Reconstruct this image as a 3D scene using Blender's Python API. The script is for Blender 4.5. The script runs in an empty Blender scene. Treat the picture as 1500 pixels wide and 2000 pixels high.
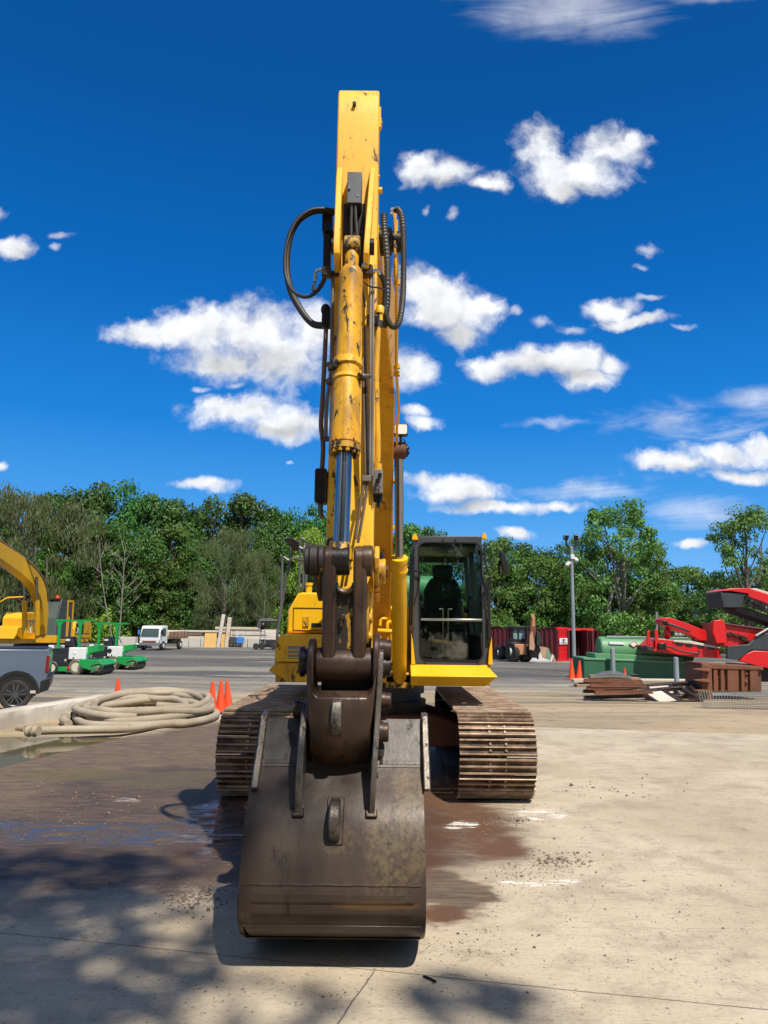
import bpy, math, random
from mathutils import Vector, Matrix, Euler
random.seed(11)
C = bpy.context.scene.collection
S = bpy.context.scene
# ------------------------------------------------------------ camera
PITCH = math.radians(8.27); ROLL = math.radians(0.6); CAMH = 1.7; F = 1500.0
cam = bpy.data.objects.new('camera', bpy.data.cameras.new('camera')); C.objects.link(cam)
cam.data.sensor_fit = 'VERTICAL'; cam.data.sensor_height = 36; cam.data.lens = 27
cam.data.clip_start = .05; cam.data.clip_end = 3000
cam.matrix_world = Matrix.Translation((0, 0, CAMH)) @ Matrix.Rotation(math.pi/2+PITCH, 4, 'X') @ Matrix.Rotation(ROLL, 4, 'Z')
S.camera = cam
CR, SR, CP, SP = math.cos(ROLL), math.sin(ROLL), math.cos(PITCH), math.sin(PITCH)
def ray(px, py):
    x = (px-750)/F; y = -(py-1000)/F
    x, y = x*CR-y*SR, x*SR+y*CR
    return (x, CP-y*SP, SP+y*CP)
def at(px, py, Y):
    r = ray(px, py); k = Y/r[1]
    return Vector((r[0]*k, Y, CAMH+r[2]*k))
def gnd(px, py, z=0):
    r = ray(px, py); k = (z-CAMH)/r[2]
    return Vector((r[0]*k, r[1]*k, z))
def proj(p):
    x, y, z = p[0], p[1], p[2]-CAMH
    d = y*CP+z*SP; u = -y*SP+z*CP
    a, b = x/d, u/d
    a, b = a*CR+b*SR, -a*SR+b*CR
    return (750+F*a, 1000-F*b)
# ------------------------------------------------------------ light
S.view_settings.view_transform = 'Standard'; S.view_settings.look = 'None'
S.view_settings.exposure = 0.2; S.view_settings.gamma = 1
SUN = Vector((0.31, -0.56, 1.0)).normalized()
sl = bpy.data.lights.new('sun', 'SUN'); sl.energy = 5.0; sl.angle = math.radians(0.53); sl.color = (1, .955, .88)
so = bpy.data.objects.new('sun', sl); C.objects.link(so)
so.rotation_euler = SUN.to_track_quat('Z', 'Y').to_euler()
# ------------------------------------------------------------ node helpers
class NT:
    def __init__(s, nt): s.nt = nt; s.n = nt.nodes; s.l = nt.links
    def node(s, t, **kw):
        o = s.n.new(t)
        for k, v in kw.items(): setattr(o, k, v)
        return o
    def put(s, sock, v):
        if v is None: return
        if hasattr(v, 'links') or isinstance(v, bpy.types.NodeSocket): s.l.new(v, sock)
        else:
            if sock.type == 'RGBA' and len(v) == 3: v = (*v, 1)
            sock.default_value = v
    def math(s, op, a, b=None, c=None, clamp=False):
        o = s.node('ShaderNodeMath', operation=op, use_clamp=clamp)
        s.put(o.inputs[0], a)
        if b is not None: s.put(o.inputs[1], b)
        if c is not None: s.put(o.inputs[2], c)
        return o.outputs[0]
    def vec(s, op, a, b=None, c=None):
        o = s.node('ShaderNodeVectorMath', operation=op)
        s.put(o.inputs[0], a)
        if b is not None: s.put(o.inputs[3 if op == 'SCALE' else 1], b)
        if c is not None: s.put(o.inputs[2], c)
        return o.outputs['Value'] if op in ('LENGTH', 'DOT_PRODUCT', 'DISTANCE') else o.outputs[0]
    def noise(s, v, scale, detail=4, rough=.55, dist=0):
        o = s.node('ShaderNodeTexNoise'); s.put(o.inputs['Vector'], v)
        o.inputs['Scale'].default_value = scale; o.inputs['Detail'].default_value = detail
        o.inputs['Roughness'].default_value = rough; o.inputs['Distortion'].default_value = dist
        return o.outputs['Fac']
    def step(s, v, a, b):      # smooth 0..1 as v goes a..b
        o = s.node('ShaderNodeMapRange', interpolation_type='SMOOTHSTEP'); s.put(o.inputs[0], v)
        o.inputs[1].default_value = a; o.inputs[2].default_value = b
        return o.outputs[0]
    def mix(s, f, a, b, mode='MIX'):
        o = s.node('ShaderNodeMix', data_type='RGBA', blend_type=mode)
        s.put(o.inputs[0], f); s.put(o.inputs[6], a); s.put(o.inputs[7], b)
        return o.outputs[2]
    def blobs(s, v, bl, k=.25):  # smooth min of normalised distances to ellipses (cx,cy,rx,ry)
        acc = None
        for (cx, cy, rx, ry) in bl:
            q = s.vec('MULTIPLY_ADD', v, (1/rx, 1/ry, 0), (-cx/rx, -cy/ry, 0))
            q = s.vec('LENGTH', q)
            acc = q if acc is None else s.math('SMOOTH_MIN', acc, q, k)
        return acc
# ------------------------------------------------------------ sky
W = bpy.data.worlds.new('World'); S.world = W; W.use_nodes = True
t = NT(W.node_tree); t.n.clear()
wo = t.node('ShaderNodeOutputWorld'); bg = t.node('ShaderNodeBackground'); t.l.new(bg.outputs[0], wo.inputs[0])
bg.inputs[1].default_value = 0.10
sky = t.node('ShaderNodeTexSky', sky_type='NISHITA', sun_disc=False)
sky.sun_elevation = math.asin(SUN.z); sky.sun_rotation = math.atan2(SUN.x, SUN.y)
sky.air_density = 1; sky.dust_density = .3; sky.ozone_density = 3
tc = t.node('ShaderNodeTexCoord')
sep = t.node('ShaderNodeSeparateXYZ'); t.l.new(tc.outputs['Generated'], sep.inputs[0])
yy = t.math('MAXIMUM', sep.outputs[1], .02)
uu = t.math('DIVIDE', sep.outputs[0], yy); vv = t.math('DIVIDE', sep.outputs[2], yy)
cmb = t.node('ShaderNodeCombineXYZ'); t.l.new(uu, cmb.inputs[0]); t.l.new(vv, cmb.inputs[1])
uv = cmb.outputs[0]
# deep polarised blue of the photograph: the physical sky weighted by a colour per height
ramp = t.node('ShaderNodeValToRGB'); t.put(ramp.inputs[0], sep.outputs[2])
cr = ramp.color_ramp
stops = [(0.0, (.25, .58, 1.0)), (.06, (.17, .50, .97)), (.14, (.065, .36, .88)), (.25, (.010, .235, .74)), (.40, (.001, .145, .54)), (.58, (.0006, .092, .36)), (1, (.0008, .06, .22))]
while len(cr.elements) < len(stops): cr.elements.new(.5)
for e, (p, c) in zip(cr.elements, stops): e.position = p; e.color = (*c, 1)
blue = t.vec('SCALE', ramp.outputs[0], 8.6)
skyc = t.mix(.97, sky.outputs[0], blue)
def cv(l):
    out = []
    for (x, y, rx, ry) in l:
        c = ray(x, y); a = ray(x+5, y); b = ray(x, y+5)
        sx = abs(a[0]/a[1]-c[0]/c[1])/5; sy = abs(b[2]/b[1]-c[2]/c[1])/5
        out.append((c[0]/c[1], c[2]/c[1], rx*sx, ry*sy))
    return out
big = [(300,655,95,28),(395,640,110,48),(510,640,120,60),(560,690,100,66),(440,705,110,36),(610,640,60,55),
 (470,800,110,34),(560,828,95,30),(420,790,50,20),(860,575,85,48),(820,560,50,45),(905,605,70,48),(950,590,40,26),(905,655,50,32),(850,620,90,28),
 (805,722,46,38),(812,800,32,16),(825,822,32,15),(1055,290,52,46),(1080,335,62,48),(1195,290,66,42),(1140,330,90,44),(1095,365,40,22),(1240,275,32,18),
 (815,330,48,30),(880,345,70,28),(955,362,40,20),(955,715,50,22),(1040,705,85,24),(1115,700,80,32),(1150,738,55,24),(1190,712,34,20),
 (1185,600,52,20),(1230,625,74,12),(1330,902,110,20),(1410,888,95,26),(1485,868,50,24),(1450,925,80,14),
 (850,938,75,18),(900,960,95,24),(950,992,95,14),(1080,990,66,12),(1350,1068,32,11),(400,950,60,14),(1010,1042,32,12),(25,487,42,20),(0,915,14,12)]
wisp = [(833,410,14,10),(885,420,18,11),(1275,583,44,9),(1270,490,38,16),(1255,522,22,9),(1110,635,40,16),(1340,645,26,9),(1010,605,20,14),(118,462,32,9),(0,420,20,16),(460,745,36,12),(385,752,30,10),(566,903,10,6),(1060,630,25,14),(110,482,20,8)]
shade = [(480,700,150,34),(570,725,70,30),(530,838,80,14),(880,655,80,24),(1120,368,60,22),(1060,730,120,20),(1400,915,110,14),(900,985,90,14),(860,362,60,14)]
warp = t.node('ShaderNodeTexNoise'); t.put(warp.inputs['Vector'], uv); warp.inputs['Scale'].default_value = 9; warp.inputs['Detail'].default_value = 3
wv = t.vec('SUBTRACT', warp.outputs['Color'], (.5, .5, .5)); uvw = t.vec('ADD', uv, t.vec('SCALE', wv, .035))
warp2 = t.node('ShaderNodeTexNoise'); t.put(warp2.inputs['Vector'], uv); warp2.inputs['Scale'].default_value = 38; warp2.inputs['Detail'].default_value = 4
uvw = t.vec('ADD', uvw, t.vec('SCALE', t.vec('SUBTRACT', warp2.outputs['Color'], (.5, .5, .5)), .022))
n1 = t.math('ADD', t.math('MULTIPLY', t.noise(uvw, 13, 9, .62), .72), t.math('MULTIPLY', t.noise(uvw, 42, 6, .6), .28))
n2 = t.noise(t.vec('ADD', uvw, (-.008, .016, 0)), 13, 5, .5)
db = t.math('SUBTRACT', 1, t.blobs(uvw, cv(big)))
dens = t.step(t.math('ADD', db, t.math('MULTIPLY', t.math('SUBTRACT', n1, .5), 2.9)), -.30, .72)
dw = t.math('SUBTRACT', 1, t.blobs(uvw, cv(wisp)))
densw = t.math('MULTIPLY', t.step(t.math('ADD', dw, t.math('MULTIPLY', t.math('SUBTRACT', n1, .5), 2.6)), .05, .9), .5)
# thin high cloud
skw = t.node('ShaderNodeCombineXYZ'); t.put(skw.inputs[0], t.math('MULTIPLY', uu, 3.2)); t.put(skw.inputs[1], t.math('MULTIPLY', t.math('SUBTRACT', vv, t.math('MULTIPLY', uu, .13)), 20)); n3 = t.noise(skw.outputs[0], 1.0, 8, .62, 1.1)
dc = t.math('SUBTRACT', 1, t.blobs(uvw, cv([(1110, 15, 240, 70), (1350, -25, 230, 35)])))
cir = t.math('MULTIPLY', t.step(t.math('ADD', dc, t.math('MULTIPLY', t.math('SUBTRACT', n3, .5), 1.2)), 0.0, .9), .48)
dc2 = t.math('SUBTRACT', 1, t.blobs(uvw, cv([(1075, 822, 100, 14), (1330, 820, 210, 60), (1470, 790, 140, 50), (1150, 960, 260, 30), (1380, 1010, 200, 50)])))
cir2 = t.math('MULTIPLY', t.step(t.math('ADD', dc2, t.math('MULTIPLY', t.math('SUBTRACT', n3, .50), 3.0)), 0.1, 1.5), .60)
a = t.math('MAXIMUM', t.math('MAXIMUM', dens, densw), t.math('MAXIMUM', cir, cir2), clamp=True)
a = t.math('MULTIPLY', a, t.step(sep.outputs[1], .05, .3))
back = t.math('MULTIPLY', t.step(t.noise(tc.outputs['Generated'], 3.2, 7, .6), .46, .60), t.step(sep.outputs[1], .0, -.25))   # unseen cumulus added behind the camera to whiten fill and reflections
a = t.math('MAXIMUM', a, back)
ds = t.math('SUBTRACT', 1, t.blobs(uvw, cv(shade)))
sh = t.math('MULTIPLY', t.step(t.math('ADD', ds, t.math('MULTIPLY', t.math('SUBTRACT', n1, .5), .8)), -.3, .8), .26)
lit = t.math('ADD', .92, t.math('MULTIPLY', t.math('SUBTRACT', n1, n2), 1.0))
lit = t.math('SUBTRACT', lit, sh)
lit = t.math('MULTIPLY', lit, 8.8)
cc = t.node('ShaderNodeCombineXYZ')
t.put(cc.inputs[0], lit); t.put(cc.inputs[1], t.math('MULTIPLY', lit, 1.02)); t.put(cc.inputs[2], t.math('MULTIPLY', lit, 1.06))
t.put(bg.inputs[0], t.mix(a, skyc, cc.outputs[0]))
# ------------------------------------------------------------ materials
def newmat(name):
    m = bpy.data.materials.new(name); m.use_nodes = True; k = NT(m.node_tree); k.n.clear()
    o = k.node('ShaderNodeOutputMaterial'); b = k.node('ShaderNodeBsdfPrincipled'); k.l.new(b.outputs[0], o.inputs[0])
    tcx = k.node('ShaderNodeTexCoord')
    return m, k, b, tcx.outputs['Object'], o
def bump(k, b, h, st=.3, dist=.01):
    u = k.node('ShaderNodeBump'); u.inputs['Strength'].default_value = st; u.inputs['Distance'].default_value = dist
    k.put(u.inputs['Height'], h); k.l.new(u.outputs[0], b.inputs['Normal'])
def worn(name, col, col2=None, wear=0, wcol=(.03, .022, .018), sc=9, rough=.45, metal=0, var=.25, bst=.15, dirt=0, dcol=(.16, .11, .07), stretch=(1, 1, .45), coat=0, wrough=.6, scr=0):
    m, k, b, oc, _ = newmat(name)
    v = k.vec('MULTIPLY', oc, stretch)
    big_ = k.noise(v, sc*.22, 4, .6); fine = k.noise(v, sc*3.2, 5, .65)
    c = k.mix(k.step(big_, .35, .68), col, col2 or tuple(x*(1-var) for x in col))
    c = k.mix(k.math('MULTIPLY', k.step(fine, .45, .75), .35), c, tuple(x*(1-var) for x in (col2 or col)))
    if dirt:
        d = k.noise(k.vec('MULTIPLY', oc, (1, 1, .25)), sc*.7, 6, .65)
        c = k.mix(k.math('MULTIPLY', k.step(d, .58-.22*dirt, .80-.15*dirt), min(1, dirt*1.1)), c, dcol)
    rg = k.math('ADD', rough, k.math('MULTIPLY', k.math('SUBTRACT', fine, .5), .3), clamp=True)
    if wear:
        w = k.noise(v, sc, 9, .70, .4)
        th = .69-.23*wear
        ch = k.noise(oc, sc*5.5, 5, .6, .3); ln = k.noise(k.vec('MULTIPLY', oc, (9, 9, .8)), sc*.9, 5, .6, .8); ln2 = k.noise(k.vec('MULTIPLY', oc, (1, 1, 11)), sc*1.1, 5, .6, 1.4)
        wm = k.math('MAXIMUM', k.step(w, th, th+.03), k.math('MULTIPLY', k.step(ch, .715-.06*wear, .74-.06*wear), .85))
        wm = k.math('MAXIMUM', wm, k.math('MULTIPLY', k.math('MAXIMUM', k.step(ln, .70-.04*wear, .74-.04*wear), k.step(ln2, .72-.04*wear, .76-.04*wear)), .75))
        c = k.mix(wm, c, wcol); rg = k.mix(wm, rg, (wrough,)*3)
        c = k.mix(k.math('MULTIPLY', k.math('MULTIPLY', k.step(w, th-.05, th), k.math('SUBTRACT', 1, wm)), .35), c, tuple(x*.45 for x in col))
    if scr:
        s1 = k.noise(k.vec('MULTIPLY', oc, (1, 1, 14)), sc*1.6, 4, .6, 1.5); s2 = k.noise(k.vec('MULTIPLY', oc, (13, 9, 1)), sc*1.3, 4, .6, 1.2)
        sm = k.math('MULTIPLY', k.math('ADD', k.step(s1, .66, .74), k.step(s2, .66, .74), clamp=True), scr)
        c = k.mix(sm, c, tuple(min(1, x*2.6+.02) for x in col))
    k.put(b.inputs['Base Color'], c); k.put(b.inputs['Roughness'], rg)
    b.inputs['Metallic'].default_value = metal; b.inputs['Coat Weight'].default_value = coat
    if bst: bump(k, b, fine, bst, .006)
    return m
M = {}
Yc = (.80, .40, .006)
M['yellow'] = worn('yellow_paint', (.86, .475, .006), (.80, .42, .005), wear=.12, sc=7, rough=.36, dirt=.22, dcol=(.42, .21, .02), bst=.05)
M['yellow_old'] = worn('scratched_yellow_paint', (.80, .42, .007), (.68, .33, .009), wear=.54, sc=17, rough=.42, dirt=.75, dcol=(.30, .15, .025), wcol=(.030, .022, .017), bst=.15)
M['yellow_faded'] = worn('sun_faded_yellow_paint', (.90, .51, .026), (.82, .43, .018), wear=.42, sc=10, rough=.5, dirt=.30, dcol=(.52, .26, .045), wcol=(.07, .035, .015), bst=.1)
M['yellow_boom'] = worn('boom_yellow_paint', (.76, .37, .005), (.68, .31, .005), wear=.42, sc=7, rough=.45, dirt=.35, dcol=(.26, .12, .015), bst=.06)
M['yellow_dirty'] = worn('peeling_yellow_paint', (.68, .36, .010), (.40, .21, .02), wear=.80, sc=11, rough=.5, dirt=.55, dcol=(.08, .05, .03), wcol=(.020, .015, .012), bst=.3)
M['yellow_far'] = worn('machine_yellow', (.82, .43, .008), wear=0, rough=.4, sc=2, bst=0)
M['steel'] = worn('bucket_steel', (.032, .022, .017), (.062, .043, .031), wear=.30, wcol=(.010, .007, .006), sc=4.5, rough=.38, metal=.1, dirt=.30, dcol=(.15, .085, .04), bst=.30, scr=.22, wrough=.5, var=.4)
_nt = NT(M['steel'].node_tree); _b = [n for n in _nt.n if n.type == 'BSDF_PRINCIPLED'][0]; _oc = [n for n in _nt.n if n.type == 'TEX_COORD'][0].outputs['Object']
_src = _b.inputs['Base Color'].links[0].from_socket
_s = _nt.node('ShaderNodeSeparateXYZ'); _nt.l.new(_oc, _s.inputs[0]); _c = _nt.node('ShaderNodeCombineXYZ'); _nt.l.new(_s.outputs[0], _c.inputs[0]); _nt.l.new(_s.outputs[2], _c.inputs[1])
_n = _nt.noise(_oc, 5, 8, .72); _nf = _nt.noise(_oc, 30, 5, .7)
_m1 = _nt.math('MULTIPLY', _nt.step(_nt.math('SUBTRACT', _nt.blobs(_c.outputs[0], [(.33, -.02, .18, .19), (.05, .02, .09, .08), (.40, .20, .10, .14), (-.42, -.40, .05, .12)]), _nt.math('MULTIPLY', _nt.math('SUBTRACT', _n, .5), 2.6)), 1.15, .55), _nt.step(_nf, .36, .60))
_m2 = _nt.math('MULTIPLY', _nt.step(_nt.math('SUBTRACT', _nt.blobs(_c.outputs[0], [(.22, -.255, .24, .022), (-.38, -.46, .10, .03), (.02, -.45, .12, .025)]), _nt.math('MULTIPLY', _nt.math('SUBTRACT', _n, .5), 2.0)), 1.1, .6), .42)
_q = _nt.mix(_nt.math('MULTIPLY', _m1, .55), _src, (.17, .115, .055)); _q = _nt.mix(_m2, _q, (.19, .085, .02)); _nt.put(_b.inputs['Base Color'], _q)
for _k in ('steel',):
    [n for n in M[_k].node_tree.nodes if n.type == 'BSDF_PRINCIPLED'][0].inputs['Specular IOR Level'].default_value = .42
M['web'] = worn('peeled_web_paint', (.62, .33, .010), (.45, .24, .02), wear=1.22, sc=12, rough=.5, dirt=.5, dcol=(.10, .06, .03), wcol=(.022, .015, .012), bst=.3)
M['paleglass'] = worn('painted_sky_window', (.20, .30, .29), (.30, .42, .42), rough=.15, sc=1.5, bst=0)  # opaque glass, pale sky reflection put into its colour
M['farglass'] = worn('machine_window', (.045, .07, .065), (.09, .12, .11), rough=.12, sc=1.5, bst=0)
M['steel_light'] = worn('lighter_bucket_plate', (.036, .029, .024), (.070, .058, .047), wear=.5, wcol=(.018, .013, .010), sc=8, rough=.46, metal=.15, dirt=.35, dcol=(.060, .038, .025), bst=.25, scr=.3, var=.4)
M['steel_edge'] = worn('worn_bright_steel', (.19, .165, .135), (.11, .088, .066), wear=.5, wcol=(.045, .03, .022), sc=22, rough=.4, metal=.6, bst=.5)
M['cast'] = worn('brown_cast_steel', (.030, .019, .014), (.068, .040, .026), wear=.38, wcol=(.012, .009, .008), sc=9, rough=.38, metal=.3, dirt=.45, dcol=(.18, .095, .038), bst=.35, scr=.12)
M['cast_dark'] = worn('greasy_dark_steel', (.012, .010, .009), (.030, .023, .018), wear=.2, sc=14, rough=.36, metal=.3, bst=.25)
m, k, b, oc, _ = newmat('muddy_track_steel')
oi_ = k.node('ShaderNodeObjectInfo'); v_ = k.vec('ADD', k.vec('MULTIPLY', oc, (.7, 1, 1)), k.vec('SCALE', oi_.outputs['Random'], 9.0))
sp_ = k.node('ShaderNodeSeparateXYZ'); k.l.new(oc, sp_.inputs[0])
n1_, n2_ = k.noise(v_, 7, 7, .68), k.noise(v_, 26, 5, .65)
lo_ = k.mix(k.step(n1_, .42, .60), (.060, .034, .022), (.19, .115, .070)); hi_ = k.mix(k.step(n1_, .40, .62), (.25, .155, .09), (.45, .33, .22))
k.put(b.inputs['Base Color'], k.mix(k.math('MULTIPLY', k.step(n2_, .55, .7), .5), k.mix(k.step(sp_.outputs[2], .006, .026), lo_, hi_), (.08, .05, .035)))
b.inputs['Roughness'].default_value = .5; b.inputs['Metallic'].default_value = .3; bump(k, b, n2_, .35, .006); M['shoe'] = m
M['rust'] = worn('brown_rust', (.20, .075, .035), (.11, .045, .025), wear=.3, sc=6, rough=.8, bst=.3)
M['black'] = worn('black_paint', (.018, .018, .019), sc=6, rough=.4, bst=.05)
M['greymetal'] = worn('dark_grey_cab_paint', (.062, .068, .074), (.05, .055, .06), wear=.12, wcol=(.10, .07, .05), sc=8, rough=.36, bst=.04)
M['rail'] = worn('galvanised_rail', (.17, .17, .16), wear=.3, wcol=(.09, .06, .04), sc=16, rough=.45, metal=.5, bst=.1)
M['coverplate'] = worn('charcoal_cover', (.045, .052, .055), sc=10, rough=.45, bst=.03)
M['rubber'] = worn('black_rubber', (.022, .021, .02), (.04, .037, .033), sc=20, rough=.55, bst=.1)
M['tubebrown'] = worn('grimy_tube_paint', (.20, .125, .055), (.09, .06, .035), wear=.4, sc=20, rough=.5, bst=.15)
M['tubegrey'] = worn('bare_steel_tube', (.26, .22, .17), (.17, .13, .09), wear=.3, sc=20, rough=.4, metal=.4, bst=.1)
M['block'] = worn('grey_valve_block', (.20, .18, .155), wear=.35, sc=20, rough=.5, bst=.15)
def simple(name, col, rough=.5, metal=0, spec=None, em=0):
    m, k, b, oc, _ = newmat(name)
    n = k.noise(oc, 14, 4, .6)
    k.put(b.inputs['Base Color'], k.mix(k.math('MULTIPLY', n, .35), col, tuple(c*.7 for c in col)))
    b.inputs['Roughness'].default_value = rough; b.inputs['Metallic'].default_value = metal
    return m
M['chrome'] = simple('chromed_rod', (.34, .345, .34), .20, 1)
M['silver'] = simple('zinc_fitting', (.55, .54, .5), .3, .9)
M['orange'] = simple('orange_cone_plastic', (.90, .075, .012), .5)
M['red'] = worn('red_machine_paint', (.66, .012, .012), rough=.35, sc=3, var=.12, bst=0)
M['redbox'] = worn('red_container_paint', (.72, .012, .02), rough=.5, sc=3, var=.1, bst=0)
M['maroon'] = worn('maroon_container_paint', (.11, .009, .012), rough=.6, sc=3, bst=0)
M['green'] = worn('green_machine_paint', (.01, .30, .06), rough=.4, sc=4, var=.2, bst=0)
M['tankgreen'] = worn('pale_green_tank_paint', (.105, .27, .12), (.09, .235, .11), rough=.5, sc=2, var=.12, dirt=.3, dcol=(.16, .24, .13), bst=0)
M['tankdark'] = worn('dark_green_paint', (.03, .13, .062), rough=.5, sc=2, dirt=.3, dcol=(.07, .14, .075), bst=0)
M['teal'] = worn('teal_container_paint', (.06, .13, .10), rough=.5, sc=1.5, var=.15, bst=0)
M['white'] = worn('white_plastic', (.72, .72, .69), rough=.45, sc=5, var=.1, bst=0)
M['wood'] = worn('weathered_timber', (.62, .53, .41), (.48, .39, .28), rough=.8, sc=4, stretch=(.3, 3, 8), bst=.2)
M['ply'] = worn('plywood', (.66, .40, .12), (.58, .34, .10), rough=.7, sc=3, bst=0)
M['plank'] = worn('pale_plank', (.62, .56, .46), rough=.8, sc=3, bst=0)
M['oldwood'] = worn('brown_board', (.33, .21, .13), rough=.85, sc=6, bst=.2)
M['greyconc'] = worn('block_concrete', (.52, .49, .42), (.42, .39, .33), rough=.9, sc=3, bst=.3)
M['kerb'] = worn('pale_kerb_concrete', (.60, .54, .44), (.44, .38, .29), rough=.9, sc=3, wear=.2, wcol=(.28, .23, .17), bst=.3)
M['post'] = worn('galvanised_post', (.33, .36, .36), rough=.5, sc=4, metal=.3, bst=0)
M['carpaint'] = worn('grey_blue_car_paint', (.10, .135, .185), (.10, .135, .185), rough=.25, sc=3, var=.06, bst=0, coat=.5)
M['hose'] = worn('beige_rubber_hose', (.40, .33, .235), (.31, .25, .17), wear=.2, wcol=(.17, .125, .08), rough=.8, sc=7, stretch=(1, 1, 1), bst=.2)
M['taillight'] = simple('red_lens', (.22, .01, .01), .15)
M['bluepl'] = simple('blue_plastic', (.05, .22, .60), .5)
M['orangem'] = worn('orange_machine_paint', (.62, .20, .05), (.45, .28, .17), rough=.6, sc=2, bst=0)
M['bark'] = worn('dark_bark', (.13, .105, .08), (.08, .065, .05), rough=.9, sc=3, stretch=(2, 2, .5), bst=.4)
M['barkpale'] = worn('pale_poplar_bark', (.22, .20, .16), (.14, .12, .10), rough=.9, sc=3, stretch=(2, 2, .5), bst=.4)
M['palebark'] = worn('bleached_dead_wood', (.24, .22, .18), (.17, .15, .12), rough=.9, sc=3, bst=.2)
M['seat'] = simple('black_seat_fabric', (.016, .016, .02), .8)
M['white_lens'] = simple('frosted_lens', (.80, .80, .76), .25)
M['jug'] = simple('cloudy_plastic_jug', (.62, .58, .42), .4)
M['sign_white'] = simple('sign_white', (.80, .80, .78), .5)
M['sign_dark'] = simple('sign_dark_print', (.10, .03, .035), .5)
def glass(name, tint, gl=.10):
    m, k, b, oc, o = newmat(name); k.n.remove(b)
    tr = k.node('ShaderNodeBsdfTransparent'); tr.inputs[0].default_value = (*tint, 1)
    g = k.node('ShaderNodeBsdfGlossy'); g.inputs['Roughness'].default_value = .02; g.inputs[0].default_value = (.9, .95, 1, 1)
    fr = k.node('ShaderNodeFresnel'); fr.inputs[0].default_value = 1.5
    f = k.math('ADD', k.math('MULTIPLY', fr.outputs[0], .8), k.math('MULTIPLY', k.step(k.noise(oc, 5, 6), .45, .7), gl*.3), clamp=True)
    mx = k.node('ShaderNodeMixShader'); k.put(mx.inputs[0], f); k.l.new(tr.outputs[0], mx.inputs[1]); k.l.new(g.outputs[0], mx.inputs[2])
    k.l.new(mx.outputs[0], o.inputs[0]); return m
M['glass'] = glass('tinted_cab_glass', (.84, .93, .89), .06)
M['glass_dirty'] = glass('dusty_lower_glass', (.78, .82, .79), .45)
M['glass_dark'] = glass('dark_window_glass', (.12, .15, .15))
def leafmat(name, c1, c2, trans=.25):
    m, k, b, oc, o = newmat(name)
    g = k.node('ShaderNodeNewGeometry')
    oi = k.node('ShaderNodeObjectInfo')
    n = k.noise(oc, 1.1, 3, .6)
    r = g.outputs['Random Per Island']
    f = k.math('ADD', k.math('MULTIPLY', k.step(n, .3, .7), .6), k.math('MULTIPLY', r, .4))
    c = k.mix(f, c1, c2)
    hsv = k.node('ShaderNodeHueSaturation'); k.put(hsv.inputs['Color'], c)
    k.put(hsv.inputs['Hue'], k.math('ADD', .5, k.math('MULTIPLY', k.math('SUBTRACT', oi.outputs['Random'], .5), .05)))
    k.put(hsv.inputs['Value'], k.math('ADD', .75, k.math('MULTIPLY', oi.outputs['Random'], .5)))
    k.put(b.inputs['Base Color'], hsv.outputs[0]); b.inputs['Roughness'].default_value = .5
    tl = k.node('ShaderNodeBsdfTranslucent'); k.put(tl.inputs[0], k.vec('MULTIPLY', hsv.outputs[0], (1.6, 1.5, .6)))
    mx = k.node('ShaderNodeMixShader'); mx.inputs[0].default_value = trans
    k.l.new(b.outputs[0], mx.inputs[1]); k.l.new(tl.outputs[0], mx.inputs[2]); k.l.new(mx.outputs[0], o.inputs[0])
    return m
M['leaf_dark'] = leafmat('dark_green_leaves', (.032, .095, .012), (.080, .185, .022))
M['leaf_mid'] = leafmat('mid_green_leaves', (.062, .135, .018), (.125, .225, .032))
M['leaf_olive'] = leafmat('grey_green_willow_leaves', (.080, .120, .036), (.155, .205, .072))
M['leaf_cotton'] = leafmat('pale_green_poplar_leaves', (.080, .165, .026), (.155, .270, .052))
M['leaf_bright'] = leafmat('yellow_green_leaves', (.15, .26, .02), (.24, .36, .035))
# ------------------------------------------------------------ geometry
def tag(o, label=None, cat=None, group=None, kind=None):
    if label: o['label'] = label
    if cat: o['category'] = cat
    if group: o['group'] = group
    if kind: o['kind'] = kind
    return o
def thing(name, label, cat, loc=(0, 0, 0), rz=0, group=None):
    o = bpy.data.objects.new(name, None); C.objects.link(o); o.empty_display_size = .2
    o.location = loc; o.rotation_euler = (0, 0, rz)
    return tag(o, label, cat, group)
def smoothpath(pts, n=6, closed=False):
    P = [Vector(p) for p in pts]; out = []
    m = len(P)
    for i in range(m if closed else m-1):
        if closed: a, b, c, d = P[(i-1) % m], P[i], P[(i+1) % m], P[(i+2) % m]
        else: a, b, c, d = P[max(i-1, 0)], P[i], P[i+1], P[min(i+2, m-1)]
        for j in range(n):
            t_ = j/n
            out.append(.5*((2*b)+(-a+c)*t_+(2*a-5*b+4*c-d)*t_*t_+(-a+3*b-3*c+d)*t_**3))
    if not closed: out.append(P[-1])
    return out
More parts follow.
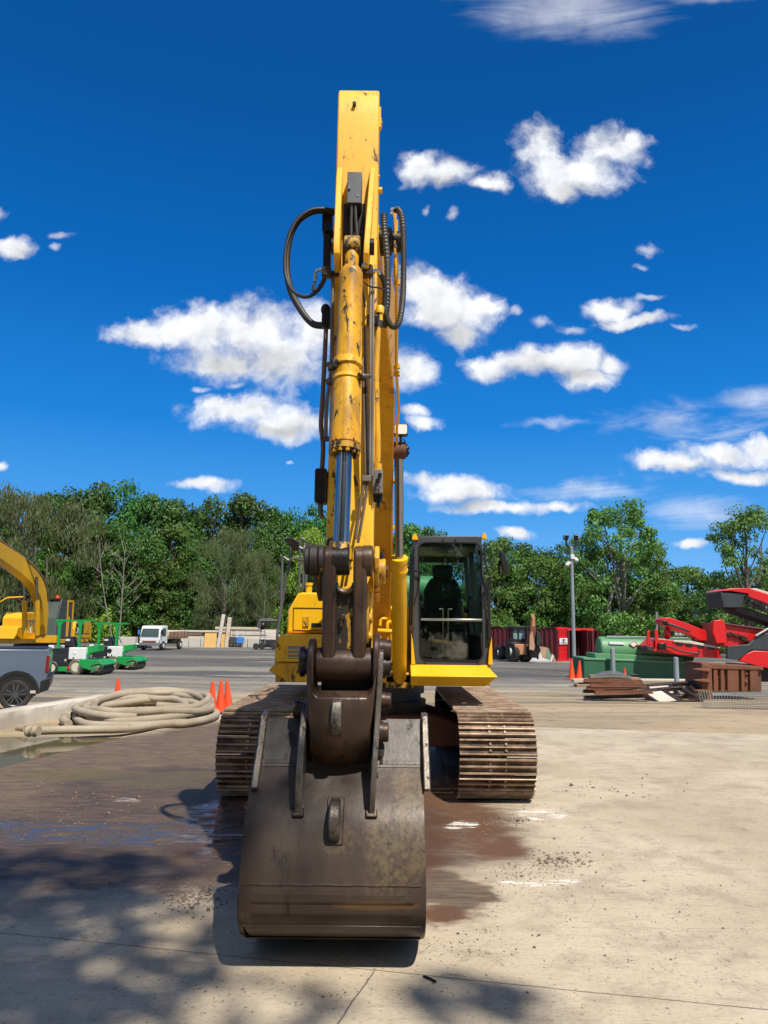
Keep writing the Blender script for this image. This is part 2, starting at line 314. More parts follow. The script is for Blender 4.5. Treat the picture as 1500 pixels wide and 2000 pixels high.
class G:
    def __init__(s): s.v = []; s.f = []
    def box(s, x0, x1, y0, y1, z0, z1):
        b = len(s.v)
        s.v += [Vector(p) for p in [(x0,y0,z0),(x1,y0,z0),(x1,y1,z0),(x0,y1,z0),(x0,y0,z1),(x1,y0,z1),(x1,y1,z1),(x0,y1,z1)]]
        s.f += [tuple(b+i for i in q) for q in [(0,3,2,1),(4,5,6,7),(0,1,5,4),(1,2,6,5),(2,3,7,6),(3,0,4,7)]]
        return s
    def obox(s, c, size, rot=(0, 0, 0)):
        m = Euler(rot).to_matrix(); c = Vector(c); h = Vector(size)/2; b = len(s.v)
        s.box(-h.x, h.x, -h.y, h.y, -h.z, h.z)
        for i in range(b, len(s.v)): s.v[i] = c+m @ s.v[i]
        return s
    def beam(s, a, b_, w, h, up=(0, 0, 1)):
        a = Vector(a); b_ = Vector(b_); d = (b_-a); L = d.length; d.normalize()
        u = Vector(up)
        if abs(d.dot(u)) > .98: u = Vector((0, 1, 0))
        r = d.cross(u).normalized(); u = r.cross(d)
        k = len(s.v); s.box(-w/2, w/2, 0, L, -h/2, h/2)
        for i in range(k, len(s.v)):
            p = s.v[i]; s.v[i] = a+r*p.x+d*p.y+u*p.z
        return s
    def prism(s, poly, axis, a0, a1):
        n = len(poly); b = len(s.v)
        for a in (a0, a1):
            for (p, q) in poly:
                s.v.append(Vector((a, p, q) if axis == 'x' else (p, a, q) if axis == 'y' else (p, q, a)))
        s.f.append(tuple(b+i for i in range(n))); s.f.append(tuple(b+n+i for i in reversed(range(n))))
        for i in range(n):
            j = (i+1) % n; s.f.append((b+i, b+n+i, b+n+j, b+j))
        return s
    def ring(s, outer, inner, axis, a0, a1):   # frame between two loops of equal count
        n = len(outer); b = len(s.v)
        for a in (a0, a1):
            for lp in (outer, inner):
                for (p, q) in lp: s.v.append(Vector((a, p, q) if axis == 'x' else (p, a, q) if axis == 'y' else (p, q, a)))
        for i in range(n):
            j = (i+1) % n
            O0, I0, O1, I1 = b, b+n, b+2*n, b+3*n
            s.f += [(O0+i, O0+j, I0+j, I0+i), (O1+j, O1+i, I1+i, I1+j), (O0+j, O0+i, O1+i, O1+j), (I0+i, I0+j, I1+j, I1+i)]
        return s
    def rev(s, p0, p1, prof, n=20, caps=True):   # prof: (t along p0->p1 in metres, radius)
        p0 = Vector(p0); d = (Vector(p1)-p0).normalized()
        u = d.orthogonal().normalized(); w = d.cross(u); b = len(s.v)
        for (t_, r) in prof:
            for i in range(n):
                a_ = 2*math.pi*i/n; s.v.append(p0+d*t_+(u*math.cos(a_)+w*math.sin(a_))*r)
        for k in range(len(prof)-1):
            for i in range(n):
                j = (i+1) % n; s.f.append((b+k*n+i, b+k*n+j, b+(k+1)*n+j, b+(k+1)*n+i))
        if caps:
            s.f.append(tuple(b+i for i in reversed(range(n)))); e = b+(len(prof)-1)*n; s.f.append(tuple(e+i for i in range(n)))
        return s
    def cyl(s, p0, p1, r, r1=None, n=20, caps=True):
        L = (Vector(p1)-Vector(p0)).length
        return s.rev(p0, p1, [(0, r), (L, r if r1 is None else r1)], n, caps)
    def disc(s, c, axis, r, th, n=20):
        c = Vector(c); a = Vector({'x': (1, 0, 0), 'y': (0, 1, 0), 'z': (0, 0, 1)}[axis])
        e = min(.12*r, th*.3)
        return s.rev(c-a*th/2, c+a*th/2, [(0, r-e), (e, r), (th-e, r), (th, r-e)], n)
    def tube(s, pts, r, n=10, closed=False, rib=0):
        P = [Vector(p) for p in pts]; b = len(s.v); m = len(P)
        prev = None
        for i, p in enumerate(P):
            if closed: d = (P[(i+1) % m]-P[i-1])
            else: d = P[min(i+1, m-1)]-P[max(i-1, 0)]
            d.normalize()
            if prev is None: u = d.orthogonal().normalized()
            else: u = (prev-d*prev.dot(d)).normalized()
            prev = u; w = d.cross(u)
            rr = (r(i/(m-1)) if callable(r) else r)*(1+(rib if i % 2 else 0))
            for k in range(n):
                a_ = 2*math.pi*k/n; s.v.append(p+(u*math.cos(a_)+w*math.sin(a_))*rr)
        for i in range(m if closed else m-1):
            for k in range(n):
                j = (k+1) % n; i2 = (i+1) % m
                s.f.append((b+i*n+k, b+i*n+j, b+i2*n+j, b+i2*n+k))
        if not closed:
            s.f.append(tuple(b+i for i in reversed(range(n)))); s.f.append(tuple(b+(m-1)*n+i for i in range(n)))
        return s
    def ball(s, c, r, n=12, m=7, sc=(1, 1, 1)):
        c = Vector(c); b = len(s.v)
        for i in range(m+1):
            th = math.pi*(i/m); rr = max(math.sin(th), .02)
            for j in range(n):
                a_ = 2*math.pi*j/n; s.v.append(c+Vector((math.cos(a_)*rr*r*sc[0], math.sin(a_)*rr*r*sc[1], math.cos(th)*r*sc[2])))
        for i in range(m):
            for j in range(n):
                k = (j+1) % n; s.f.append((b+i*n+j, b+(i+1)*n+j, b+(i+1)*n+k, b+i*n+k))
        return s
    def build(s, name, mat, parent=None, bevel=0, ang=32, smooth=True, sub=0, solid=0):
        org = Vector((0, 0, 0)); p = parent
        while p is not None: org += Vector(p.location); p = p.parent
        me = bpy.data.meshes.new(name); me.from_pydata([tuple(v-org) for v in s.v], [], s.f)
        me.materials.append(mat if not isinstance(mat, str) else M[mat])
        o = bpy.data.objects.new(name, me); C.objects.link(o); o.parent = parent
        import bmesh
        bm = bmesh.new(); bm.from_mesh(me); bmesh.ops.recalc_face_normals(bm, faces=bm.faces); bm.to_mesh(me); bm.free()
        if smooth:
            me.polygons.foreach_set('use_smooth', [True]*len(me.polygons)); me.set_sharp_from_angle(angle=math.radians(ang))
        if solid:
            md = o.modifiers.new('solid', 'SOLIDIFY'); md.thickness = solid; md.offset = 0
        if bevel:
            md = o.modifiers.new('bevel', 'BEVEL'); md.width = bevel; md.segments = 2; md.limit_method = 'ANGLE'; md.angle_limit = math.radians(35); md.harden_normals = False
        return o
def rrect(x0, x1, z0, z1, r, n=5):
    out = []
    for (cx, cz, a0) in ((x1-r, z1-r, 0), (x0+r, z1-r, 90), (x0+r, z0+r, 180), (x1-r, z0+r, 270)):
        for i in range(n+1):
            a_ = math.radians(a0+90*i/n); out.append((cx+r*math.cos(a_), cz+r*math.sin(a_)))
    return out
def copytree(o, parent=None):
    c = o.copy(); C.objects.link(c); c.parent = parent
    for ch in list(o.children): copytree(ch, c)
    return c
# ------------------------------------------------------------ ground
def sstep(a, b, x):
    x = max(0, min(1, (x-a)/(b-a))); return x*x*(3-2*x)
def hn(x, y):
    return .5*(math.sin(x*1.7+math.sin(y*1.3)*1.1)+math.sin(y*2.1+1.7*math.sin(x*.9+.5)))
def edge_x(y): return -4.41+.24*(y-9.23)
def gz(x, y):
    z = -.012
    wr = sstep(-.12, .16, x/max(y, 1)); yc = max(0, min(y, 75)-15)
    z -= .018*yc*wr + (.30*sstep(15, 18.5, y)+.005*yc)*(1-wr)
    d = sstep(edge_x(y)+.25, edge_x(y)-.02, x)*sstep(-9.5, -7.5, x)*sstep(5.5, 7, y)*sstep(12.6, 11.2, y)
    z -= d*(.125+.03*hn(x*2.3, y*2.9)+.015*hn(x*9, y*8))
    if y > 13: z += .012*hn(x*.8, y*.9)*sstep(13, 16, y)
    if y > 108: z += .03*(y-108)
    return z
def hit(px, py):
    lo, hi = 3.0, 90.0
    for _ in range(40):
        m_ = (lo+hi)/2; p = at(px, py, m_)
        if p.z > gz(p.x, p.y): lo = m_
        else: hi = m_
    return at(px, py, lo)
slab_poly = [(-7.5, -14), (-6.6, 0), (-4.41, 9.23), (-4.0, 10.97), (-2.9, 15.1), (-1.2, 14.8), (2.54, 13.34), (6.2, 12.7), (16, 11.0), (16, -14)]
def axis(segs):
    out = []
    for a, b, n in segs: out += [a+(b-a)*i/n for i in range(n)]
    return out+[segs[-1][1]]
xs = axis([(-900, -100, 6), (-100, -30, 10), (-30, -11, 14), (-11, -2.4, 60), (-2.4, 12, 30), (12, 40, 14), (40, 100, 8), (100, 900, 6)])
ys = axis([(-400, -20, 6), (-20, 5, 10), (5, 16, 66), (16, 40, 36), (40, 80, 22), (80, 200, 8), (200, 1500, 6)])
g = G()
for y in ys:
    for x in xs: g.v.append(Vector((x, y, gz(x, y) if y < 90 else gz(x, 90)+0.0*(y-90))))
nx = len(xs)
for j in range(len(ys)-1):
    for i in range(nx-1): g.f.append((j*nx+i, j*nx+i+1, (j+1)*nx+i+1, (j+1)*nx+i))
m, k, b, oc, _ = newmat('yard_ground')
sp = k.node('ShaderNodeSeparateXYZ'); k.l.new(oc, sp.inputs[0])
st = k.vec('MULTIPLY', oc, (.16, .75, 1))
big_ = k.noise(st, .35, 3, .5, .6); mid = k.noise(st, 1.4, 4, .6, .4); fine = k.noise(k.vec('MULTIPLY', oc, (.5, 1, 1)), 5, 8, .78)
yb = k.math('ADD', sp.outputs[1], k.math('MULTIPLY', k.math('SUBTRACT', big_, .5), 16))
dirt = k.mix(k.step(mid, .35, .65), (.40, .30, .18), (.27, .205, .125))
asph = k.mix(k.step(mid, .38, .66), (.125, .115, .100), (.070, .066, .062))
asph = k.mix(k.math('MULTIPLY', k.step(k.noise(k.vec('MULTIPLY', oc, (.04, .17, 1)), 1.1, 4, .55, 1.2), .50, .57), .85), asph, (.25, .222, .168))
c_dk = k.step(k.noise(k.vec('MULTIPLY', oc, (.03, .16, 1)), 1.3, 3, .5, .8), .50, .58)
tran = k.mix(k.step(mid, .40, .60), (.27, .235, .175), (.18, .16, .13))
c = k.mix(k.step(yb, 18.5, 24), dirt, tran); c = k.mix(k.step(yb, 25, 33), c, asph)
c = k.mix(k.math('MULTIPLY', c_dk, k.math('MULTIPLY', k.step(yb, 12, 22), .75)), c, (.058, .054, .050))
pale = k.step(k.blobs(k.vec('ADD', oc, k.vec('SCALE', k.node('ShaderNodeTexNoise').outputs['Color'], .5)), [(*gnd(300, 1326)[:2], 2.0, .45), (*gnd(1165, 1326)[:2], 1.6, .6), (*gnd(540, 1300)[:2], 2.4, .5), (*gnd(1000, 1338)[:2], 1.5, .3)]), 1.2, .8)
c = k.mix(k.math('MULTIPLY', pale, k.math('MULTIPLY', k.step(fine, .42, .54), .7)), c, (.45, .41, .33))
c = k.mix(k.math('MULTIPLY', k.step(fine, .54, .62), .5), c, (.06, .05, .04)); c = k.mix(k.math('MULTIPLY', k.step(fine, .45, .38), .4), c, (.38, .33, .25))
pudm = k.math('MULTIPLY', k.step(sp.outputs[2], -.035, -.075), k.step(sp.outputs[1], 13.4, 12.4)); c = k.mix(pudm, c, (.12, .095, .055))
k.put(b.inputs['Base Color'], c); k.put(b.inputs['Roughness'], k.math('SUBTRACT', .95, k.math('MULTIPLY', pudm, .5)))
bump(k, b, k.math('ADD', mid, k.math('MULTIPLY', fine, .5)), .9, .03)
ground = tag(g.build('ground', m, ang=180), 'dirt and crushed asphalt yard surface', None, kind='structure'); del ground['label']
# concrete slab
def ge(px, py, rx, ry):
    c_ = gnd(px, py); e = gnd(px+rx, py); u_ = gnd(px, py-ry); d_ = gnd(px, py+ry)
    return (c_.x, c_.y, abs(e.x-c_.x), abs(u_.y-d_.y)/2)
m, k, b, oc, _ = newmat('slab_concrete')
wn = k.node('ShaderNodeTexNoise'); k.put(wn.inputs['Vector'], k.vec('MULTIPLY', oc, (1, 1.6, 1))); wn.inputs['Scale'].default_value = 1.3; wn.inputs['Detail'].default_value = 8; wn.inputs['Roughness'].default_value = .65
wc = k.vec('SUBTRACT', wn.outputs['Color'], (.5, .5, .5)); ow = k.vec('ADD', oc, k.vec('SCALE', wc, 1.3)); owf = k.vec('ADD', oc, k.vec('SCALE', wc, .5))
sp = k.node('ShaderNodeSeparateXYZ'); k.l.new(oc, sp.inputs[0])
lo = k.noise(oc, .45, 5, .6, .5); md_ = k.noise(oc, 2.4, 8, .68); fi = k.noise(oc, 17, 6, .7); sw = k.noise(k.vec('MULTIPLY', oc, (1.2, 6, 1)), 2.2, 9, .74, 1.0)
c = k.mix(k.step(lo, .38, .62), (.52, .43, .305), (.42, .34, .23))
c = k.mix(k.math('MULTIPLY', k.step(md_, .46, .64), .55), c, (.30, .23, .16))
fl = k.noise(k.vec('MULTIPLY', oc, (1, 1.7, 1)), 34, 4, .75); c = k.mix(k.math('MULTIPLY', k.step(fl, .56, .64), .55), c, (.17, .13, .09)); c = k.mix(k.math('MULTIPLY', k.step(fl, .42, .34), .45), c, (.62, .54, .42))
blot = k.noise(oc, 6.5, 6, .72, .5); c = k.mix(k.math('MULTIPLY', k.step(blot, .60, .68), .6), c, (.19, .145, .10))
c = k.mix(k.math('MULTIPLY', k.step(sw, .52, .64), .5), c, (.30, .235, .17))
c = k.mix(k.math('MULTIPLY', k.step(fi, .58, .72), .3), c, (.24, .19, .14))
# pinkish mud film round the machine and toward the left
mud1 = k.step(k.blobs(ow, [ge(150, 1560, 480, 110), ge(650, 1600, 330, 100), ge(300, 1480, 320, 60), ge(850, 1740, 110, 50), ge(200, 1690, 350, 40), ge(420, 1450, 180, 50)]), 1.25, .75)
c = k.mix(k.math('MULTIPLY', mud1, .96), c, k.mix(k.step(sw, .38, .60), (.150, .100, .062), (.075, .048, .030)))
# thick brown mud
mud2 = k.step(k.blobs(owf, [ge(870, 1600, 110, 60), ge(800, 1520, 90, 60), ge(450, 1600, 90, 70), ge(870, 1790, 40, 16), ge(760, 1650, 110, 60), ge(950, 1650, 75, 26), ge(720, 1450, 160, 60)]), 1.35, .65)
c = k.mix(k.math('MULTIPLY', k.math('MULTIPLY', mud2, k.step(md_, .30, .50)), k.step(k.math('ADD', sw, k.math('MULTIPLY', mud2, .25)), .48, .62)), c, (.125, .062, .032))
# white scrapes
wh = k.step(k.blobs(owf, [ge(1055, 1722, 75, 10), ge(1060, 1592, 60, 12), ge(905, 1612, 30, 6), ge(1010, 1690, 40, 6), ge(250, 1562, 30, 3)]), 1.15, .75)
c = k.mix(k.math('MULTIPLY', wh, k.step(sw, .50, .56)), c, (.72, .67, .58))
# wet film
wet = k.step(k.blobs(owf, [ge(60, 1625, 250, 24), ge(300, 1632, 190, 26), ge(400, 1600, 60, 40), ge(460, 1620, 60, 60)]), 1.15, .7)
wet = k.math('MULTIPLY', wet, k.step(sw, .42, .54))
damp = k.step(k.blobs(ow, [ge(200, 1650, 430, 100), ge(330, 1540, 250, 50), ge(780, 1620, 120, 70)]), 1.2, .7)
c = k.mix(k.math('MULTIPLY', damp, .6), c, k.vec('MULTIPLY', c, (.50, .46, .45)))
c = k.mix(k.math('MULTIPLY', wet, .85), c, (.055, .042, .034))
grn = k.step(k.blobs(owf, [ge(150, 1512, 130, 10), ge(300, 1528, 110, 8), ge(350, 1515, 80, 8)]), 1.1, .8)
c = k.mix(k.math('MULTIPLY', grn, .6), c, (.10, .085, .03))
# debris specks
vo = k.node('ShaderNodeTexVoronoi'); k.put(vo.inputs['Vector'], oc); vo.inputs['Scale'].default_value = 26
vd = k.math('MULTIPLY', k.step(vo.outputs['Distance'], .17, .09), k.step(vo.outputs['Color'], .62, .70))
c = k.mix(k.math('MULTIPLY', vd, .75), c, (.09, .07, .055))
vo2 = k.node('ShaderNodeTexVoronoi'); k.put(vo2.inputs['Vector'], oc); vo2.inputs['Scale'].default_value = 9
c = k.mix(k.math('MULTIPLY', k.math('MULTIPLY', k.step(vo2.outputs['Distance'], .12, .06), k.step(vo2.outputs['Color'], .66, .7)), .7), c, (.12, .09, .07))
# joints cut in the slab
def joint(a_, b_, w):
    A, B = gnd(*a_), gnd(*b_); d = (B-A).normalized(); nn = (-d.y, d.x, 0)
    q = k.math('ABSOLUTE', k.math('SUBTRACT', k.vec('DOT_PRODUCT', k.vec('ADD', oc, k.vec('SCALE', wc, .035)), nn), A.x*nn[0]+A.y*nn[1]))
    return k.step(q, w, w*.35)
jj = joint((0, 1822), (1400, 1962), .006)
j2 = k.math('MULTIPLY', joint((730, 1895), (660, 1999), .006), k.step(sp.outputs[1], 4.15, 4.05))
jj = k.math('MAXIMUM', jj, j2)
c = k.mix(k.math('MULTIPLY', jj, .75), c, (.07, .05, .04))
k.put(b.inputs['Base Color'], c)
k.put(b.inputs['Roughness'], k.math('SUBTRACT', k.math('SUBTRACT', .92, k.math('MULTIPLY', wet, .62)), k.math('MULTIPLY', k.math('MAXIMUM', k.math('MULTIPLY', mud2, md_), k.math('MULTIPLY', damp, md_)), .60), clamp=True))
hgt = k.math('ADD', k.math('MULTIPLY', md_, .5), k.math('ADD', k.math('MULTIPLY', fi, .5), k.math('MULTIPLY', jj, -1.0)))
bump(k, b, k.math('MULTIPLY', hgt, k.math('SUBTRACT', 1, k.math('MULTIPLY', wet, .93))), .55, .012)
tag(G().prism(slab_poly, 'z', -.3, 0).build('concrete_slab', m, smooth=False), kind='structure')
# puddle
m, k, b, oc, _ = newmat('puddle_water')
k.put(b.inputs['Base Color'], (.10, .085, .045)); b.inputs['Roughness'].default_value = .04; b.inputs['IOR'].default_value = 1.33
bump(k, b, k.noise(k.vec('MULTIPLY', oc, (2, 5, 1)), 2, 3), .03, .01)
tag(G().prism([(-9.3, 5.6), (-4.6, 5.6), (-4.0, 9.3), (-3.4, 12.6), (-9.3, 12.6)], 'z', -.065, -.0555).build('puddle', m, smooth=False), kind='structure')
# grit and clods lying on the slab
rs = random.Random(5)
def rock(g_, p, r, rr=rs):
    b_ = len(g_.v); n = 6
    pts = []
    for i in range(8):
        a_ = rr.uniform(0, 6.283); z_ = rr.uniform(-1, 1); q = math.sqrt(1-z_*z_)
    base = [(1, 0, 0), (-1, 0, 0), (0, 1, 0), (0, -1, 0), (0, 0, 1), (0, 0, -.4)]
    ro = Euler((rr.uniform(-.5, .5), rr.uniform(-.5, .5), rr.uniform(0, 6.28))).to_matrix()
    for q in base:
        v = ro @ Vector(q); v *= r*rr.uniform(.6, 1.25); v.z *= .7
        g_.v.append(Vector(p)+v+Vector((0, 0, r*.25)))
    for q in [(0, 2, 4), (2, 1, 4), (1, 3, 4), (3, 0, 4), (2, 0, 5), (1, 2, 5), (3, 1, 5), (0, 3, 5)]: g_.f.append(tuple(b_+i for i in q))
g = G()
for (cx, cy, sx, sy, n, r0, r1) in [(380, 1755, 45, 22, 160, .004, .012), (300, 1700, 260, 110, 500, .002, .007), (120, 1560, 160, 60, 260, .004, .012), (1090, 1682, 55, 12, 130, .005, .015), (1050, 1700, 90, 35, 260, .003, .008), (990, 1605, 40, 10, 50, .006, .015), (1200, 1750, 300, 160, 420, .002, .0065), (900, 1830, 120, 60, 160, .002, .008), (950, 1600, 150, 40, 160, .004, .009), (600, 1930, 300, 40, 200, .002, .006), (1190, 1545, 130, 25, 30, .008, .02)]:
    for i in range(n):
        px, py = cx+rs.gauss(0, sx*.6), cy+rs.gauss(0, sy*.6)
        if py < 1430: continue
        p = gnd(px, py, 0); rock(g, (p.x, p.y, 0), rs.uniform(r0, r1)*(2 if rs.random() < .05 else 1))
tag(g.build('gravel', worn('grit', (.13, .095, .07), (.25, .19, .14), rough=.9, sc=4, bst=0), smooth=False), 'brown grit and mud crumbs scattered over the concrete', 'gravel', kind='stuff')
g = G(); a_, b_ = gnd(827, 1910), gnd(851, 1921)
g.tube([(a_.x, a_.y, .008), ((a_.x+b_.x)/2, (a_.y+b_.y)/2+.004, .010), (b_.x, b_.y, .008)], .006, 6)
tag(g.build('twig', M['cast_dark']), 'short dark twig lying on the slab in front of the bucket', 'twig')
# ------------------------------------------------------------ the big excavator in front
EX = thing('excavator', 'worn yellow excavator with raised boom and brown bucket filling the foreground', 'excavator', (-.04, 9.4, 0))
def X(px, Y, py=1200): return at(px, py, Y).x
def Z(py, Y, px=690): return at(px, py, Y).z
# ---- undercarriage
TR = .425; Y0, Y1 = 7.97, 10.80; L = Y1-Y0; PER = 2*L+2*math.pi*(TR-.03)
def trackpt(s):      # s along the shoe base line; returns y,z and direction angle
    r = TR-.035; s %= (2*L+2*math.pi*r)
    if s < L: return (Y1-s, TR+r, math.pi)           # top run toward the camera
    s -= L
    if s < math.pi*r: a_ = math.pi/2+s/r; return (Y0+r*math.cos(a_), TR+r*math.sin(a_), a_+math.pi/2)
    s -= math.pi*r
    if s < L: return (Y0+s, TR-r, 0)
    s -= L; a_ = -math.pi/2+s/r; return (Y1+r*math.cos(a_), TR+r*math.sin(a_), a_+math.pi/2)
PER = 2*L+2*math.pi*(TR-.035); NS = 47; pitch = PER/NS
def shoe_mesh(w):
    # profile along travel (p) and outward (q)
    h = pitch/2-.006
    prof = [(-h, -.012), (h, -.012), (h, .0), (h-.010, .034), (h-.020, .034), (h-.028, .002), (.014, .002), (.006, .032), (-.006, .032), (-.014, .002), (-h+.028, .002), (-h+.020, .034), (-h+.010, .034), (-h, .0)]
    g = G().prism([(a, b) for a, b in prof], 'x', -w/2, w/2)
    for sx in (-1, 1):
        for sp_ in (-1, 1): g.cyl((sx*.075, sp_*.030, .0), (sx*.075, sp_*.030, .020), .014, n=6)
    g.box(-.045, .045, -.022, .022, .0025, .0032)
    return g
def make_track(cx, name):
    tk = bpy.data.objects.new(name, None); C.objects.link(tk); tk.parent = EX; tk.location = Vector((cx, 9.385, TR))-EX.location
    w = .74; sm = shoe_mesh(w); first = None
    for i in range(NS):
        y, z, a_ = trackpt(i*pitch+.05)
        if first is None:
            first = G(); first.v = [v.copy() for v in sm.v]; first.f = sm.f
            o = bpy.data.objects.new('x', None)
            me = bpy.data.meshes.new('track_shoe'); me.from_pydata([tuple(v) for v in sm.v], [], sm.f); me.materials.append(M['shoe'])
            import bmesh
            bm = bmesh.new(); bm.from_mesh(me); bmesh.ops.recalc_face_normals(bm, faces=bm.faces); bm.to_mesh(me); bm.free()
            bpy.data.objects.remove(o)
        o = bpy.data.objects.new('track_shoe', me); C.objects.link(o); o.parent = tk
        # local: p -> along travel, q -> outward.  travel dir (cos a, sin a), outward = travel rotated -90
        ca, sa = math.cos(a_), math.sin(a_)
        R3 = Matrix(((1, 0, 0), (0, ca, sa), (0, sa, -ca)))
        jit = random.uniform(-.004, .004)
        R4 = R3.to_4x4(); 
        if R3.determinant() < 0: R3 = Matrix(((-1, 0, 0), (0, ca, sa), (0, sa, -ca))); R4 = R3.to_4x4()
        o.matrix_local = Matrix.Translation(Vector((jit, y-9.385, z-TR))) @ R4
    # chain links, idler, sprocket, rollers, frame
    g = G()
    r = TR-.05
    outl = [(Y0+r*math.cos(a), TR+r*math.sin(a)) for a in [math.pi/2+math.pi*i/12 for i in range(13)]]+[(Y1+r*math.cos(a), TR+r*math.sin(a)) for a in [-math.pi/2+math.pi*i/12 for i in range(13)]]
    r2 = r-.07
    inn = [(Y0+r2*math.cos(a), TR+r2*math.sin(a)) for a in [math.pi/2+math.pi*i/12 for i in range(13)]]+[(Y1+r2*math.cos(a), TR+r2*math.sin(a)) for a in [-math.pi/2+math.pi*i/12 for i in range(13)]]
    for sx in (-.075, .045): g.ring(outl, inn, 'x', cx+sx, cx+sx+.03)
    g.build('track_chain', M['cast_dark'], EX)
    G().disc((cx, Y0+.02, TR), 'x', .28, .10, 28).disc((cx, Y0+.02, TR), 'x', .12, .26, 20).build('idler_wheel', M['cast'], EX)
    g = G().disc((cx, Y1-.02, TR), 'x', .24, .12, 28)
    for i in range(19):
        a = 2*math.pi*i/19; g.obox((cx, Y1-.02+.26*math.cos(a), TR+.26*math.sin(a)), (.05, .05, .07), (a, 0, 0))
    g.build('sprocket', M['cast'], EX)
    s_ = 1 if cx < 0 else -1
    G().prism([(8.2, .22), (10.6, .22), (10.75, .36), (10.6, .60), (10.1, .68), (8.6, .68), (8.15, .52), (8.1, .34)], 'x', cx-.16, cx+.16).build('track_frame', M['rust'], EX, bevel=.02)
    for yy_ in (8.45, 8.85, 9.25, 9.65, 10.05, 10.4): G().disc((cx, yy_, .15), 'x', .09, .24, 18).build('track_roller', M['cast_dark'], EX)
    return tk
TXR, TXL = 1.115, -1.205
make_track(TXR, 'track'); make_track(TXL, 'track')
g = G()
g.prism([(TXL+.1, .36), (TXR-.1, .36), (TXR-.1, .58), (.55, .70), (-.63, .70), (TXL+.1, .58)], 'y', 8.75, 9.0)
g.prism([(TXL+.1, .36), (TXR-.1, .36), (TXR-.1, .58), (.55, .70), (-.63, .70), (TXL+.1, .58)], 'y', 9.75, 10.0)
g.box(-.6, .52, 8.95, 9.8, .42, .70)
g.build('centre_frame', M['rust'], EX, bevel=.02)
G().rev((-.04, 9.35, .70), (-.04, 9.35, 1.1), [(0, .56), (.12, .56), (.12, .50), (.2, .50), (.2, .54), (.37, .54)], 40).build('slew_ring', M['cast_dark'], EX)
G().rev((-.04, 9.35, .55), (-.04, 9.35, 1.0), [(0, .46), (.16, .46)], 32).build('ring_cover', M['cast_dark'], EX)
# ---- revolving deck
g = G()
zb, zt = 1.075, 1.17
g.prism([(-.75, 8.35), (.32, 8.35), (1.15, 8.6), (1.15, 10.9), (.7, 11.5), (-.75, 11.5), (-1.17, 10.9), (-1.17, 8.6)], 'z', zb, zt)
g.build('deck', M['yellow_old'], EX, bevel=.01)
# right hand step below the cab: bright sloping top, deep folded front, chamfered outer end
xl, xr = X(803, 8.2), X(972, 8.2, 1325)
def skirt(name, xi, xo, sgn, mat):
    g = G(); b_ = len(g.v)
    xc = xo-sgn*.13
    top = [(xi, 8.42, 1.27), (xo-sgn*.09, 8.42, 1.27), (xo, 8.16, 1.165), (xi, 8.16, 1.165)]
    bot = [(xi, 8.42, 1.06), (xc, 8.42, 1.06), (xc, 8.22, 1.06), (xi, 8.22, 1.06)]
    g.v += [Vector(p) for p in top+bot]
    g.f += [(0, 1, 2, 3), (7, 6, 5, 4), (3, 2, 6, 7), (2, 1, 5, 6), (1, 0, 4, 5), (0, 3, 7, 4)]
    return g.build(name, mat, EX, bevel=.008)
skirt('cab_step', xl, xr, 1, M['yellow'])
# long side sills running back
G().prism([(8.42, 1.27), (8.42, 1.06), (10.9, 1.06), (10.9, 1.27)], 'x', 1.06, 1.17).build('side_sill', M['yellow_old'], EX, bevel=.01)
G().prism([(8.5, 1.20), (8.5, 1.06), (10.9, 1.06), (10.9, 1.20)], 'x', -1.16, -1.04).build('side_sill', M['yellow_old'], EX, bevel=.01)
# left hand bumper
xo, xi = X(524, 8.15, 1312), X(600, 8.15)
g = G(); b_ = 0
fr = [(xo, Z(1310, 8.15, 524)), (X(537, 8.15, 1296), Z(1296, 8.15, 537)), (-.45, Z(1296, 8.15, 640)), (-.45, Z(1334, 8.15, 640)), (X(562, 8.15, 1332), Z(1332, 8.15, 562))]
g.prism(fr, 'y', 8.15, 8.5); g.build('bumper', M['yellow_old'], EX, bevel=.01)
# left lower box with its vent
def rbox_front(x0, x1, z0, z1, y0, y1, r, name, mat, n=5, **kw): return G().prism(rrect(x0, x1, z0, z1, r, n), 'y', y0, y1).build(name, mat, EX, **kw)
a = at(535, 1298, 8.3); b2 = at(640, 1240, 8.3)
box1 = G().prism([(a.x, a.z), (a.x+.015, b2.z-.06), (a.x+.06, b2.z), (-.42, b2.z), (-.42, a.z)], 'y', 8.3, 9.5).build('toolbox', M['yellow_faded'], EX, bevel=.018)
a = at(562, 1292, 8.29); b2 = at(592, 1262, 8.29)
g = G().ring(rrect(a.x-.01, b2.x+.01, a.z-.01, b2.z+.01, .02), rrect(a.x, b2.x, a.z, b2.z, .015), 'y', 8.285, 8.30)
for i in range(3): zz = a.z+(b2.z-a.z)*(i+1)/4; g.box(a.x, b2.x, 8.286, 8.299, zz-.008, zz+.004)
g.build('vent', M['yellow_faded'], box1)
G().box(a.x, b2.x, 8.294, 8.2985, a.z, b2.z).build('vent_mesh', M['post'], box1)
G().tube([at(541, 1290, 8.27), at(560, 1290, 8.27), at(596, 1291, 8.27)], .018, 8).build('grab_bar', M['yellow_faded'], box1)
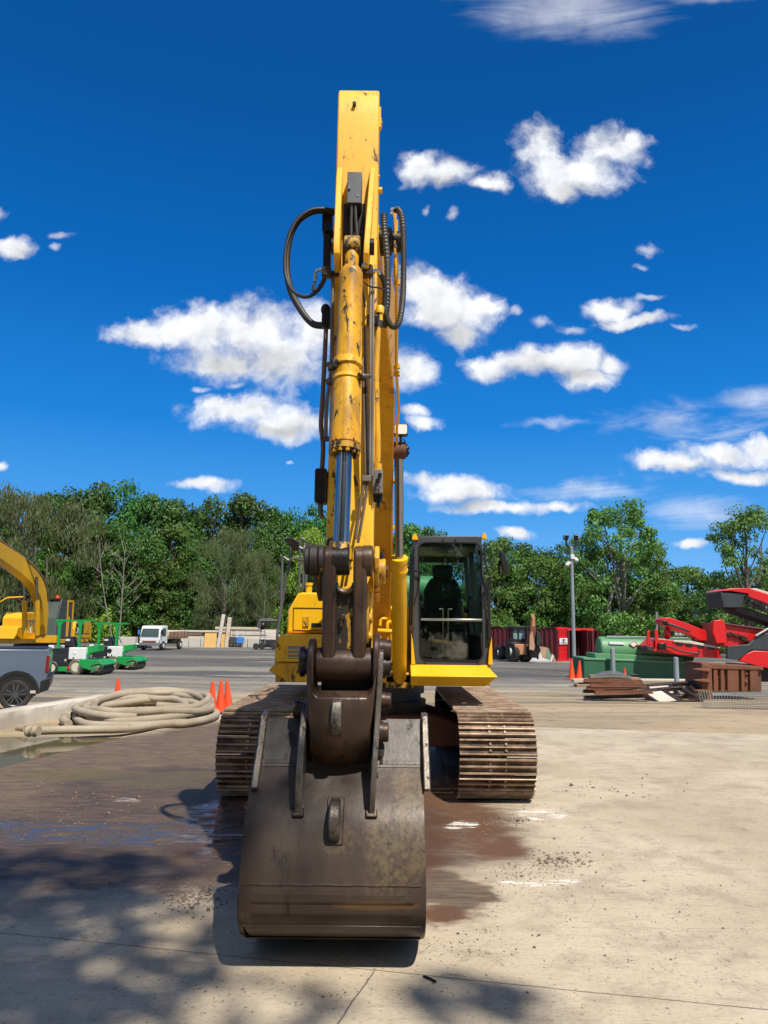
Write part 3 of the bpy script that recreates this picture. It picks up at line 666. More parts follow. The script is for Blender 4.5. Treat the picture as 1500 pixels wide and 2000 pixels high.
# left upper box (tank cover) with curved top, panel lines, handle
a = at(560, 1236, 8.75); b2 = at(585, 1157, 8.75)
zc = at(566, 1190, 8.75).z
prof = [(a.x, a.z), (a.x+.012, zc), (a.x+.07, zc+.10), (b2.x-.02, b2.z-.012), (b2.x+.03, b2.z), (-.42, b2.z), (-.42, a.z)]
box2 = G().prism(prof, 'y', 8.75, 9.9).build('fuel_tank', M['yellow'], EX, bevel=.02)
p1_, p2_ = at(572, 1231, 8.74), at(640, 1188, 8.74)
g = G().ring([(p1_.x-.004, p1_.z-.004), (p2_.x, p1_.z-.004), (p2_.x, p2_.z+.004), (p1_.x-.004, p2_.z+.004)], [(p1_.x+.004, p1_.z+.004), (p2_.x-.006, p1_.z+.004), (p2_.x-.006, p2_.z-.004), (p1_.x+.004, p2_.z-.004)], 'y', 8.744, 8.75)
g.build('door_seam', M['cast_dark'], box2)
p1_, p2_ = at(591, 1224, 8.74), at(603, 1204, 8.74)
G().box(p1_.x, p2_.x, 8.735, 8.75, p1_.z, p2_.z).build('latch', M['yellow_old'], box2, bevel=.004)
p1_, p2_ = at(608, 1225, 8.74), at(628, 1217, 8.74)
G().box(p1_.x, p2_.x, 8.742, 8.75, p1_.z, p2_.z).build('panel_slot', M['black'], box2)
p = at(603, 1157, 8.95)
G().rev((p.x, p.y, p.z-.02), (p.x, p.y, p.z+.2), [(0, .036), (.10, .036), (.10, .045), (.13, .045), (.13, .03)], 20).build('filler_cap', M['yellow'], EX)
# engine bay and counterweight behind
G().prism([(-1.14, 1.17), (1.14, 1.17), (1.14, 1.80), (1.02, 1.93), (-1.02, 1.93), (-1.14, 1.80)], 'y', 10.05, 10.95).build('engine_hood', M['yellow'], EX, bevel=.03)
g = G(); pl = [(-1.17, 10.6)]+[(1.17*math.cos(math.pi+math.pi*i/12)*1.0, 10.6-.95*math.sin(math.pi+math.pi*i/12)) for i in range(13)]+[(1.17, 10.6)]
g.prism([(x, y) for x, y in [(-1.17, 10.5), (-1.17, 10.9), (-1.0, 11.25), (-.6, 11.5), (0, 11.58), (.6, 11.5), (1.0, 11.25), (1.17, 10.9), (1.17, 10.5)]], 'z', 1.1, 1.75)
g.build('counterweight', M['yellow_old'], EX, bevel=.04)
p = at(626, 1135, 9.7)
G().prism(rrect(p.x-.05, p.x+.10, 1.5, at(626, 1118, 9.7).z, .02), 'y', 9.6, 9.8).build('exhaust_stack', M['black'], EX, bevel=.01)
G().box(-.95, .18, 9.92, 10.05, 1.17, 1.62).build('bulkhead', M['black'], EX)
# ---- handrails and left mirror (galvanised tube frame)
def rail(pts, Y, r=.014, name='handrail', mat='rail', n=8):
    P_ = [at(q[0], q[1], q[2] if len(q) > 2 else Y) for q in pts]
    # round the corners
    out = [P_[0]]
    for i in range(1, len(P_)-1):
        a, b_, c_ = P_[i-1], P_[i], P_[i+1]; d = min(.05, (b_-a).length*.4, (c_-b_).length*.4)
        p_, q_ = b_+(a-b_).normalized()*d, b_+(c_-b_).normalized()*d
        for t_ in (0, .33, .67, 1): out.append((p_*(1-t_)+b_*t_)*(1-t_)+(b_*(1-t_)+q_*t_)*t_)
    out.append(P_[-1])
    return G().tube(out, r, n).build(name, M[mat], EX)
rail([(543, 1296), (541, 1240), (549, 1190), (552, 1085), (566, 1098), (572, 1064), (592, 1072)], 8.35)
rail([(547, 1210), (553, 1165), (568, 1090), (600, 1096, 8.6)], 8.45)
rail([(584, 1155), (587, 1048), (600, 1060), (607, 1070, 9.4)], 8.9)
rail([(592, 1155), (594, 1064), (616, 1066, 9.4)], 9.0)
rail([(598, 1155, 9.3), (598, 1070, 9.3)], 9.3)
rail([(508, 1212), (546, 1212)], 8.4, .012)
rail([(508, 1212), (506, 1228)], 8.4, .012)
a = at(569, 1064, 8.3)
g = G().prism([(-.085, .055), (.02, .07), (.085, .02), (.085, -.07), (.05, -.075), (-.03, -.02)], 'y', -.02, .02)
for i in range(len(g.v)): g.v[i] = g.v[i]+a+Vector((0, 0, .01))
g.build('left_mirror', M['cast_dark'], EX, bevel=.008)
# ---- cab
def cabx(px, py, Y=8.45): p = at(px, py, Y); return (p.x, p.z)
lean = lambda z: 8.45+.06*max(0, (z-1.9))
outer_px = [(811, 1048), (940, 1047), (958, 1300), (805, 1298)]
def corner_loop(c4, r, n=5):      # rounded quad, c4 in order tl,tr,br,bl
    out = []; P4 = [Vector(p) for p in c4]
    for i in range(4):
        a, b_, c_ = P4[i-1], P4[i], P4[(i+1) % 4]
        p_, q_ = b_+(a-b_).normalized()*r, b_+(c_-b_).normalized()*r
        for j in range(n+1): t_ = j/n; out.append(tuple(p_*(1-t_)**2+b_*2*t_*(1-t_)+q_*t_*t_))
    return out
CL = [cabx(*p) for p in outer_px]
IL = [cabx(*p) for p in [(817, 1059), (939, 1060), (944, 1291), (820, 1289)]]
cab = bpy.data.objects.new('cab', None); C.objects.link(cab); cab.parent = EX
co = corner_loop(CL, .03); ci = corner_loop(IL, .09); cg = corner_loop([(IL[0][0]+.008, IL[0][1]-.008), (IL[1][0]-.008, IL[1][1]-.008), (IL[2][0]-.008, IL[2][1]+.008), (IL[3][0]+.008, IL[3][1]+.008)], .085)
cab.location = Vector((.75, 9.2, 1.25))-EX.location
def cbuild(g, name, mat, par=None, **kw):
    return g.build(name, M[mat], par or cab, **kw)
cbuild(G().ring(co, ci, 'y', 8.45, 8.53), 'front_frame', 'greymetal', bevel=.008)
cbuild(G().ring(ci, cg, 'y', 8.438, 8.47), 'window_seal', 'black')
zbar = at(880, 1211, 8.45).z
def clip_loop(lp, z0, z1):
    out = []
    n = len(lp)
    for i in range(n):
        a, b_ = lp[i], lp[(i+1) % n]
        ina, inb = z0 <= a[1] <= z1, z0 <= b_[1] <= z1
        if ina: out.append(a)
        if ina != inb:
            zc_ = z1 if (a[1] > z1) != (b_[1] > z1) else z0
            t_ = (zc_-a[1])/(b_[1]-a[1]); out.append((a[0]+(b_[0]-a[0])*t_, zc_))
    return out
cbuild(G().prism(clip_loop(cg, zbar+.012, 9), 'y', 8.452, 8.457), 'windscreen', 'glass', smooth=False)
cbuild(G().prism(clip_loop(cg, 0, zbar-.006), 'y', 8.458, 8.463), 'lower_windscreen', 'glass_dirty', smooth=False)
cbuild(G().box(at(822, 1211, 8.45).x, at(943, 1211, 8.45).x, 8.44, 8.466, zbar-.010, zbar+.014), 'glass_rail', 'silver', bevel=.003)
# roof, pillars, sides, rear
xL0, xR0 = CL[3][0], CL[2][0]; xL1, xR1 = CL[0][0], CL[1][0]; zB, zT = CL[3][1], CL[0][1]
g = G().prism([(8.50, zT-.02), (8.47, zT+.012), (8.7, zT+.035), (9.9, zT+.03), (10.0, zT-.03)], 'x', xL1+.01, xR1-.01); cbuild(g, 'cab_roof', 'greymetal', bevel=.012)
for (xb, xt, s_) in ((xL0, xL1, 1), (xR0, xR1, -1)):
    w_ = .05*s_
    g = G()
    def wall(y0, y1, z0, z1):
        def xx(z): return xb+(xt-xb)*(z-zB)/(zT-zB)
        b_ = len(g.v)
        for (yq, zq) in ((y0, z0), (y1, z0), (y1, z1), (y0, z1)): g.v.append(Vector((xx(zq), yq, zq)))
        for (yq, zq) in ((y0, z0), (y1, z0), (y1, z1), (y0, z1)): g.v.append(Vector((xx(zq)+w_, yq, zq)))
        g.f.extend([(b_, b_+1, b_+2, b_+3), (b_+7, b_+6, b_+5, b_+4)]+[(b_+i, b_+4+i, b_+4+(i+1) % 4, b_+(i+1) % 4) for i in range(4)])
    wall(8.53, 8.64, zB, zT); wall(9.25, 9.33, zB, zT-.06); wall(9.9, 10.0, zB, zT-.02); wall(8.64, 9.9, zT-.07, zT); wall(8.64, 9.9, zB, zB+(.42 if s_ > 0 else .32))
    cbuild(g, 'side_wall', 'greymetal', bevel=.004)
    xg = (xb+xt)/2+w_*.5
    cbuild(G().box(xg-.003, xg+.003, 8.64, 9.9, zB+.3, zT-.07), 'side_window', 'glass', smooth=False)
rl = rrect(xL0+.02, xR0-.03, zB, zT-.01, .04); ri = rrect(xL0+.07, xR0-.07, zB+.50, zT-.17, .05)
cbuild(G().ring(rl, ri, 'y', 9.93, 9.99), 'rear_wall', 'greymetal')
cbuild(G().box(xL0+.06, xR0-.06, 9.955, 9.96, zB+.48, zT-.15), 'rear_window', 'glass', smooth=False)
cbuild(G().box(xL0+.05, xR0-.05, 8.53, 9.93, zB-.03, zB+.02), 'cab_floor', 'black')
cbuild(G().box(xL0+.06, xR0-.06, 8.56, 9.9, zT-.10, zT-.07), 'headliner', 'coverplate')
cbuild(G().prism(rrect(xL0+.12, xL0+.34, zB+.0, zB+.6, .05), 'y', 9.5, 9.85), 'rear_console', 'coverplate')
# seat, headrest, armrests, travel levers, floor mat bits
sx = X(865, 9.45, 1140); 
seat = cab
def sb(g, n, m_='seat', **k_): return cbuild(g, n, m_, seat, **k_)
sb(G().obox((sx, 9.25, zB+.42), (.46, .46, .12), (.06, 0, 0)), 'seat_cushion', bevel=.04)
sb(G().prism([(sx-.24, zB+.45), (sx+.24, zB+.45), (sx+.23, zB+.85), (sx+.15, zB+1.0), (sx-.15, zB+1.0), (sx-.23, zB+.85)], 'y', 9.44, 9.55), 'seat_back', bevel=.04)
sb(G().prism(rrect(sx-.125, sx+.125, zB+.98, zB+1.16, .05), 'y', 9.46, 9.54), 'headrest', bevel=.03)
for s_ in (-1, 1): sb(G().obox((sx+s_*.28, 9.2, zB+.60), (.08, .34, .06)), 'armrest', bevel=.02)
sb(G().box(sx-.15, sx+.15, 9.1, 9.4, zB, zB+.36), 'seat_base', 'coverplate')
for s_ in (-1, 1):
    xq = at(870+s_*5, 1200, 8.75).x
    cbuild(G().tube([(xq, 8.75, zB+.03), (xq, 8.72, at(870, 1190, 8.75).z)], .008, 8).tube([(xq, 8.72, at(870, 1190, 8.75).z), (xq+s_*.045, 8.72, at(870, 1190, 8.75).z+.002)], .010, 8), 'travel_lever', 'silver')
    cbuild(G().obox((xq+s_*.07, 8.72, zB+.06), (.11, .17, .015), (.35, 0, 0)), 'pedal', 'silver', bevel=.003)
    xq = sx+s_*.30
    cbuild(G().tube([(xq, 9.02, zB+.55), (xq, 9.0, zB+.72)], .016, 8).ball((xq, 9.0, zB+.74), .03), 'joystick', 'black')
cbuild(G().prism(rrect(X(925, 8.9)-.06, X(925, 8.9)+.06, zB+.5, zB+.72, .03), 'y', 8.85, 8.95), 'monitor', 'coverplate')
cbuild(G().obox((sx-.02, 8.95, zB+.23), (.30, .10, .03), (.2, .1, .1)), 'rag', 'ply', bevel=.01)
# front trim: yellow side fillets, corner caps, wiper, bolts, hinges
for pl in ([(803, 1240), (812, 1296), (804, 1298), (802, 1297)],):
    cbuild(G().prism([cabx(q[0], q[1], 8.42) for q in [(803, 1236), (806, 1252), (811, 1297), (803, 1298)]], 'y', 8.40, 8.447), 'corner_trim', 'yellow', bevel=.003)
cbuild(G().prism([cabx(q[0], q[1], 8.42) for q in [(960, 1244), (962, 1298), (953, 1298), (955, 1270)]], 'y', 8.40, 8.60), 'corner_trim', 'yellow', bevel=.003)
for (q, w) in (((810, 1049), 4.5), ((945, 1047), 4)):
    cbuild(G().prism([cabx(q[0]-w-1, q[1]+5), cabx(q[0]-w, q[1]-2), cabx(q[0]-2, q[1]-3), cabx(q[0]-1.5, q[1]-6), cabx(q[0]+1.5, q[1]-6), cabx(q[0]+w, q[1]-2), cabx(q[0]+w+2, q[1]+6)], 'y', 8.43, 8.52), 'corner_cap', 'yellow', bevel=.004)
g = G()
for (x_, y_) in ((808, 1085), (808, 1107), (808, 1225), (948, 1080), (949, 1098), (831, 1293), (934, 1293), (866, 1053), (890, 1053)):
    p = at(x_, y_, 8.44); g.rev(p, p+Vector((0, -.02, 0)), [(0, .010), (.008, .010), (.010, .006)], 8)
cbuild(g, 'bolt', 'cast_dark')
cbuild(G().tube([at(806, 1115, 8.42), at(822, 1115, 8.40)], .010, 6).tube([at(822, 1115, 8.41), at(819, 1140, 8.41), at(809, 1185, 8.41)], .005, 6), 'wiper', 'black')
cbuild(G().tube([at(826, 1072, 8.43), at(825, 1100, 8.43)], .004, 5), 'aerial', 'black')
# outer right side: grab rail and mirror
cbuild(G().tube(smoothpath([at(946, 1060, 8.4), at(948, 1100, 8.38), at(957, 1128, 8.38), at(950, 1145, 8.38), at(946, 1190, 8.4)], 5), .011, 8), 'grab_rail', 'black')
cbuild(G().prism([cabx(955, 1130, 8.5), cabx(957, 1250, 8.5), cabx(951, 1250, 8.5), cabx(950, 1130, 8.5)], 'y', 8.40, 8.45), 'door_edge', 'black', bevel=.004)
p = at(958, 1288, 8.43); cbuild(G().disc(p, 'y', .025, .05, 14), 'door_latch', 'black')
cbuild(G().tube([at(952, 1107, 8.5), at(966, 1109, 8.5), at(975, 1112, 8.5)], .010, 6).tube([at(975, 1095, 8.5), at(975, 1125, 8.5)], .012, 6), 'mirror_arm', 'black')
mr = [at(x_, y_, 8.5) for x_, y_ in [(975, 1078), (979, 1075), (986, 1088), (992, 1105), (992, 1118), (990, 1124), (982, 1116), (977, 1098)]]
mirror = cbuild(G().prism([(p.x, p.z) for p in mr], 'y', 8.44, 8.54), 'side_mirror', 'black', bevel=.008)
# ---- boom
BX = -.13
boomp = [(8.75, 1.30), (8.35, 1.75), (7.60, 2.75), (7.05, 3.25), (6.45, 3.62), (5.75, 4.05), (5.2, 4.28), (5.08, 4.40), (5.12, 4.52), (5.25, 4.57), (6.1, 4.40), (6.9, 4.12), (7.45, 3.75), (7.95, 3.10), (8.6, 2.25), (9.2, 1.62), (9.15, 1.35), (8.95, 1.25)]
def boom_x(y): return BX+.0*(y-5)
g = G().prism(boomp, 'x', BX-.205, BX+.215)
for v in g.v:
    if v.x > BX and v.y < 5.9: v.x = BX+.06+(v.y-5.0)*.10
boom = g.build('boom', M['yellow_boom'], EX, bevel=.012)
# side flanges along the boom edges (plates proud of the box)
G().prism([(8.8, 1.26), (9.25, 1.36), (9.2, 1.6), (8.75, 1.62)], 'x', BX-.23, BX+.24).build('boom_foot', M['yellow_boom'], EX, bevel=.01)
for y_, z_ in ((8.98, 1.45), (5.25, 4.45)):
    G().cyl((BX-.26, y_, z_), (BX+.27, y_, z_), .075, n=24).build('boom_pin', M['cast_dark'], EX, bevel=.006)
# boom cylinders
for (s_, x0, x1) in ((1, .135, .185), (-1, -.395, -.445)):
    top = Vector((x0, 7.10, 3.32)); bot = Vector((x1, 8.38, 1.13)); LL = (top-bot).length; d = (top-bot).normalized()
    cyl = G().rev(bot, top, [(-.04, .06), (.0, .075), (.35, .075), (.36, .078), (LL*.50, .078), (LL*.50, .088), (LL*.50+.02, .088), (LL*.50+.02, .081), (LL*.50+.10, .081), (LL*.50+.11, .088), (LL*.50+.15, .088), (LL*.5+.155, .05)], 28).build('boom_cylinder', M['yellow'], EX)
    G().cyl(bot+d*LL*.52, top-d*.06, .043, n=24).build('cylinder_rod', M['chrome'], cyl)
    G().cyl(top-Vector((.06, 0, 0)), top+Vector((.065, 0, 0)), .082, n=24).build('rod_eye', M['rust'], cyl, bevel=.008)
    g = G().cyl(top+Vector((.06*s_, 0, 0)), top+Vector((.085*s_, 0, 0)), .06, n=20)
    for i in range(4):
        a_ = math.pi/4+i*math.pi/2; q = top+Vector((.085*s_, .032*math.cos(a_), .032*math.sin(a_))); g.cyl(q, q+Vector((.014*s_, 0, 0)), .011, n=6)
    g.build('pin_cap', M['cast_dark'], cyl)
    G().cyl(Vector((BX+s_*.20, 7.10, 3.32)), top-Vector((s_*.055, 0, 0)), .07, n=24).build('cylinder_boss', M['yellow'], EX, bevel=.006)
    G().obox(bot+Vector((-.0, .05, -.03)), (.30, .16, .16)).build('cylinder_bracket', M['yellow_dirty'], EX, bevel=.01)
    for i in range(8):
        pass
# yellow hydraulic elbows at the boom foot
for (a0, b0, c0, d0) in (((742, 1222), (744, 1210), (753, 1208), (756, 1212)), ((756, 1232), (757, 1218), (761, 1214), (764, 1218))):
    G().tube(smoothpath([at(*a0, 8.3), at(*b0, 8.3), at(*c0, 8.32), at(*d0, 8.4)], 5), .018, 10).build('elbow_pipe', M['yellow'], EX)
G().tube([at(738, 1232, 8.3), at(770, 1234, 8.3)], .026, 10).build('manifold_pipe', M['yellow'], EX)
for px in (743, 757): G().tube([at(px, 1232, 8.3), at(px, 1325, 8.4)], .014, 8).build('deck_hose', M['yellow_old'], EX)
# work light on the boom
wl = at(783, 839, 7.0)
w0 = G().prism(rrect(wl.x-.068, wl.x+.068, wl.z-.055, wl.z+.055, .02), 'y', wl.y-.01, wl.y+.075).build('work_light', M['black'], EX, bevel=.006)
G().prism(rrect(wl.x-.058, wl.x+.058, wl.z-.045, wl.z+.045, .015), 'y', wl.y-.018, wl.y-.008).build('light_lens', M['white_lens'], w0)
G().tube([wl+Vector((0, .03, -.05)), wl+Vector((0, .03, -.13)), wl+Vector((-.05, .05, -.14))], .012, 8).tube(smoothpath([wl+Vector((.02, .03, -.08)), wl+Vector((.045, .03, -.12)), wl+Vector((.03, .03, -.17)), wl+Vector((0, .03, -.14))], 4), .005, 6).build('light_bracket', M['cast_dark'], w0)
# thin pipes on the right side of the boom
G().tube([at(774, 430, 5.3), at(775, 560, 5.4), at(774, 720, 5.9), at(779, 800, 6.6), at(775, 835, 6.9), at(775, 870, 7.05)], .013, 8).build('side_pipe', M['yellow'], EX)
for py, Y_ in ((552, 5.4), (716, 5.9), (730, 5.95)):
    p = at(775, py, Y_); G().obox(p, (.05, .04, .035)).tube([p, Vector((BX+.2, Y_+.02, p.z))], .010, 6).build('pipe_clamp', M['yellow_old'], EX)
G().tube([at(766, 880, 7.2), at(766, 960, 7.5), at(766, 1040, 7.9), at(766, 1180, 8.5)], .008, 8).build('grease_line', M['yellow_old'], EX)
for (x_, y_, Y_) in ((773, 940, 7.35), (773, 1030, 7.9)):
    p = at(x_, y_, Y_); G().obox(p, (.07, .03, .04)).build('line_bracket', M['yellow_old'], EX)
# ---- arm
AX = -.205; AH = .142
armp = [(4.60, 1.30), (4.53, 1.45), (4.55, 1.9), (4.62, 2.6), (4.70, 3.4), (4.77, 4.1), (4.80, 4.8), (4.82, 5.15), (4.84, 5.30), (4.89, 5.385), (4.99, 5.435), (5.12, 5.43), (5.26, 5.28), (5.40, 4.8), (5.40, 4.3), (5.22, 3.5), (5.0, 2.3), (4.86, 1.5), (4.80, 1.32), (4.7, 1.26)]
g = G().prism(armp, 'x', AX-AH, AX+AH)
for v in g.v: v.x += -.010*(v.z-3)*0
arm = g.build('arm', M['yellow_faded'], EX, bevel=.010)
# bright painted side ribs beside the cylinder
p0_, p1_ = at(663, 330, 4.8), at(662, 520, 4.6)
for (xa, xb_, ya) in ((at(656, 400, 4.7).x, at(668, 400, 4.7).x, 0), (at(713, 440, 4.7).x, at(724, 440, 4.7).x, 0)):
    off = .018 if xa > AX else -.004
    ear = G()
    prof = [(4.81, Z(322, 4.8)), (4.74, Z(345, 4.75)), (4.60, Z(440, 4.6)), (4.545, Z(472, 4.55)), (4.55, Z(495, 4.55)), (4.62, Z(520, 4.6)), (4.80, Z(560, 4.7))]
    ear.prism(prof, 'x', xa, xb_)
    for v in ear.v: v.x += off*(v.z-4.1)/.7*1.6
    ear.build('cylinder_ear', M['yellow_faded'], EX, bevel=.006)
# shade in the hollow between the ears, put in as a dark plate
G().prism([(4.795, Z(400, 4.8)), (4.785, Z(400, 4.8)), (4.755, Z(545, 4.75)), (4.775, Z(545, 4.77))], 'x', at(669, 440, 4.7).x, at(712, 440, 4.7).x).build('ear_shade', M['cast_dark'], EX)
# charcoal cover box with bolts, hoses below it
c0, c1 = at(677, 396, 4.66), at(707, 334, 4.70)
cv_ = G().prism([(4.66, c0.z), (4.70, c1.z-.01), (4.71, c1.z), (4.80, c1.z), (4.80, c0.z)], 'x', c0.x, c1.x).build('cover_box', M['coverplate'], EX, bevel=.004)
g = G()
for q in ((683, 367), (699, 383)):
    p = at(*q, 4.672); g.rev(p, p+Vector((0, -.01, 0)), [(0, .008), (.008, .008)], 6)
g.build('cover_bolt', M['silver'], cv_)
for q in (((687, 396), (686, 430), (686, 470)), ((694, 396), (695, 430), (699, 472))):
    G().tube(smoothpath([at(*p_, 4.68) for p_ in q], 4), .010, 8).build('control_hose', M['rubber'], EX)
# bucket cylinder
T = at(688, 482, 4.60); B = at(665, 1095, 4.30); LL = (B-T).length; dv = (B-T).normalized()
def tt(py):
    lo_, hi = 0, LL
    for _ in range(30):
        m_ = (lo_+hi)/2
        if proj(T+dv*m_)[1] < py: lo_ = m_
        else: hi = m_
    return lo_
P_ = [(0.0, .046), (tt(520), .044), (tt(528), .062), (tt(534), .073), (tt(545), .075), (tt(546), .0745), (tt(700), .0745), (tt(702), .0745), (tt(735), .0745), (tt(737), .081), (tt(750), .083), (tt(752), .084), (tt(828), .084), (tt(829), .088), (tt(845), .088), (tt(846), .093), (tt(868), .093), (tt(869), .087), (tt(876), .087), (tt(877), .055)]
bc = G().rev(T, B, P_, 36).build('bucket_cylinder', M['yellow_old'], EX, ang=25)
for q, r_ in (((704, 716), .088), ((738, 744), .090)):
    G().rev(T, B, [(tt(q[0]), .07), (tt(q[0]), r_), (tt(q[1]), r_), (tt(q[1]), .07)], 32, False).build('cylinder_clamp', M['yellow_faded'], bc)
g = G().rev(T, B, [(tt(872), .08), (tt(872), .094), (tt(882), .094), (tt(882), .06)], 32)
u_ = dv.orthogonal().normalized(); w_ = dv.cross(u_)
for i in range(12):
    a_ = 2*math.pi*i/12; q = T+dv*tt(882)+(u_*math.cos(a_)+w_*math.sin(a_))*.080; g.cyl(q, q+dv*.022, .012, n=6)
g.build('gland_nut', M['yellow_dirty'], bc)
G().cyl(T+dv*tt(878), B-dv*.05, .0455, n=32).build('cylinder_rod', M['chrome'], bc)
G().rev(T-Vector((.05, 0, 0)), T+Vector((.05, 0, 0)), [(0, .062), (.008, .068), (.092, .068), (.1, .062)], 24).build('cylinder_head', M['yellow_dirty'], bc)
G().cyl(T-Vector((.13, 0, 0)), T-Vector((.085, 0, 0)), .05, n=20).build('head_pin', M['cast_dark'], EX)
g = G().cyl(T+Vector((.09, 0, 0)), T+Vector((.14, 0, 0)), .052, n=20)
g.build('head_pin', M['cast_dark'], EX)
G().rev(B-dv*.10, B, [(0, .050), (.03, .062), (.10, .07)], 28).build('rod_end', M['yellow_dirty'], bc)
G().rev(B-Vector((.052, 0, 0)), B+Vector((.052, 0, 0)), [(0, .078), (.008, .084), (.096, .084), (.104, .078)], 28).build('rod_eye', M['cast_dark'], bc)
# clamp bolts of the cylinder bands
for (x_, y_) in ((658, 708), (656, 716), (646, 718), (706, 738), (702, 734), (643, 746)):
    p = at(x_, y_, 4.42); G().cyl(p, p+Vector((0, -.03, 0)), .012, n=6).obox(p+Vector((0, .02, 0)), (.035, .03, .02)).build('clamp_bolt', M['cast'], EX)
G().cyl(at(706, 734, 4.48), at(724, 735, 4.50), .014, n=12).build('clamp_stud', M['block'], EX)
for (y0_, x_) in ((712, 640), (744, 640), (858, 636)):
    G().tube([at(x_, y0_, 4.60), at(657, y0_-4, 4.52)], .016, 8).build('tube_clamp', M['cast'], EX)
# ---- linkage at the end of the rod
def lx(px, Y=4.3, py=1095): return at(px, py, Y).x
g = G()
for (a0, a1, r_) in ((596, 606, .080), (606, 622, .090), (623, 634, .086)):
    g.rev((lx(a0), 4.3, B.z), (lx(a1), 4.3, B.z), [(0, r_-.006), (.005, r_), (lx(a1)-lx(a0)-.005, r_), (lx(a1)-lx(a0), r_-.006)], 28)
g.build('linkage_pin', M['web'], EX)
g = G()
for (a0, a1, r_) in ((708, 728, .088), (729, 734, .066)):
    g.rev((lx(a0), 4.3, B.z), (lx(a1), 4.3, B.z), [(0, r_-.006), (.005, r_), (lx(a1)-lx(a0)-.005, r_), (lx(a1)-lx(a0), r_-.006)], 28)
g.build('linkage_pin', M['cast'], EX)
LB = Vector((at(668, 1298, 4.36).x, 4.36, at(668, 1298, 4.36).z))
# H-shaped link: two legs, web with slot, bottom barrel
def legprof():
    out = []
    for i in range(9):
        a_ = math.pi*(1-i/8); out.append((B.y+.084*math.cos(a_), B.z+.084*math.sin(a_)))
    out += [(LB.y+.085, LB.z+.28), (LB.y+.085, LB.z)]
    for i in range(1, 8):
        a_ = -math.pi*i/8; out.append((LB.y+.085*math.cos(a_), LB.z+.085*math.sin(a_)))
    out += [(LB.y-.085, LB.z), (LB.y-.085, LB.z+.25), (LB.y-.085, (B.z+LB.z)/2)]
    return out
link = G()
link.prism(legprof(), 'x', lx(632), lx(659)); link.prism(legprof(), 'x', lx(691), lx(717))
lk = link.build('bucket_link', M['cast'], EX, bevel=.016)
zs0 = Z(1150, 4.3); 
web = G(); n_ = 10
xa, xb_ = lx(658), lx(692); xm = (xa+xb_)/2; rr_ = (xb_-xa)/2
slot = [(xa, zs0+.10)]+[(xm-rr_*math.cos(math.pi*i/n_), zs0-rr_*.9*math.sin(math.pi*i/n_)+.02) for i in range(n_+1)]+[(xb_, zs0+.10)]
poly = [(xa, Z(1300, 4.33))]+[(xa, zs0+.02)]+[(xm-rr_*math.cos(math.pi*i/n_), zs0+.02-rr_*.85*math.sin(math.pi*i/n_)) for i in range(1, n_)]+[(xb_, zs0+.02), (xb_, Z(1300, 4.33))]
web.prism(poly, 'y', 4.31, 4.37)
web.build('link_web', M['web'], lk, bevel=.006)
G().tube([(xm-rr_*1.12*math.cos(math.pi*i/n_), 4.285, zs0+.03-rr_*1.0*math.sin(math.pi*i/n_)) for i in range(n_+1)], .017, 8).build('slot_rim', M['cast'], lk)
p = at(669, 1205, 4.28); G().cyl(p, p+Vector((0, .05, 0)), .016, n=12).obox(p+Vector((-.008, .02, -.03)), (.02, .03, .05)).build('web_lug', M['cast'], lk, bevel=.004)
G().rev((lx(618, 4.36, 1298), LB.y, LB.z), (lx(728, 4.36, 1298), LB.y, LB.z), [(0, .088), (.008, .094), (.31, .094), (.318, .088)], 32).build('link_barrel', M['cast'], lk)
# idler links back to the arm (yellow, right and left of the rod eye)
for (x0_, x1_, mt) in ((lx(731), lx(741), 'yellow_old'), (lx(610), lx(620), 'cast')):
    G().prism([(4.22, 2.06), (4.28, 2.13), (4.36, 2.12), (4.75, 1.98), (4.80, 1.90), (4.74, 1.83), (4.32, 1.97), (4.24, 2.0)], 'x', x0_, x1_).build('idler_link', M[mt], EX, bevel=.008)
p = at(746, 1116, 4.55)
G().cyl(p-Vector((.03, 0, 0)), p+Vector((.022, 0, 0)), .075, n=24).build('idler_boss', M['yellow_old'], EX, bevel=.008)
G().cyl(p+Vector((.022, 0, 0)), p+Vector((.036, 0, 0)), .035, n=6).build('idler_nut', M['cast'], EX)
q = p+Vector((-.005, -.02, .075)); G().cyl(q, q+Vector((0, 0, .035)), .013, n=8).build('grease_fitting', M['cast_dark'], EX)
g = G()
for (x_, y_, r_) in ((721, 1166, .035), (722, 1208, .03), (722, 1243, .028), (719, 1180, .05)):
    p = at(x_, y_, 4.5); g.disc(p, 'x', r_, .03)
g.build('arm_boss', M['yellow_old'], EX)
G().prism([(4.42, Z(1150, 4.45)), (4.60, Z(1150, 4.6)), (4.60, Z(1260, 4.6)), (4.46, Z(1260, 4.5)), (4.40, Z(1200, 4.45))], 'x', lx(711, 4.45), lx(722, 4.45)).build('arm_side_plate', M['yellow_dirty'], EX, bevel=.006)
G().rev((AX-.15, 4.66, 1.36), (AX+.16, 4.66, 1.36), [(0, .10), (.01, .115), (.30, .115), (.31, .10)], 28).build('arm_tip_shade_drum', M['cast_dark'], EX)  # dark drum added to blacken the shaded gap under the link barrel
G().prism([(4.50, 1.27), (4.50, 1.62), (4.53, 1.62), (4.53, 1.27)], 'x', AX-.14, AX+.14).build('arm_tip_shade_plate', M['cast_dark'], EX)  # dark plate standing in for shade in the same gap
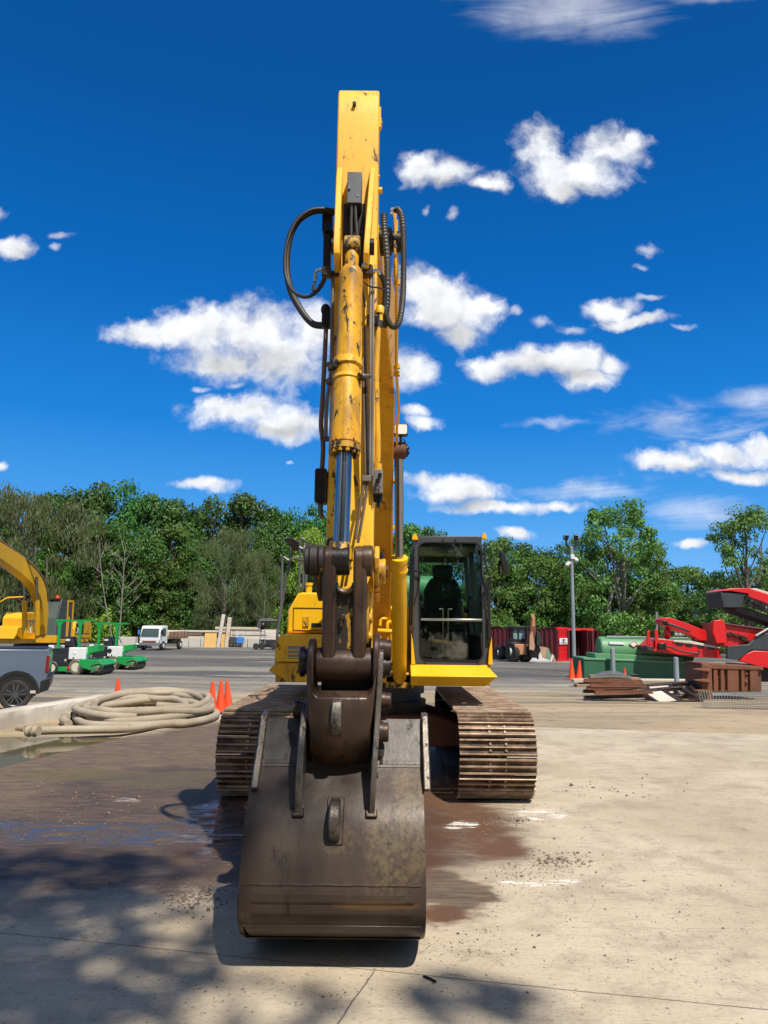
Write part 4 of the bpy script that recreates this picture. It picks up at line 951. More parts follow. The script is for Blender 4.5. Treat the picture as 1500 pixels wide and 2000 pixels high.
# yoke / quick hitch casting
YX0, YX1 = at(599, 1330, 4.25).x, at(741, 1330, 4.25).x
def earprof(cy, cz, r, low):
    out = [(cy+r*math.cos(math.pi-math.pi*i/10), cz+r*math.sin(math.pi-math.pi*i/10)) for i in range(11)]
    return out+low
low = [(4.62, 1.25), (4.66, 1.0), (4.45, .98), (4.22, 1.18), (4.235, 1.32)]
g = G()
g.prism(earprof(LB.y-.0, LB.z+.02, .125, low), 'x', YX0, YX0+.036)
g.prism(earprof(LB.y-.0, LB.z+.05, .125, low), 'x', YX1-.036, YX1)
hitch = g.build('hitch_yoke', M['cast'], EX, bevel=.010)
# body: drum with saddle top
def zz(py, Y): return Z(py, Y)
bx0, bx1 = at(606, 1400, 4.2).x, at(723, 1400, 4.2).x
sec = []
g = G(); nseg = 14; nprof = None
side = [(4.26, zz(1348, 4.26)), (4.19, zz(1362, 4.2)), (4.165, zz(1395, 4.17)), (4.165, zz(1425, 4.17)), (4.20, zz(1455, 4.2)), (4.27, zz(1480, 4.27)), (4.37, zz(1498, 4.37)), (4.55, zz(1498, 4.5)), (4.66, 1.10), (4.64, 1.28), (4.5, 1.30), (4.36, zz(1352, 4.36))]
npf = len(side)
for i in range(nseg+1):
    u = i/nseg; x = YX0+.004+(YX1-YX0-.008)*u; e = abs(2*u-1)
    up = .16*max(0, (e-.72)/.28)**2.2
    nar = .0
    for (y_, z_) in side:
        wgt = max(0, min(1, (z_-1.05)/.2))
        xin = bx0+(bx1-bx0)*u
        k_ = max(0, min(1, (zz(1350, 4.2)-z_)/.16))
        g.v.append(Vector((x*(1-k_)+xin*k_, y_-.03*(1-e*e), z_+(up if z_ > zz(1372, 4.2) else 0))))
for i in range(nseg):
    for j in range(npf):
        j2_ = (j+1) % npf; g.f.append((i*npf+j, (i+1)*npf+j, (i+1)*npf+j2_, i*npf+j2_))
g.f.append(tuple(range(npf))); g.f.append(tuple(nseg*npf+i for i in reversed(range(npf))))
g.build('hitch_body', M['cast'], hitch, bevel=.006)
r0, r1 = at(647, 1400, 4.12).x, at(667, 1400, 4.12).x
G().prism([(4.24, zz(1362, 4.2)), (4.12, zz(1370, 4.13)), (4.085, zz(1395, 4.1)), (4.085, zz(1418, 4.1)), (4.12, zz(1436, 4.12)), (4.24, zz(1450, 4.2)), (4.3, 1.1)], 'x', r0, r1).build('hitch_rib', M['steel_edge'], hitch, bevel=.008)
# pins of the yoke
def pin(px0, px1, py, Y, r, mt='cast'):
    a = at(px0, py, Y); b_ = at(px1, py, Y); L_ = b_.x-a.x
    return G().rev((a.x, Y, a.z), (b_.x, Y, a.z), [(0, r-.008), (.006, r), (L_*.55, r), (L_*.55, r*.86), (L_-.005, r*.86), (L_, r*.86-.006)], 24)
pin(739, 765, 1268, 4.40, .062).build('hitch_pin', M['cast'], EX); pin(739, 764, 1302, 4.42, .066).build('hitch_pin', M['cast'], EX)
pin(738, 764, 1368, 4.45, .050).build('hitch_pin', M['cast'], EX); pin(736, 759, 1430, 4.30, .060).build('hitch_pin', M['cast'], EX)
g = pin(586, 603, 1292, 4.38, .085); g.build('hitch_pin', M['cast_dark'], EX)
pin(573, 592, 1385, 4.42, .05).build('hitch_pin', M['cast'], EX)
p = at(745, 1465, 4.22); G().cyl(p, p+Vector((0, 0, -.03)), .016, n=6).cyl(p-Vector((0, 0, .03)), p-Vector((0, 0, .075)), .009, n=10).build('hitch_bolt', M['steel_light'], EX)
# ---- bucket
bk = bpy.data.objects.new('bucket', None); C.objects.link(bk); bk.parent = EX; bk.location = Vector((-.25, 4.6, .6))-EX.location
bx_l, bx_r = -.690, .222
shell = [(4.47, 1.165), (4.40, 1.05), (4.31, .93), (4.20, .83), (4.11, .73), (4.04, .60), (3.985, .46), (3.962, .37), (3.974, .28), (4.02, .207), (4.09, .152), (4.20, .100), (4.34, .052), (4.55, .018), (4.85, .006), (5.05, .01)]
def shell_at(py, px=650):      # shell point seen at image row py
    best = None
    for i in range(len(shell)-1):
        for j in range(21):
            t_ = j/20; y = shell[i][0]*(1-t_)+shell[i+1][0]*t_; z = shell[i][1]*(1-t_)+shell[i+1][1]*t_
            e = abs(proj((-.25, y, z))[1]-py)
            if best is None or e < best[0]-1e-6: best = (e, y, z)
    return best[1], best[2]
sm_ = [tuple(p)[1:] for p in smoothpath([(0, y, z) for y, z in shell[3:]], 4)]
sp_ = shell[:3]+sm_
g = G(); nb = len(sp_); nxs = 12
def off(i, d):
    a = sp_[max(i-1, 0)]; c_ = sp_[min(i+1, nb-1)]; ty, tz = c_[0]-a[0], c_[1]-a[1]; l = math.hypot(ty, tz)
    return (sp_[i][0]-tz/l*d, sp_[i][1]+ty/l*d)
def bxw(z, l):     # slight taper to the top
    t_ = sstep(.75, 1.17, z)
    c_ = .065*sstep(.42, .05, z)**1.3
    return (bx_l+.006*t_+c_) if l else (bx_r+.012*t_-c_*.3)
inner = [off(i, .028) for i in range(nb)]
for i in range(nb):
    for (pt) in (sp_[i], inner[i]):
        for s_ in range(nxs+1):
            x0_, x1_ = bxw(pt[1], True), bxw(pt[1], False)
            g.v.append(Vector((x0_+(x1_-x0_)*s_/nxs, pt[0], pt[1])))
W2 = nxs+1
def vi(i, side_, s_): return (i*2+side_)*W2+s_
for i in range(nb-1):
    for s_ in range(nxs):
        g.f.append((vi(i, 0, s_), vi(i, 0, s_+1), vi(i+1, 0, s_+1), vi(i+1, 0, s_)))
        g.f.append((vi(i, 1, s_), vi(i+1, 1, s_), vi(i+1, 1, s_+1), vi(i, 1, s_+1)))
    for s_ in (0, nxs): g.f.append((vi(i, 0, s_), vi(i+1, 0, s_), vi(i+1, 1, s_), vi(i, 1, s_)))
for s_ in range(nxs):
    for i in (0, nb-1): g.f.append((vi(i, 0, s_), vi(i, 0, s_+1), vi(i, 1, s_+1), vi(i, 1, s_)))
g.build('bucket_shell', M['steel'], bk)
# lighter top plate welded on
G().prism([off(0, -.004), off(1, -.004), off(2, -.004), off(2, .004), off(1, .004), off(0, .004)], 'x', bx_l+.02, bx_r-.005).build('top_plate', M['steel_light'], bk)
for s_ in (0, 1):
    x0_ = bx_l-.004 if s_ == 0 else bx_r-.022
    sidep = [off(i, .006) for i in range(0, nb)]+[(5.08, .16), (5.0, .5), (4.85, .9), (4.62, 1.15)]
    G().prism(sidep, 'x', x0_, x0_+.026).build('side_plate', M['steel'], bk, bevel=.004)
    # thick reinforcing strip at the upper edge
    y1_, z1_ = shell_at(1495)
    x2 = at(507, 1420, 4.4).x if s_ == 0 else at(824, 1420, 4.4).x
    G().prism([(4.44, 1.19), (4.33, 1.04), (4.22, .92), (4.17, .845), (4.21, .825), (4.28, .86), (4.42, 1.0), (4.56, 1.16), (4.52, 1.20)], 'x', x2, x2+.036).build('side_strip', M['steel_edge'], bk, bevel=.006)
# ridges and wear band low on the shell
def bead(py, r, x0_, x1_, name='weld_bead', mt='steel', d=0):
    y_, z_ = shell_at(py); pts = [(x0_+(x1_-x0_)*i/24, y_-d+.0008*math.sin(i*2.1), z_+.0015*math.sin(i*1.3)) for i in range(25)]
    return G().tube(pts, r, 8).build(name, M[mt], bk)
bead(1729, .008, bx_l+.02, bx_r-.02)
idx = [i for i in range(nb) if shell_at(1750)[1] >= sp_[i][1] >= shell_at(1797)[1]]
def pt_at(py): return shell_at(py)
def strip(pys, d0, x0_, x1_, name, mt, bev=.012):
    o_ = []; i_ = []
    for py in pys:
        y, z = shell_at(py); y2, z2 = shell_at(py+3); ty, tz = y2-y, z2-z; l = math.hypot(ty, tz) or 1
        o_.append((y+tz/l*d0, z-ty/l*d0)); i_.append((y-tz/l*.004, z+ty/l*.004))
    return G().prism(o_+i_[::-1], 'x', x0_, x1_).build(name, M[mt], bk, bevel=bev)
bl0, bl1 = at(484, 1770, 3.97).x, at(815, 1770, 3.97).x
g = G(); rows = [1744, 1748, 1755, 1763, 1771, 1779, 1787, 1794, 1798]; nr = len(rows)
for i, py in enumerate(rows):
    y, z = shell_at(py); y2, z2 = shell_at(py+3); l = math.hypot(y2-y, z2-z) or 1; ny, nz = (z2-z)/l, -(y2-y)/l
    u = abs(i-(nr-1)/2)/((nr-1)/2); ins = .055*(1-math.sqrt(max(0, 1-u*u)))
    d = -.004 if i in (0, nr-1) else .009
    for k_ in range(14):
        f = k_/13; dd = -.004 if k_ in (0, 13) else d
        ff = f if k_ in (0, 13) else .02+.96*(k_-1)/11
        g.v.append(Vector((bl0+ins+(bl1-bl0-2*ins)*ff, y+ny*dd, z+nz*dd)))
for i in range(nr-1):
    for k_ in range(13): g.f.append((i*14+k_, i*14+k_+1, (i+1)*14+k_+1, (i+1)*14+k_))
g.build('wear_band', M['steel'], bk, ang=70)
strip([1806, 1818, 1828, 1836], .010, bx_l+.015, bx_r-.015, 'heel_plate', 'steel', .006)
strip([1486, 1492], .006, bx_l+.02, bx_r-.01, 'plate_seam', 'steel', .002)
# lip and teeth (under the far side)
G().prism([(4.95, -.001), (5.22, .012), (5.22, .03), (4.95, .045)], 'x', bx_l-.01, bx_r+.01).build('cutting_lip', M['steel_light'], bk, bevel=.004)
for i in range(5):
    xt_ = bx_l+.08+(bx_r-bx_l-.16)*i/4
    G().prism([(5.15, .002), (5.42, .012), (5.42, .022), (5.15, .075)], 'x', xt_-.035, xt_+.035).build('tooth', M['steel_edge'], bk, bevel=.006)
# hinge plates running down the shell
def hinge(xt_, xb_, pts, th, name='hinge_plate'):
    g = G(); n = len(pts); b_ = 0
    for s_ in (0, 1):
        for (y, z) in pts:
            u = max(0, min(1, (z-.72)/.75)); x = xb_+(xt_-xb_)*u
            g.v.append(Vector((x+s_*th, y, z)))
    g.f.append(tuple(range(n))); g.f.append(tuple(n+i for i in reversed(range(n))))
    for i in range(n): j = (i+1) % n; g.f.append((i, n+i, n+j, j))
    return g.build(name, M['steel_edge'], bk, bevel=.005)
yb_, zb_ = shell_at(1590)
hinge(at(740, 1262, 4.2).x-.004, at(719, 1590, 4.0).x, [(yb_-.004, zb_-.02), (yb_-.025, zb_+.02), (4.07, .86), (4.12, 1.02), (4.17, 1.15), (4.21, 1.30), (4.22, 1.45), (4.25, 1.545), (4.33, 1.56), (4.45, 1.50), (4.62, 1.3), (4.66, 1.1), (4.50, 1.05), (4.35, .95), (4.2, .80), (yb_+.03, zb_+.02)], .030)
hinge(at(588, 1375, 4.2).x, at(571, 1590, 4.0).x, [(yb_-.004, zb_-.02), (yb_-.025, zb_+.02), (4.07, .86), (4.12, 1.02), (4.17, 1.13), (4.24, 1.22), (4.36, 1.27), (4.55, 1.25), (4.6, 1.1), (4.50, 1.05), (4.35, .95), (4.2, .80), (yb_+.03, zb_+.02)], .034)
for xc in (at(725, 1592, 4.0).x, at(578, 1590, 4.0).x):
    strip([1582, 1590, 1597], .018, xc-.030, xc+.030, 'plate_foot', 'cast', .006)
# dark pocket cross tube between the hinge plates
G().cyl((at(600, 1450, 4.4).x, 4.45, 1.0), (at(722, 1450, 4.4).x, 4.45, 1.0), .09, n=24).build('cross_tube', M['cast_dark'], bk)
# lifting eye
yE0, zE0 = shell_at(1562); yE1, zE1 = shell_at(1645); cy_, cz_ = (yE0+yE1)/2, (zE0+zE1)/2
rE = math.hypot(yE0-yE1, zE0-zE1)/2; ex = at(651, 1600, 3.95).x
dn = Vector((0, zE1-zE0, -(yE1-yE0))).normalized(); dt = Vector((0, yE0-yE1, zE0-zE1)).normalized()
if dn.y > 0: dn = -dn
oo = []; ii = []
for i in range(25):
    a_ = math.pi*2*i/25; cpt = Vector((0, cy_, cz_))+dn*.015
    p = cpt+dt*(rE*.98*math.cos(a_))+dn*(rE*.9*math.sin(a_)); q = cpt+dn*.012+dt*(rE*.42*math.cos(a_))+dn*(rE*.42*math.sin(a_))
    oo.append((p.y, p.z)); ii.append((q.y, q.z))
G().ring(oo, ii, 'x', ex-.028, ex+.028).build('lifting_eye', M['steel_edge'], bk, bevel=.010)
strip([1558, 1580, 1605, 1630, 1652], .008, ex-.045, ex+.045, 'eye_weld', 'cast', .006)
# ---- hoses and tubes on the arm
def hose(pts, r, name='hydraulic_hose', mt='rubber', n=10, sm=6, rib=0):
    return G().tube(smoothpath([at(*p) for p in pts], sm), r, n, rib=rib).build(name, M[mt], EX, ang=60 if not rib else 20)
hose([(652, 416, 5.05), (632, 411, 5.02), (608, 414, 5.0), (582, 432, 4.98), (565, 468, 4.96), (560, 520, 4.95), (568, 568, 4.93), (588, 606, 4.92), (610, 632, 4.9), (634, 636, 4.88)], .0235)
hose([(652, 411, 5.0), (630, 408, 4.97), (604, 412, 4.95), (578, 434, 4.94), (562, 470, 4.93), (556, 510, 4.92), (560, 545, 4.9), (574, 570, 4.85), (597, 580, 4.8), (618, 570, 4.75), (633, 548, 4.72), (636, 530, 4.7)], .0125)
hose([(618, 540, 4.75), (613, 556, 4.74), (612, 568, 4.74), (622, 562, 4.73), (632, 545, 4.72)], .009)
hose([(636, 526, 4.7), (624, 527, 4.72), (616, 533, 4.73), (615, 550, 4.74)], .011, 'hose_elbow', 'silver')
p = at(638, 533, 4.66); G().obox(p, (.06, .06, .06)).obox(p+Vector((.045, .02, 0)), (.07, .05, .03)).build('tube_bracket', M['cast'], EX, bevel=.006)
p = at(636, 605, 4.82); G().ball(p, .036, 12, 8, (.9, 1, 1.1)).obox(p-Vector((-.005, 0, .07)), (.055, .06, .11)).build('hose_coupling', M['cast_dark'], EX, bevel=.004)
p = at(640, 440, 5.1); G().obox(p, (.07, .12, .14)).obox(p+Vector((.0, .02, -.2)), (.05, .12, .25)).build('boom_nose_bracket', M['cast_dark'], EX, bevel=.008)
hose([(637, 640, 4.82), (634, 700, 4.8), (630, 780, 4.75), (627, 830, 4.72), (631, 870, 4.70), (629, 918, 4.68)], .015, 'hydraulic_tube', 'tubebrown')
hose([(650, 542, 4.68), (649, 620, 4.68), (648, 690, 4.68), (645, 740, 4.66), (638, 790, 4.64), (636, 855, 4.62)], .013, 'hydraulic_tube', 'tubegrey')
p0_, p1_ = at(615, 984, 4.66), at(640, 918, 4.66)
vb = G().prism(rrect(p0_.x, p1_.x, p0_.z, p1_.z, .015), 'y', 4.60, 4.72).build('valve_block', M['cast_dark'], EX, bevel=.008)
G().prism(rrect(p1_.x-.01, p1_.x+.06, p0_.z+.02, p1_.z-.02, .015), 'y', 4.63, 4.70).build('valve_mount', M['cast_dark'], vb)
hose([(626, 984, 4.66), (626, 1000, 4.66), (630, 1012, 4.66)], .016, 'stub_pipe', 'tubebrown')
# right side
hose([(750, 418, 4.95), (751, 450, 4.95), (756, 500, 4.95), (757, 560, 4.95), (754, 610, 4.95), (750, 640, 4.98)], .021, 'corrugated_hose', 'rubber', 10, 14, .14)
hose([(771, 411, 5.1), (778, 410, 5.08), (785, 425, 5.05), (788, 470, 5.05), (788, 540, 5.05), (786, 590, 5.03), (779, 630, 5.0), (768, 638, 4.98), (757, 625, 4.95), (750, 600, 4.92)], .0195, 'corrugated_hose', 'rubber', 10, 14, .12)
hose([(750, 602, 4.92), (752, 570, 4.9), (748, 545, 4.85), (742, 535, 4.8)], .017)
hose([(741, 536, 4.8), (737, 529, 4.78), (727, 529, 4.74), (720, 534, 4.7)], .013, 'hose_elbow', 'silver')
p = at(718, 530, 4.66); G().obox(p, (.07, .07, .07)).build('tube_bracket', M['cast'], EX, bevel=.008)
hose([(711, 520, 4.62), (705, 528, 4.58), (704, 545, 4.56), (709, 570, 4.57), (713, 600, 4.6)], .007, 'thin_hose', 'rubber')
hose([(714, 517, 4.6), (707, 521, 4.6), (712, 513, 4.6), (717, 517, 4.6)], .006, 'hose_elbow', 'silver')
hose([(712, 552, 4.56), (724, 560, 4.6), (740, 562, 4.7), (752, 566, 4.85)], .006, 'thin_hose', 'rubber')
g = G(); pts_ = [(768, 412), (774, 412), (775, 450), (773, 480), (776, 525), (773, 550), (767, 540), (768, 500), (770, 450)]
g.prism([(at(x_, y_, 5.2).x, at(x_, y_, 5.2).z) for x_, y_ in pts_], 'y', 5.18, 5.21).build('hose_bracket', M['yellow_old'], EX, bevel=.003)
g = G()
for (x_, y_) in ((766, 412), (765, 420), (772, 482), (771, 502)): p = at(x_, y_, 5.15); g.cyl(p, p+Vector((0, -.03, 0)), .012, n=6)
g.build('bracket_bolt', M['silver'], EX)
p = at(745, 470, 5.2); G().cyl(Vector((AX+AH, 5.25, 4.45)), Vector((at(766, 470, 5.2).x, 5.25, 4.45)), .10, n=24).build('nose_boss', M['cast_dark'], EX, bevel=.008)
p = at(742, 598, 4.72)
G().rev(p, p+Vector((0, 0, -.1)), [(0, .022), (.01, .028), (.05, .028), (.05, .02), (.1, .02)], 14).build('pipe_elbow', M['yellow'], EX)
hose([(741, 612, 4.72), (740, 640, 4.72)], .021, 'pipe_union', 'rubber')
p = at(728, 626, 4.68); G().obox(p, (.07, .06, .06)).build('pipe_saddle', M['cast_dark'], EX, bevel=.006)
hose([(739, 638, 4.72), (735, 720, 4.70), (736, 800, 4.68), (738, 870, 4.66), (737, 908, 4.65)], .019, 'thick_pipe', 'yellow_old', 14)
p0_, p1_ = at(727, 966, 4.62), at(748, 920, 4.62)
vb = G().prism(rrect(p0_.x, p1_.x, p0_.z, p1_.z, .006), 'y', 4.56, 4.66).build('valve_block', M['block'], EX, bevel=.006)
G().cyl(at(737, 918, 4.62), at(737, 906, 4.62), .028, n=16).build('pipe_union', M['yellow_old'], vb)
g = G()
for q in ((742, 929), (737, 940)): p = at(*q, 4.56); g.cyl(p, p-Vector((0, .03, 0)), .012, n=8)
g.build('valve_bolts', M['cast_dark'], vb); g = G()
for q in (734, 743): p = at(q, 968, 4.61); g.ball(p, .016).cyl(p, p-Vector((0, 0, .04)), .013, n=10)
p = at(739, 985, 4.61); g.cyl(p+Vector((0, 0, .06)), p-Vector((0, 0, .02)), .012, n=10)
g.build('valve_fitting', M['cast_dark'], vb)
G().tube([at(735, 950, 4.55), at(737, 958, 4.54), at(742, 950, 4.55)], .005, 6).build('valve_wire', M['rubber'], vb)
for (a0, b0, r_, mt) in (((724, 530, 4.66), (722, 935, 4.52), .010, 'tubegrey'), ((729, 540, 4.68), (727, 930, 4.54), .009, 'tubegrey'), ((708, 700, 4.56), (714, 935, 4.50), .009, 'tubebrown'), ((713, 640, 4.58), (718, 935, 4.50), .010, 'cast_dark')):
    G().tube([at(*a0), at(*b0)], r_, 8).build('arm_tube', M[mt], EX)
g = G().tube([at(713, 935, 4.5), at(705, 975, 4.46), at(694, 1052, 4.40)], .009, 8).tube([at(719, 935, 4.5), at(712, 985, 4.46), at(699, 1060, 4.42)], .009, 8)
g.build('grease_tube', M['tubebrown'], EX)
p = at(716, 935, 4.48); G().obox(p, (.055, .03, .035)).build('tube_clamp', M['block'], EX, bevel=.004)
hose([(650, 1052, 4.5), (641, 1058, 4.45), (640, 1085, 4.42)], .010, 'thin_hose')
# small fittings on the right edge of the arm tail
g = G()
for (x_, y_) in ((739, 214), (742, 234), (743, 240), (742, 249), (739, 236), (738, 345), (737, 372)):
    p = at(x_, y_, 4.95); g.cyl(p-Vector((.02, 0, 0)), p+Vector((.012, 0, 0)), .012, n=8)
g.box(AX+AH, AX+AH+.012, 4.93, 4.99, at(738, 250, 4.95).z, at(738, 212, 4.95).z)
g.build('arm_fitting', M['yellow_faded'], EX)
p = at(738, 372, 4.95); G().cyl(p, p+Vector((.03, 0, 0)), .022, n=16).build('arm_plug', M['yellow'], EX)
p = at(692, 201, 4.805); G().disc(p+Vector((0, .012, 0)), 'y', .013, .03).build('drain_hole', M['black'], EX)
# ------------------------------------------------------------ things round the yard
def pp(pts, Y): return [(at(x, y, Y).x, at(x, y, Y).z) for x, y in pts]
# ---- low kerb wall on the left
a, b2 = gnd(-330, 1470), gnd(0, 1424); c_ = gnd(150, 1396); d_ = gnd(205, 1383)
d0 = (c_-b2).normalized(); nn = Vector((d0.y, -d0.x, 0))
if nn.y > 0: nn = -nn
g = G(); A = b2-d0*5; Bp = c_+d0*1.1; th = .32; h = .26
N = 40; rs = random.Random(3)
for i in range(N+1):
    q = A+(Bp-A)*i/N; j = rs.uniform(-.012, .012)
    for (o_, z_) in ((j, -.12), (j*.6, h*.5), (-.01+j, h-.02), (-.035, h), (-th+.03, h), (-th, h-.03), (-th, -.3)):
        g.v.append(q+nn*o_+Vector((0, 0, z_+rs.uniform(-.003, .003))))
for i in range(N):
    for j in range(6): g.f.append((i*7+j, (i+1)*7+j, (i+1)*7+j+1, i*7+j+1))
g.f.append(tuple(range(7))); g.f.append(tuple(N*7+i for i in range(7)))
tag(g.build('kerb_wall', M['kerb'], ang=50), 'low pale concrete kerb wall beside the puddle and grey pickup', 'kerb')
# ---- coil of big beige hose
hs = thing('suction_hose', 'thick beige ribbed hose lying in a tangled heap by the puddle', 'hose', tuple(gnd(270, 1410)))
HR = .062
rh = random.Random(14)
CX, CY = gnd(276, 1390, .15).x, 13.75
def ell(a, rx, ry, z, dx=0, dy=0): a = math.radians(a); return Vector((CX+dx+rx*math.cos(a), CY+dy+ry*math.sin(a), z))
strands = []
P_ = [gnd(64, 1428, .075), gnd(110, 1426, .07), gnd(180, 1425, .065), gnd(250, 1423, .065), gnd(320, 1414, .065)]
P_ += [ell(a, 1.24, 1.55, .07+.0*a) for a in (-38, -10, 20, 50, 80, 110, 140, 170, 200, 228)]
strands.append(P_)
lay = [(1.12, 1.42, .10, .00, .05), (.98, 1.22, .17, .10, -.05), (1.18, 1.35, .24, -.04, .12), (.80, 1.02, .22, -.14, .10), (1.02, 1.30, .30, .08, .22), (.66, .84, .14, .18, -.25)]
for i, (rx, ry, z, dx, dy) in enumerate(lay):
    st0 = rh.uniform(0, 360); n_ = 15
    pts = []
    for j in range(n_+rh.randint(-3, 1)):
        a = st0+j*25.5; sp_ = 1-.10*j/n_
        pts.append(ell(a, rx*sp_*rh.uniform(.95, 1.05), ry*sp_*rh.uniform(.95, 1.05), max(.065, z*(1-.25*(j in (0, 1)))+.05*math.sin(math.radians(a))+rh.uniform(-.02, .02)), dx, dy))
    strands.append(pts)
strands.append([gnd(140, 1398, .09), gnd(160, 1388, .12), ell(165, 1.15, 1.4, .2), ell(135, 1.15, 1.5, .33), ell(105, 1.1, 1.55, .37), ell(75, 1.05, 1.5, .36), ell(45, 1.1, 1.4, .3), ell(15, 1.15, 1.3, .2), ell(-20, 1.12, 1.2, .2), ell(-60, 1.0, 1.1, .27), ell(-100, .95, 1.05, .25)])
for pts in strands:
    G().tube(smoothpath(pts, 14), HR, 12, rib=.05).build('hose_length', M['hose'], hs, ang=75)
for (x0_, y0_, x1_, y1_) in ((54, 1428, 76, 1428), (128, 1401, 145, 1390)):
    p, q = gnd(x0_, y0_, .09), gnd(x1_, y1_, .10)
    G().rev(p, q, [(0, .075), (.03, .085), (.06, .07), (.1, .075), (.13, .085), (.16, .068), (.2, .068)], 18).build('hose_coupling', M['hose'], hs)
p, q = gnd(36, 1421, .02), gnd(50, 1423, .02)
tag(G().cyl(p, q, .05, n=14).cyl(p, p+(q-p)*.2, .056, n=14).build('pipe_stub', M['hose']), 'short pale pipe end half sunk in the muddy puddle', 'pipe')
# ---- cones
def cone(px, py, h, label, group='traffic cones', tilt=0, squash=1, P=None):
    p = P or hit(px, py)
    t_ = thing('traffic_cone', label, 'cone', tuple(p), 0, group); r = h*.17*squash
    G().rev(p+Vector((0, 0, .02)), p+Vector((tilt, 0, h)), [(0, r*1.05), (.02, r), (h*.62, r*.52), (h*.9, r*.30), (h*.965, r*.26), (h*.97, r*.18)], 20).build('cone_body', M['orange'], t_)
    g = G().prism([(p.x+a_, p.y+b_) for a_, b_ in rrect(-r*1.25, r*1.25, -r*1.25, r*1.25, r*.3, 3)], 'z', p.z, p.z+.025)
    g.build('cone_base', M['orange' if group != 'x' else 'black'], t_)
    return t_
p = hit(413, 1396); sc_ = lambda P, top, px: at(px, top, P.y).z-P.z
cone(413, 1396, sc_(p, 1331, 413), 'lone orange cone right beside the beige hose heap, left of the nested pair')
p = hit(430, 1393); cone(430, 1393, sc_(p, 1329, 430), 'upright front orange cone of the pair touching the left track')
p2 = hit(439, 1392)+Vector((.04, .14, 0)); cone(439, 1391, sc_(p2, 1329, 437), 'orange cone leaning behind its twin next to the left track', tilt=-.05, P=p2)
p = gnd(229, 1366); p.z = gz(p.x, p.y); cone(229, 1362, sc_(p, 1325, 229), 'small orange cone standing behind the beige hose heap', P=p)
kq = hit(1250, 1327).y-.35
def nearc(px):
    p_ = at(px, 1322, kq); p_.z = gz(p_.x, kq); return p_
p = nearc(1117); cone(1117, 1321, sc_(p, 1288, 1116), 'orange cone left of the foot of the tall lamp pole', P=p)
p = nearc(1131); cone(1131, 1320, sc_(p, 1290, 1131), 'orange cone right of the foot of the tall lamp pole, by the green tank', tilt=.03, P=p)
g = G(); a = gnd(402, 1399, .02); b2 = gnd(455, 1389, .02); g.tube([a, (a+b2)/2+Vector((.0, .03, 0)), b2, b2+Vector((.4, .3, 0))], .022, 8)
tag(g.build('rubber_strip', M['rubber']), 'black rubber strip lying at the foot of the three cones by the track', 'strip')
# ---- grey pickup, tail to the right
P0 = hit(27, 1388)
pk = thing('pickup_truck', 'grey-blue pickup with black alloy wheels cut off by the left frame edge', 'pickup', (P0.x, P0.y, P0.z))
S_ = 1.0
def lp_(pts): return [(P0.x+x, P0.z+z) for x, z in pts]
wr = .335; W_ = 1.75
arch = [(.47*math.cos(math.pi*i/12), .36+.47*math.sin(math.pi*i/12)) for i in range(13)]   # right to left
wb = -3.1
body = [(.62, .52), (.64, .80), (.645, 1.20), (.61, 1.30), (-1.28, 1.32), (-1.36, 1.36), (-1.9, 1.83), (-2.5, 1.88), (-3.2, 1.82), (-3.85, 1.36), (-4.75, 1.20), (-4.95, .95), (-4.95, .55)]
body += [(wb-.6, .38)]+[(wb+x, z) for x, z in arch[::-1]]+[(wb+.55, .36), (-.55, .36)]+[(x, z) for x, z in arch[::-1]]+[(.50, .40)]
G().prism(lp_(body), 'y', P0.y, P0.y+W_).build('body', M['carpaint'], pk, bevel=.04)
G().box(P0.x-1.2, P0.x+.55, P0.y+.10, P0.y+W_-.10, P0.z+1.25, P0.z+1.327).build('bed_rim', M['black'], pk)
G().prism(lp_([(.48, .36), (.67, .42), (.70, .60), (.70, .72), (.60, .66), (.50, .62)]), 'y', P0.y-.02, P0.y+W_+.02).build('bumper', M['black'], pk, bevel=.02)
for (cx_, nm) in ((0, 0), (wb, 1)):
    o_ = [(cx_+.49*math.cos(math.pi*i/16), .345+.49*math.sin(math.pi*i/16)) for i in range(17)]; i_ = [(cx_+.42*math.cos(math.pi*i/16), .345+.42*math.sin(math.pi*i/16)) for i in range(17)]
    G().prism(lp_(o_+i_[::-1]), 'y', P0.y-.018, P0.y+.05).build('wheel_arch', M['black'], pk)
    G().prism(lp_(i_+[(cx_-.42, .30), (cx_+.42, .30)]), 'y', P0.y-.004, P0.y+.02).build('wheel_well', M['black'], pk)
    for yy_ in (P0.y-.01, P0.y+W_-.24):
        c0_ = Vector((P0.x+cx_, yy_, P0.z+wr))
        ty = G().rev(c0_, c0_+Vector((0, .24, 0)), [(0, .24), (.0, .30), (.03, wr), (.21, wr), (.24, .30), (.24, .24)], 36, False)
        wheel = ty.build('wheel', M['rubber'], pk)
        g = G().rev(c0_+Vector((0, .002, 0)), c0_+Vector((0, .1, 0)), [(0, .245), (.012, .225), (.08, .215), (.08, .02)], 32, False)
        for k_ in range(5):
            a_ = math.pi/2+k_*2*math.pi/5
            for s2 in (-.13, .13):
                e1 = c0_+Vector((.05*math.cos(a_+s2*3), .012, .05*math.sin(a_+s2*3))); e2 = c0_+Vector((.225*math.cos(a_+s2*1.6), .02, .225*math.sin(a_+s2*1.6)))
                g.beam(e1, e2, .03, .03, up=(0, 1, 0))
        g.disc(c0_+Vector((0, .02, 0)), 'y', .06, .04)
        g.build('alloy_rim', M['greymetal'], wheel)
G().prism(lp_([(.575, .80), (.648, .78), (.652, 1.18), (.585, 1.16)]), 'y', P0.y-.012, P0.y+.18).build('tail_light', M['taillight'], pk, bevel=.01)
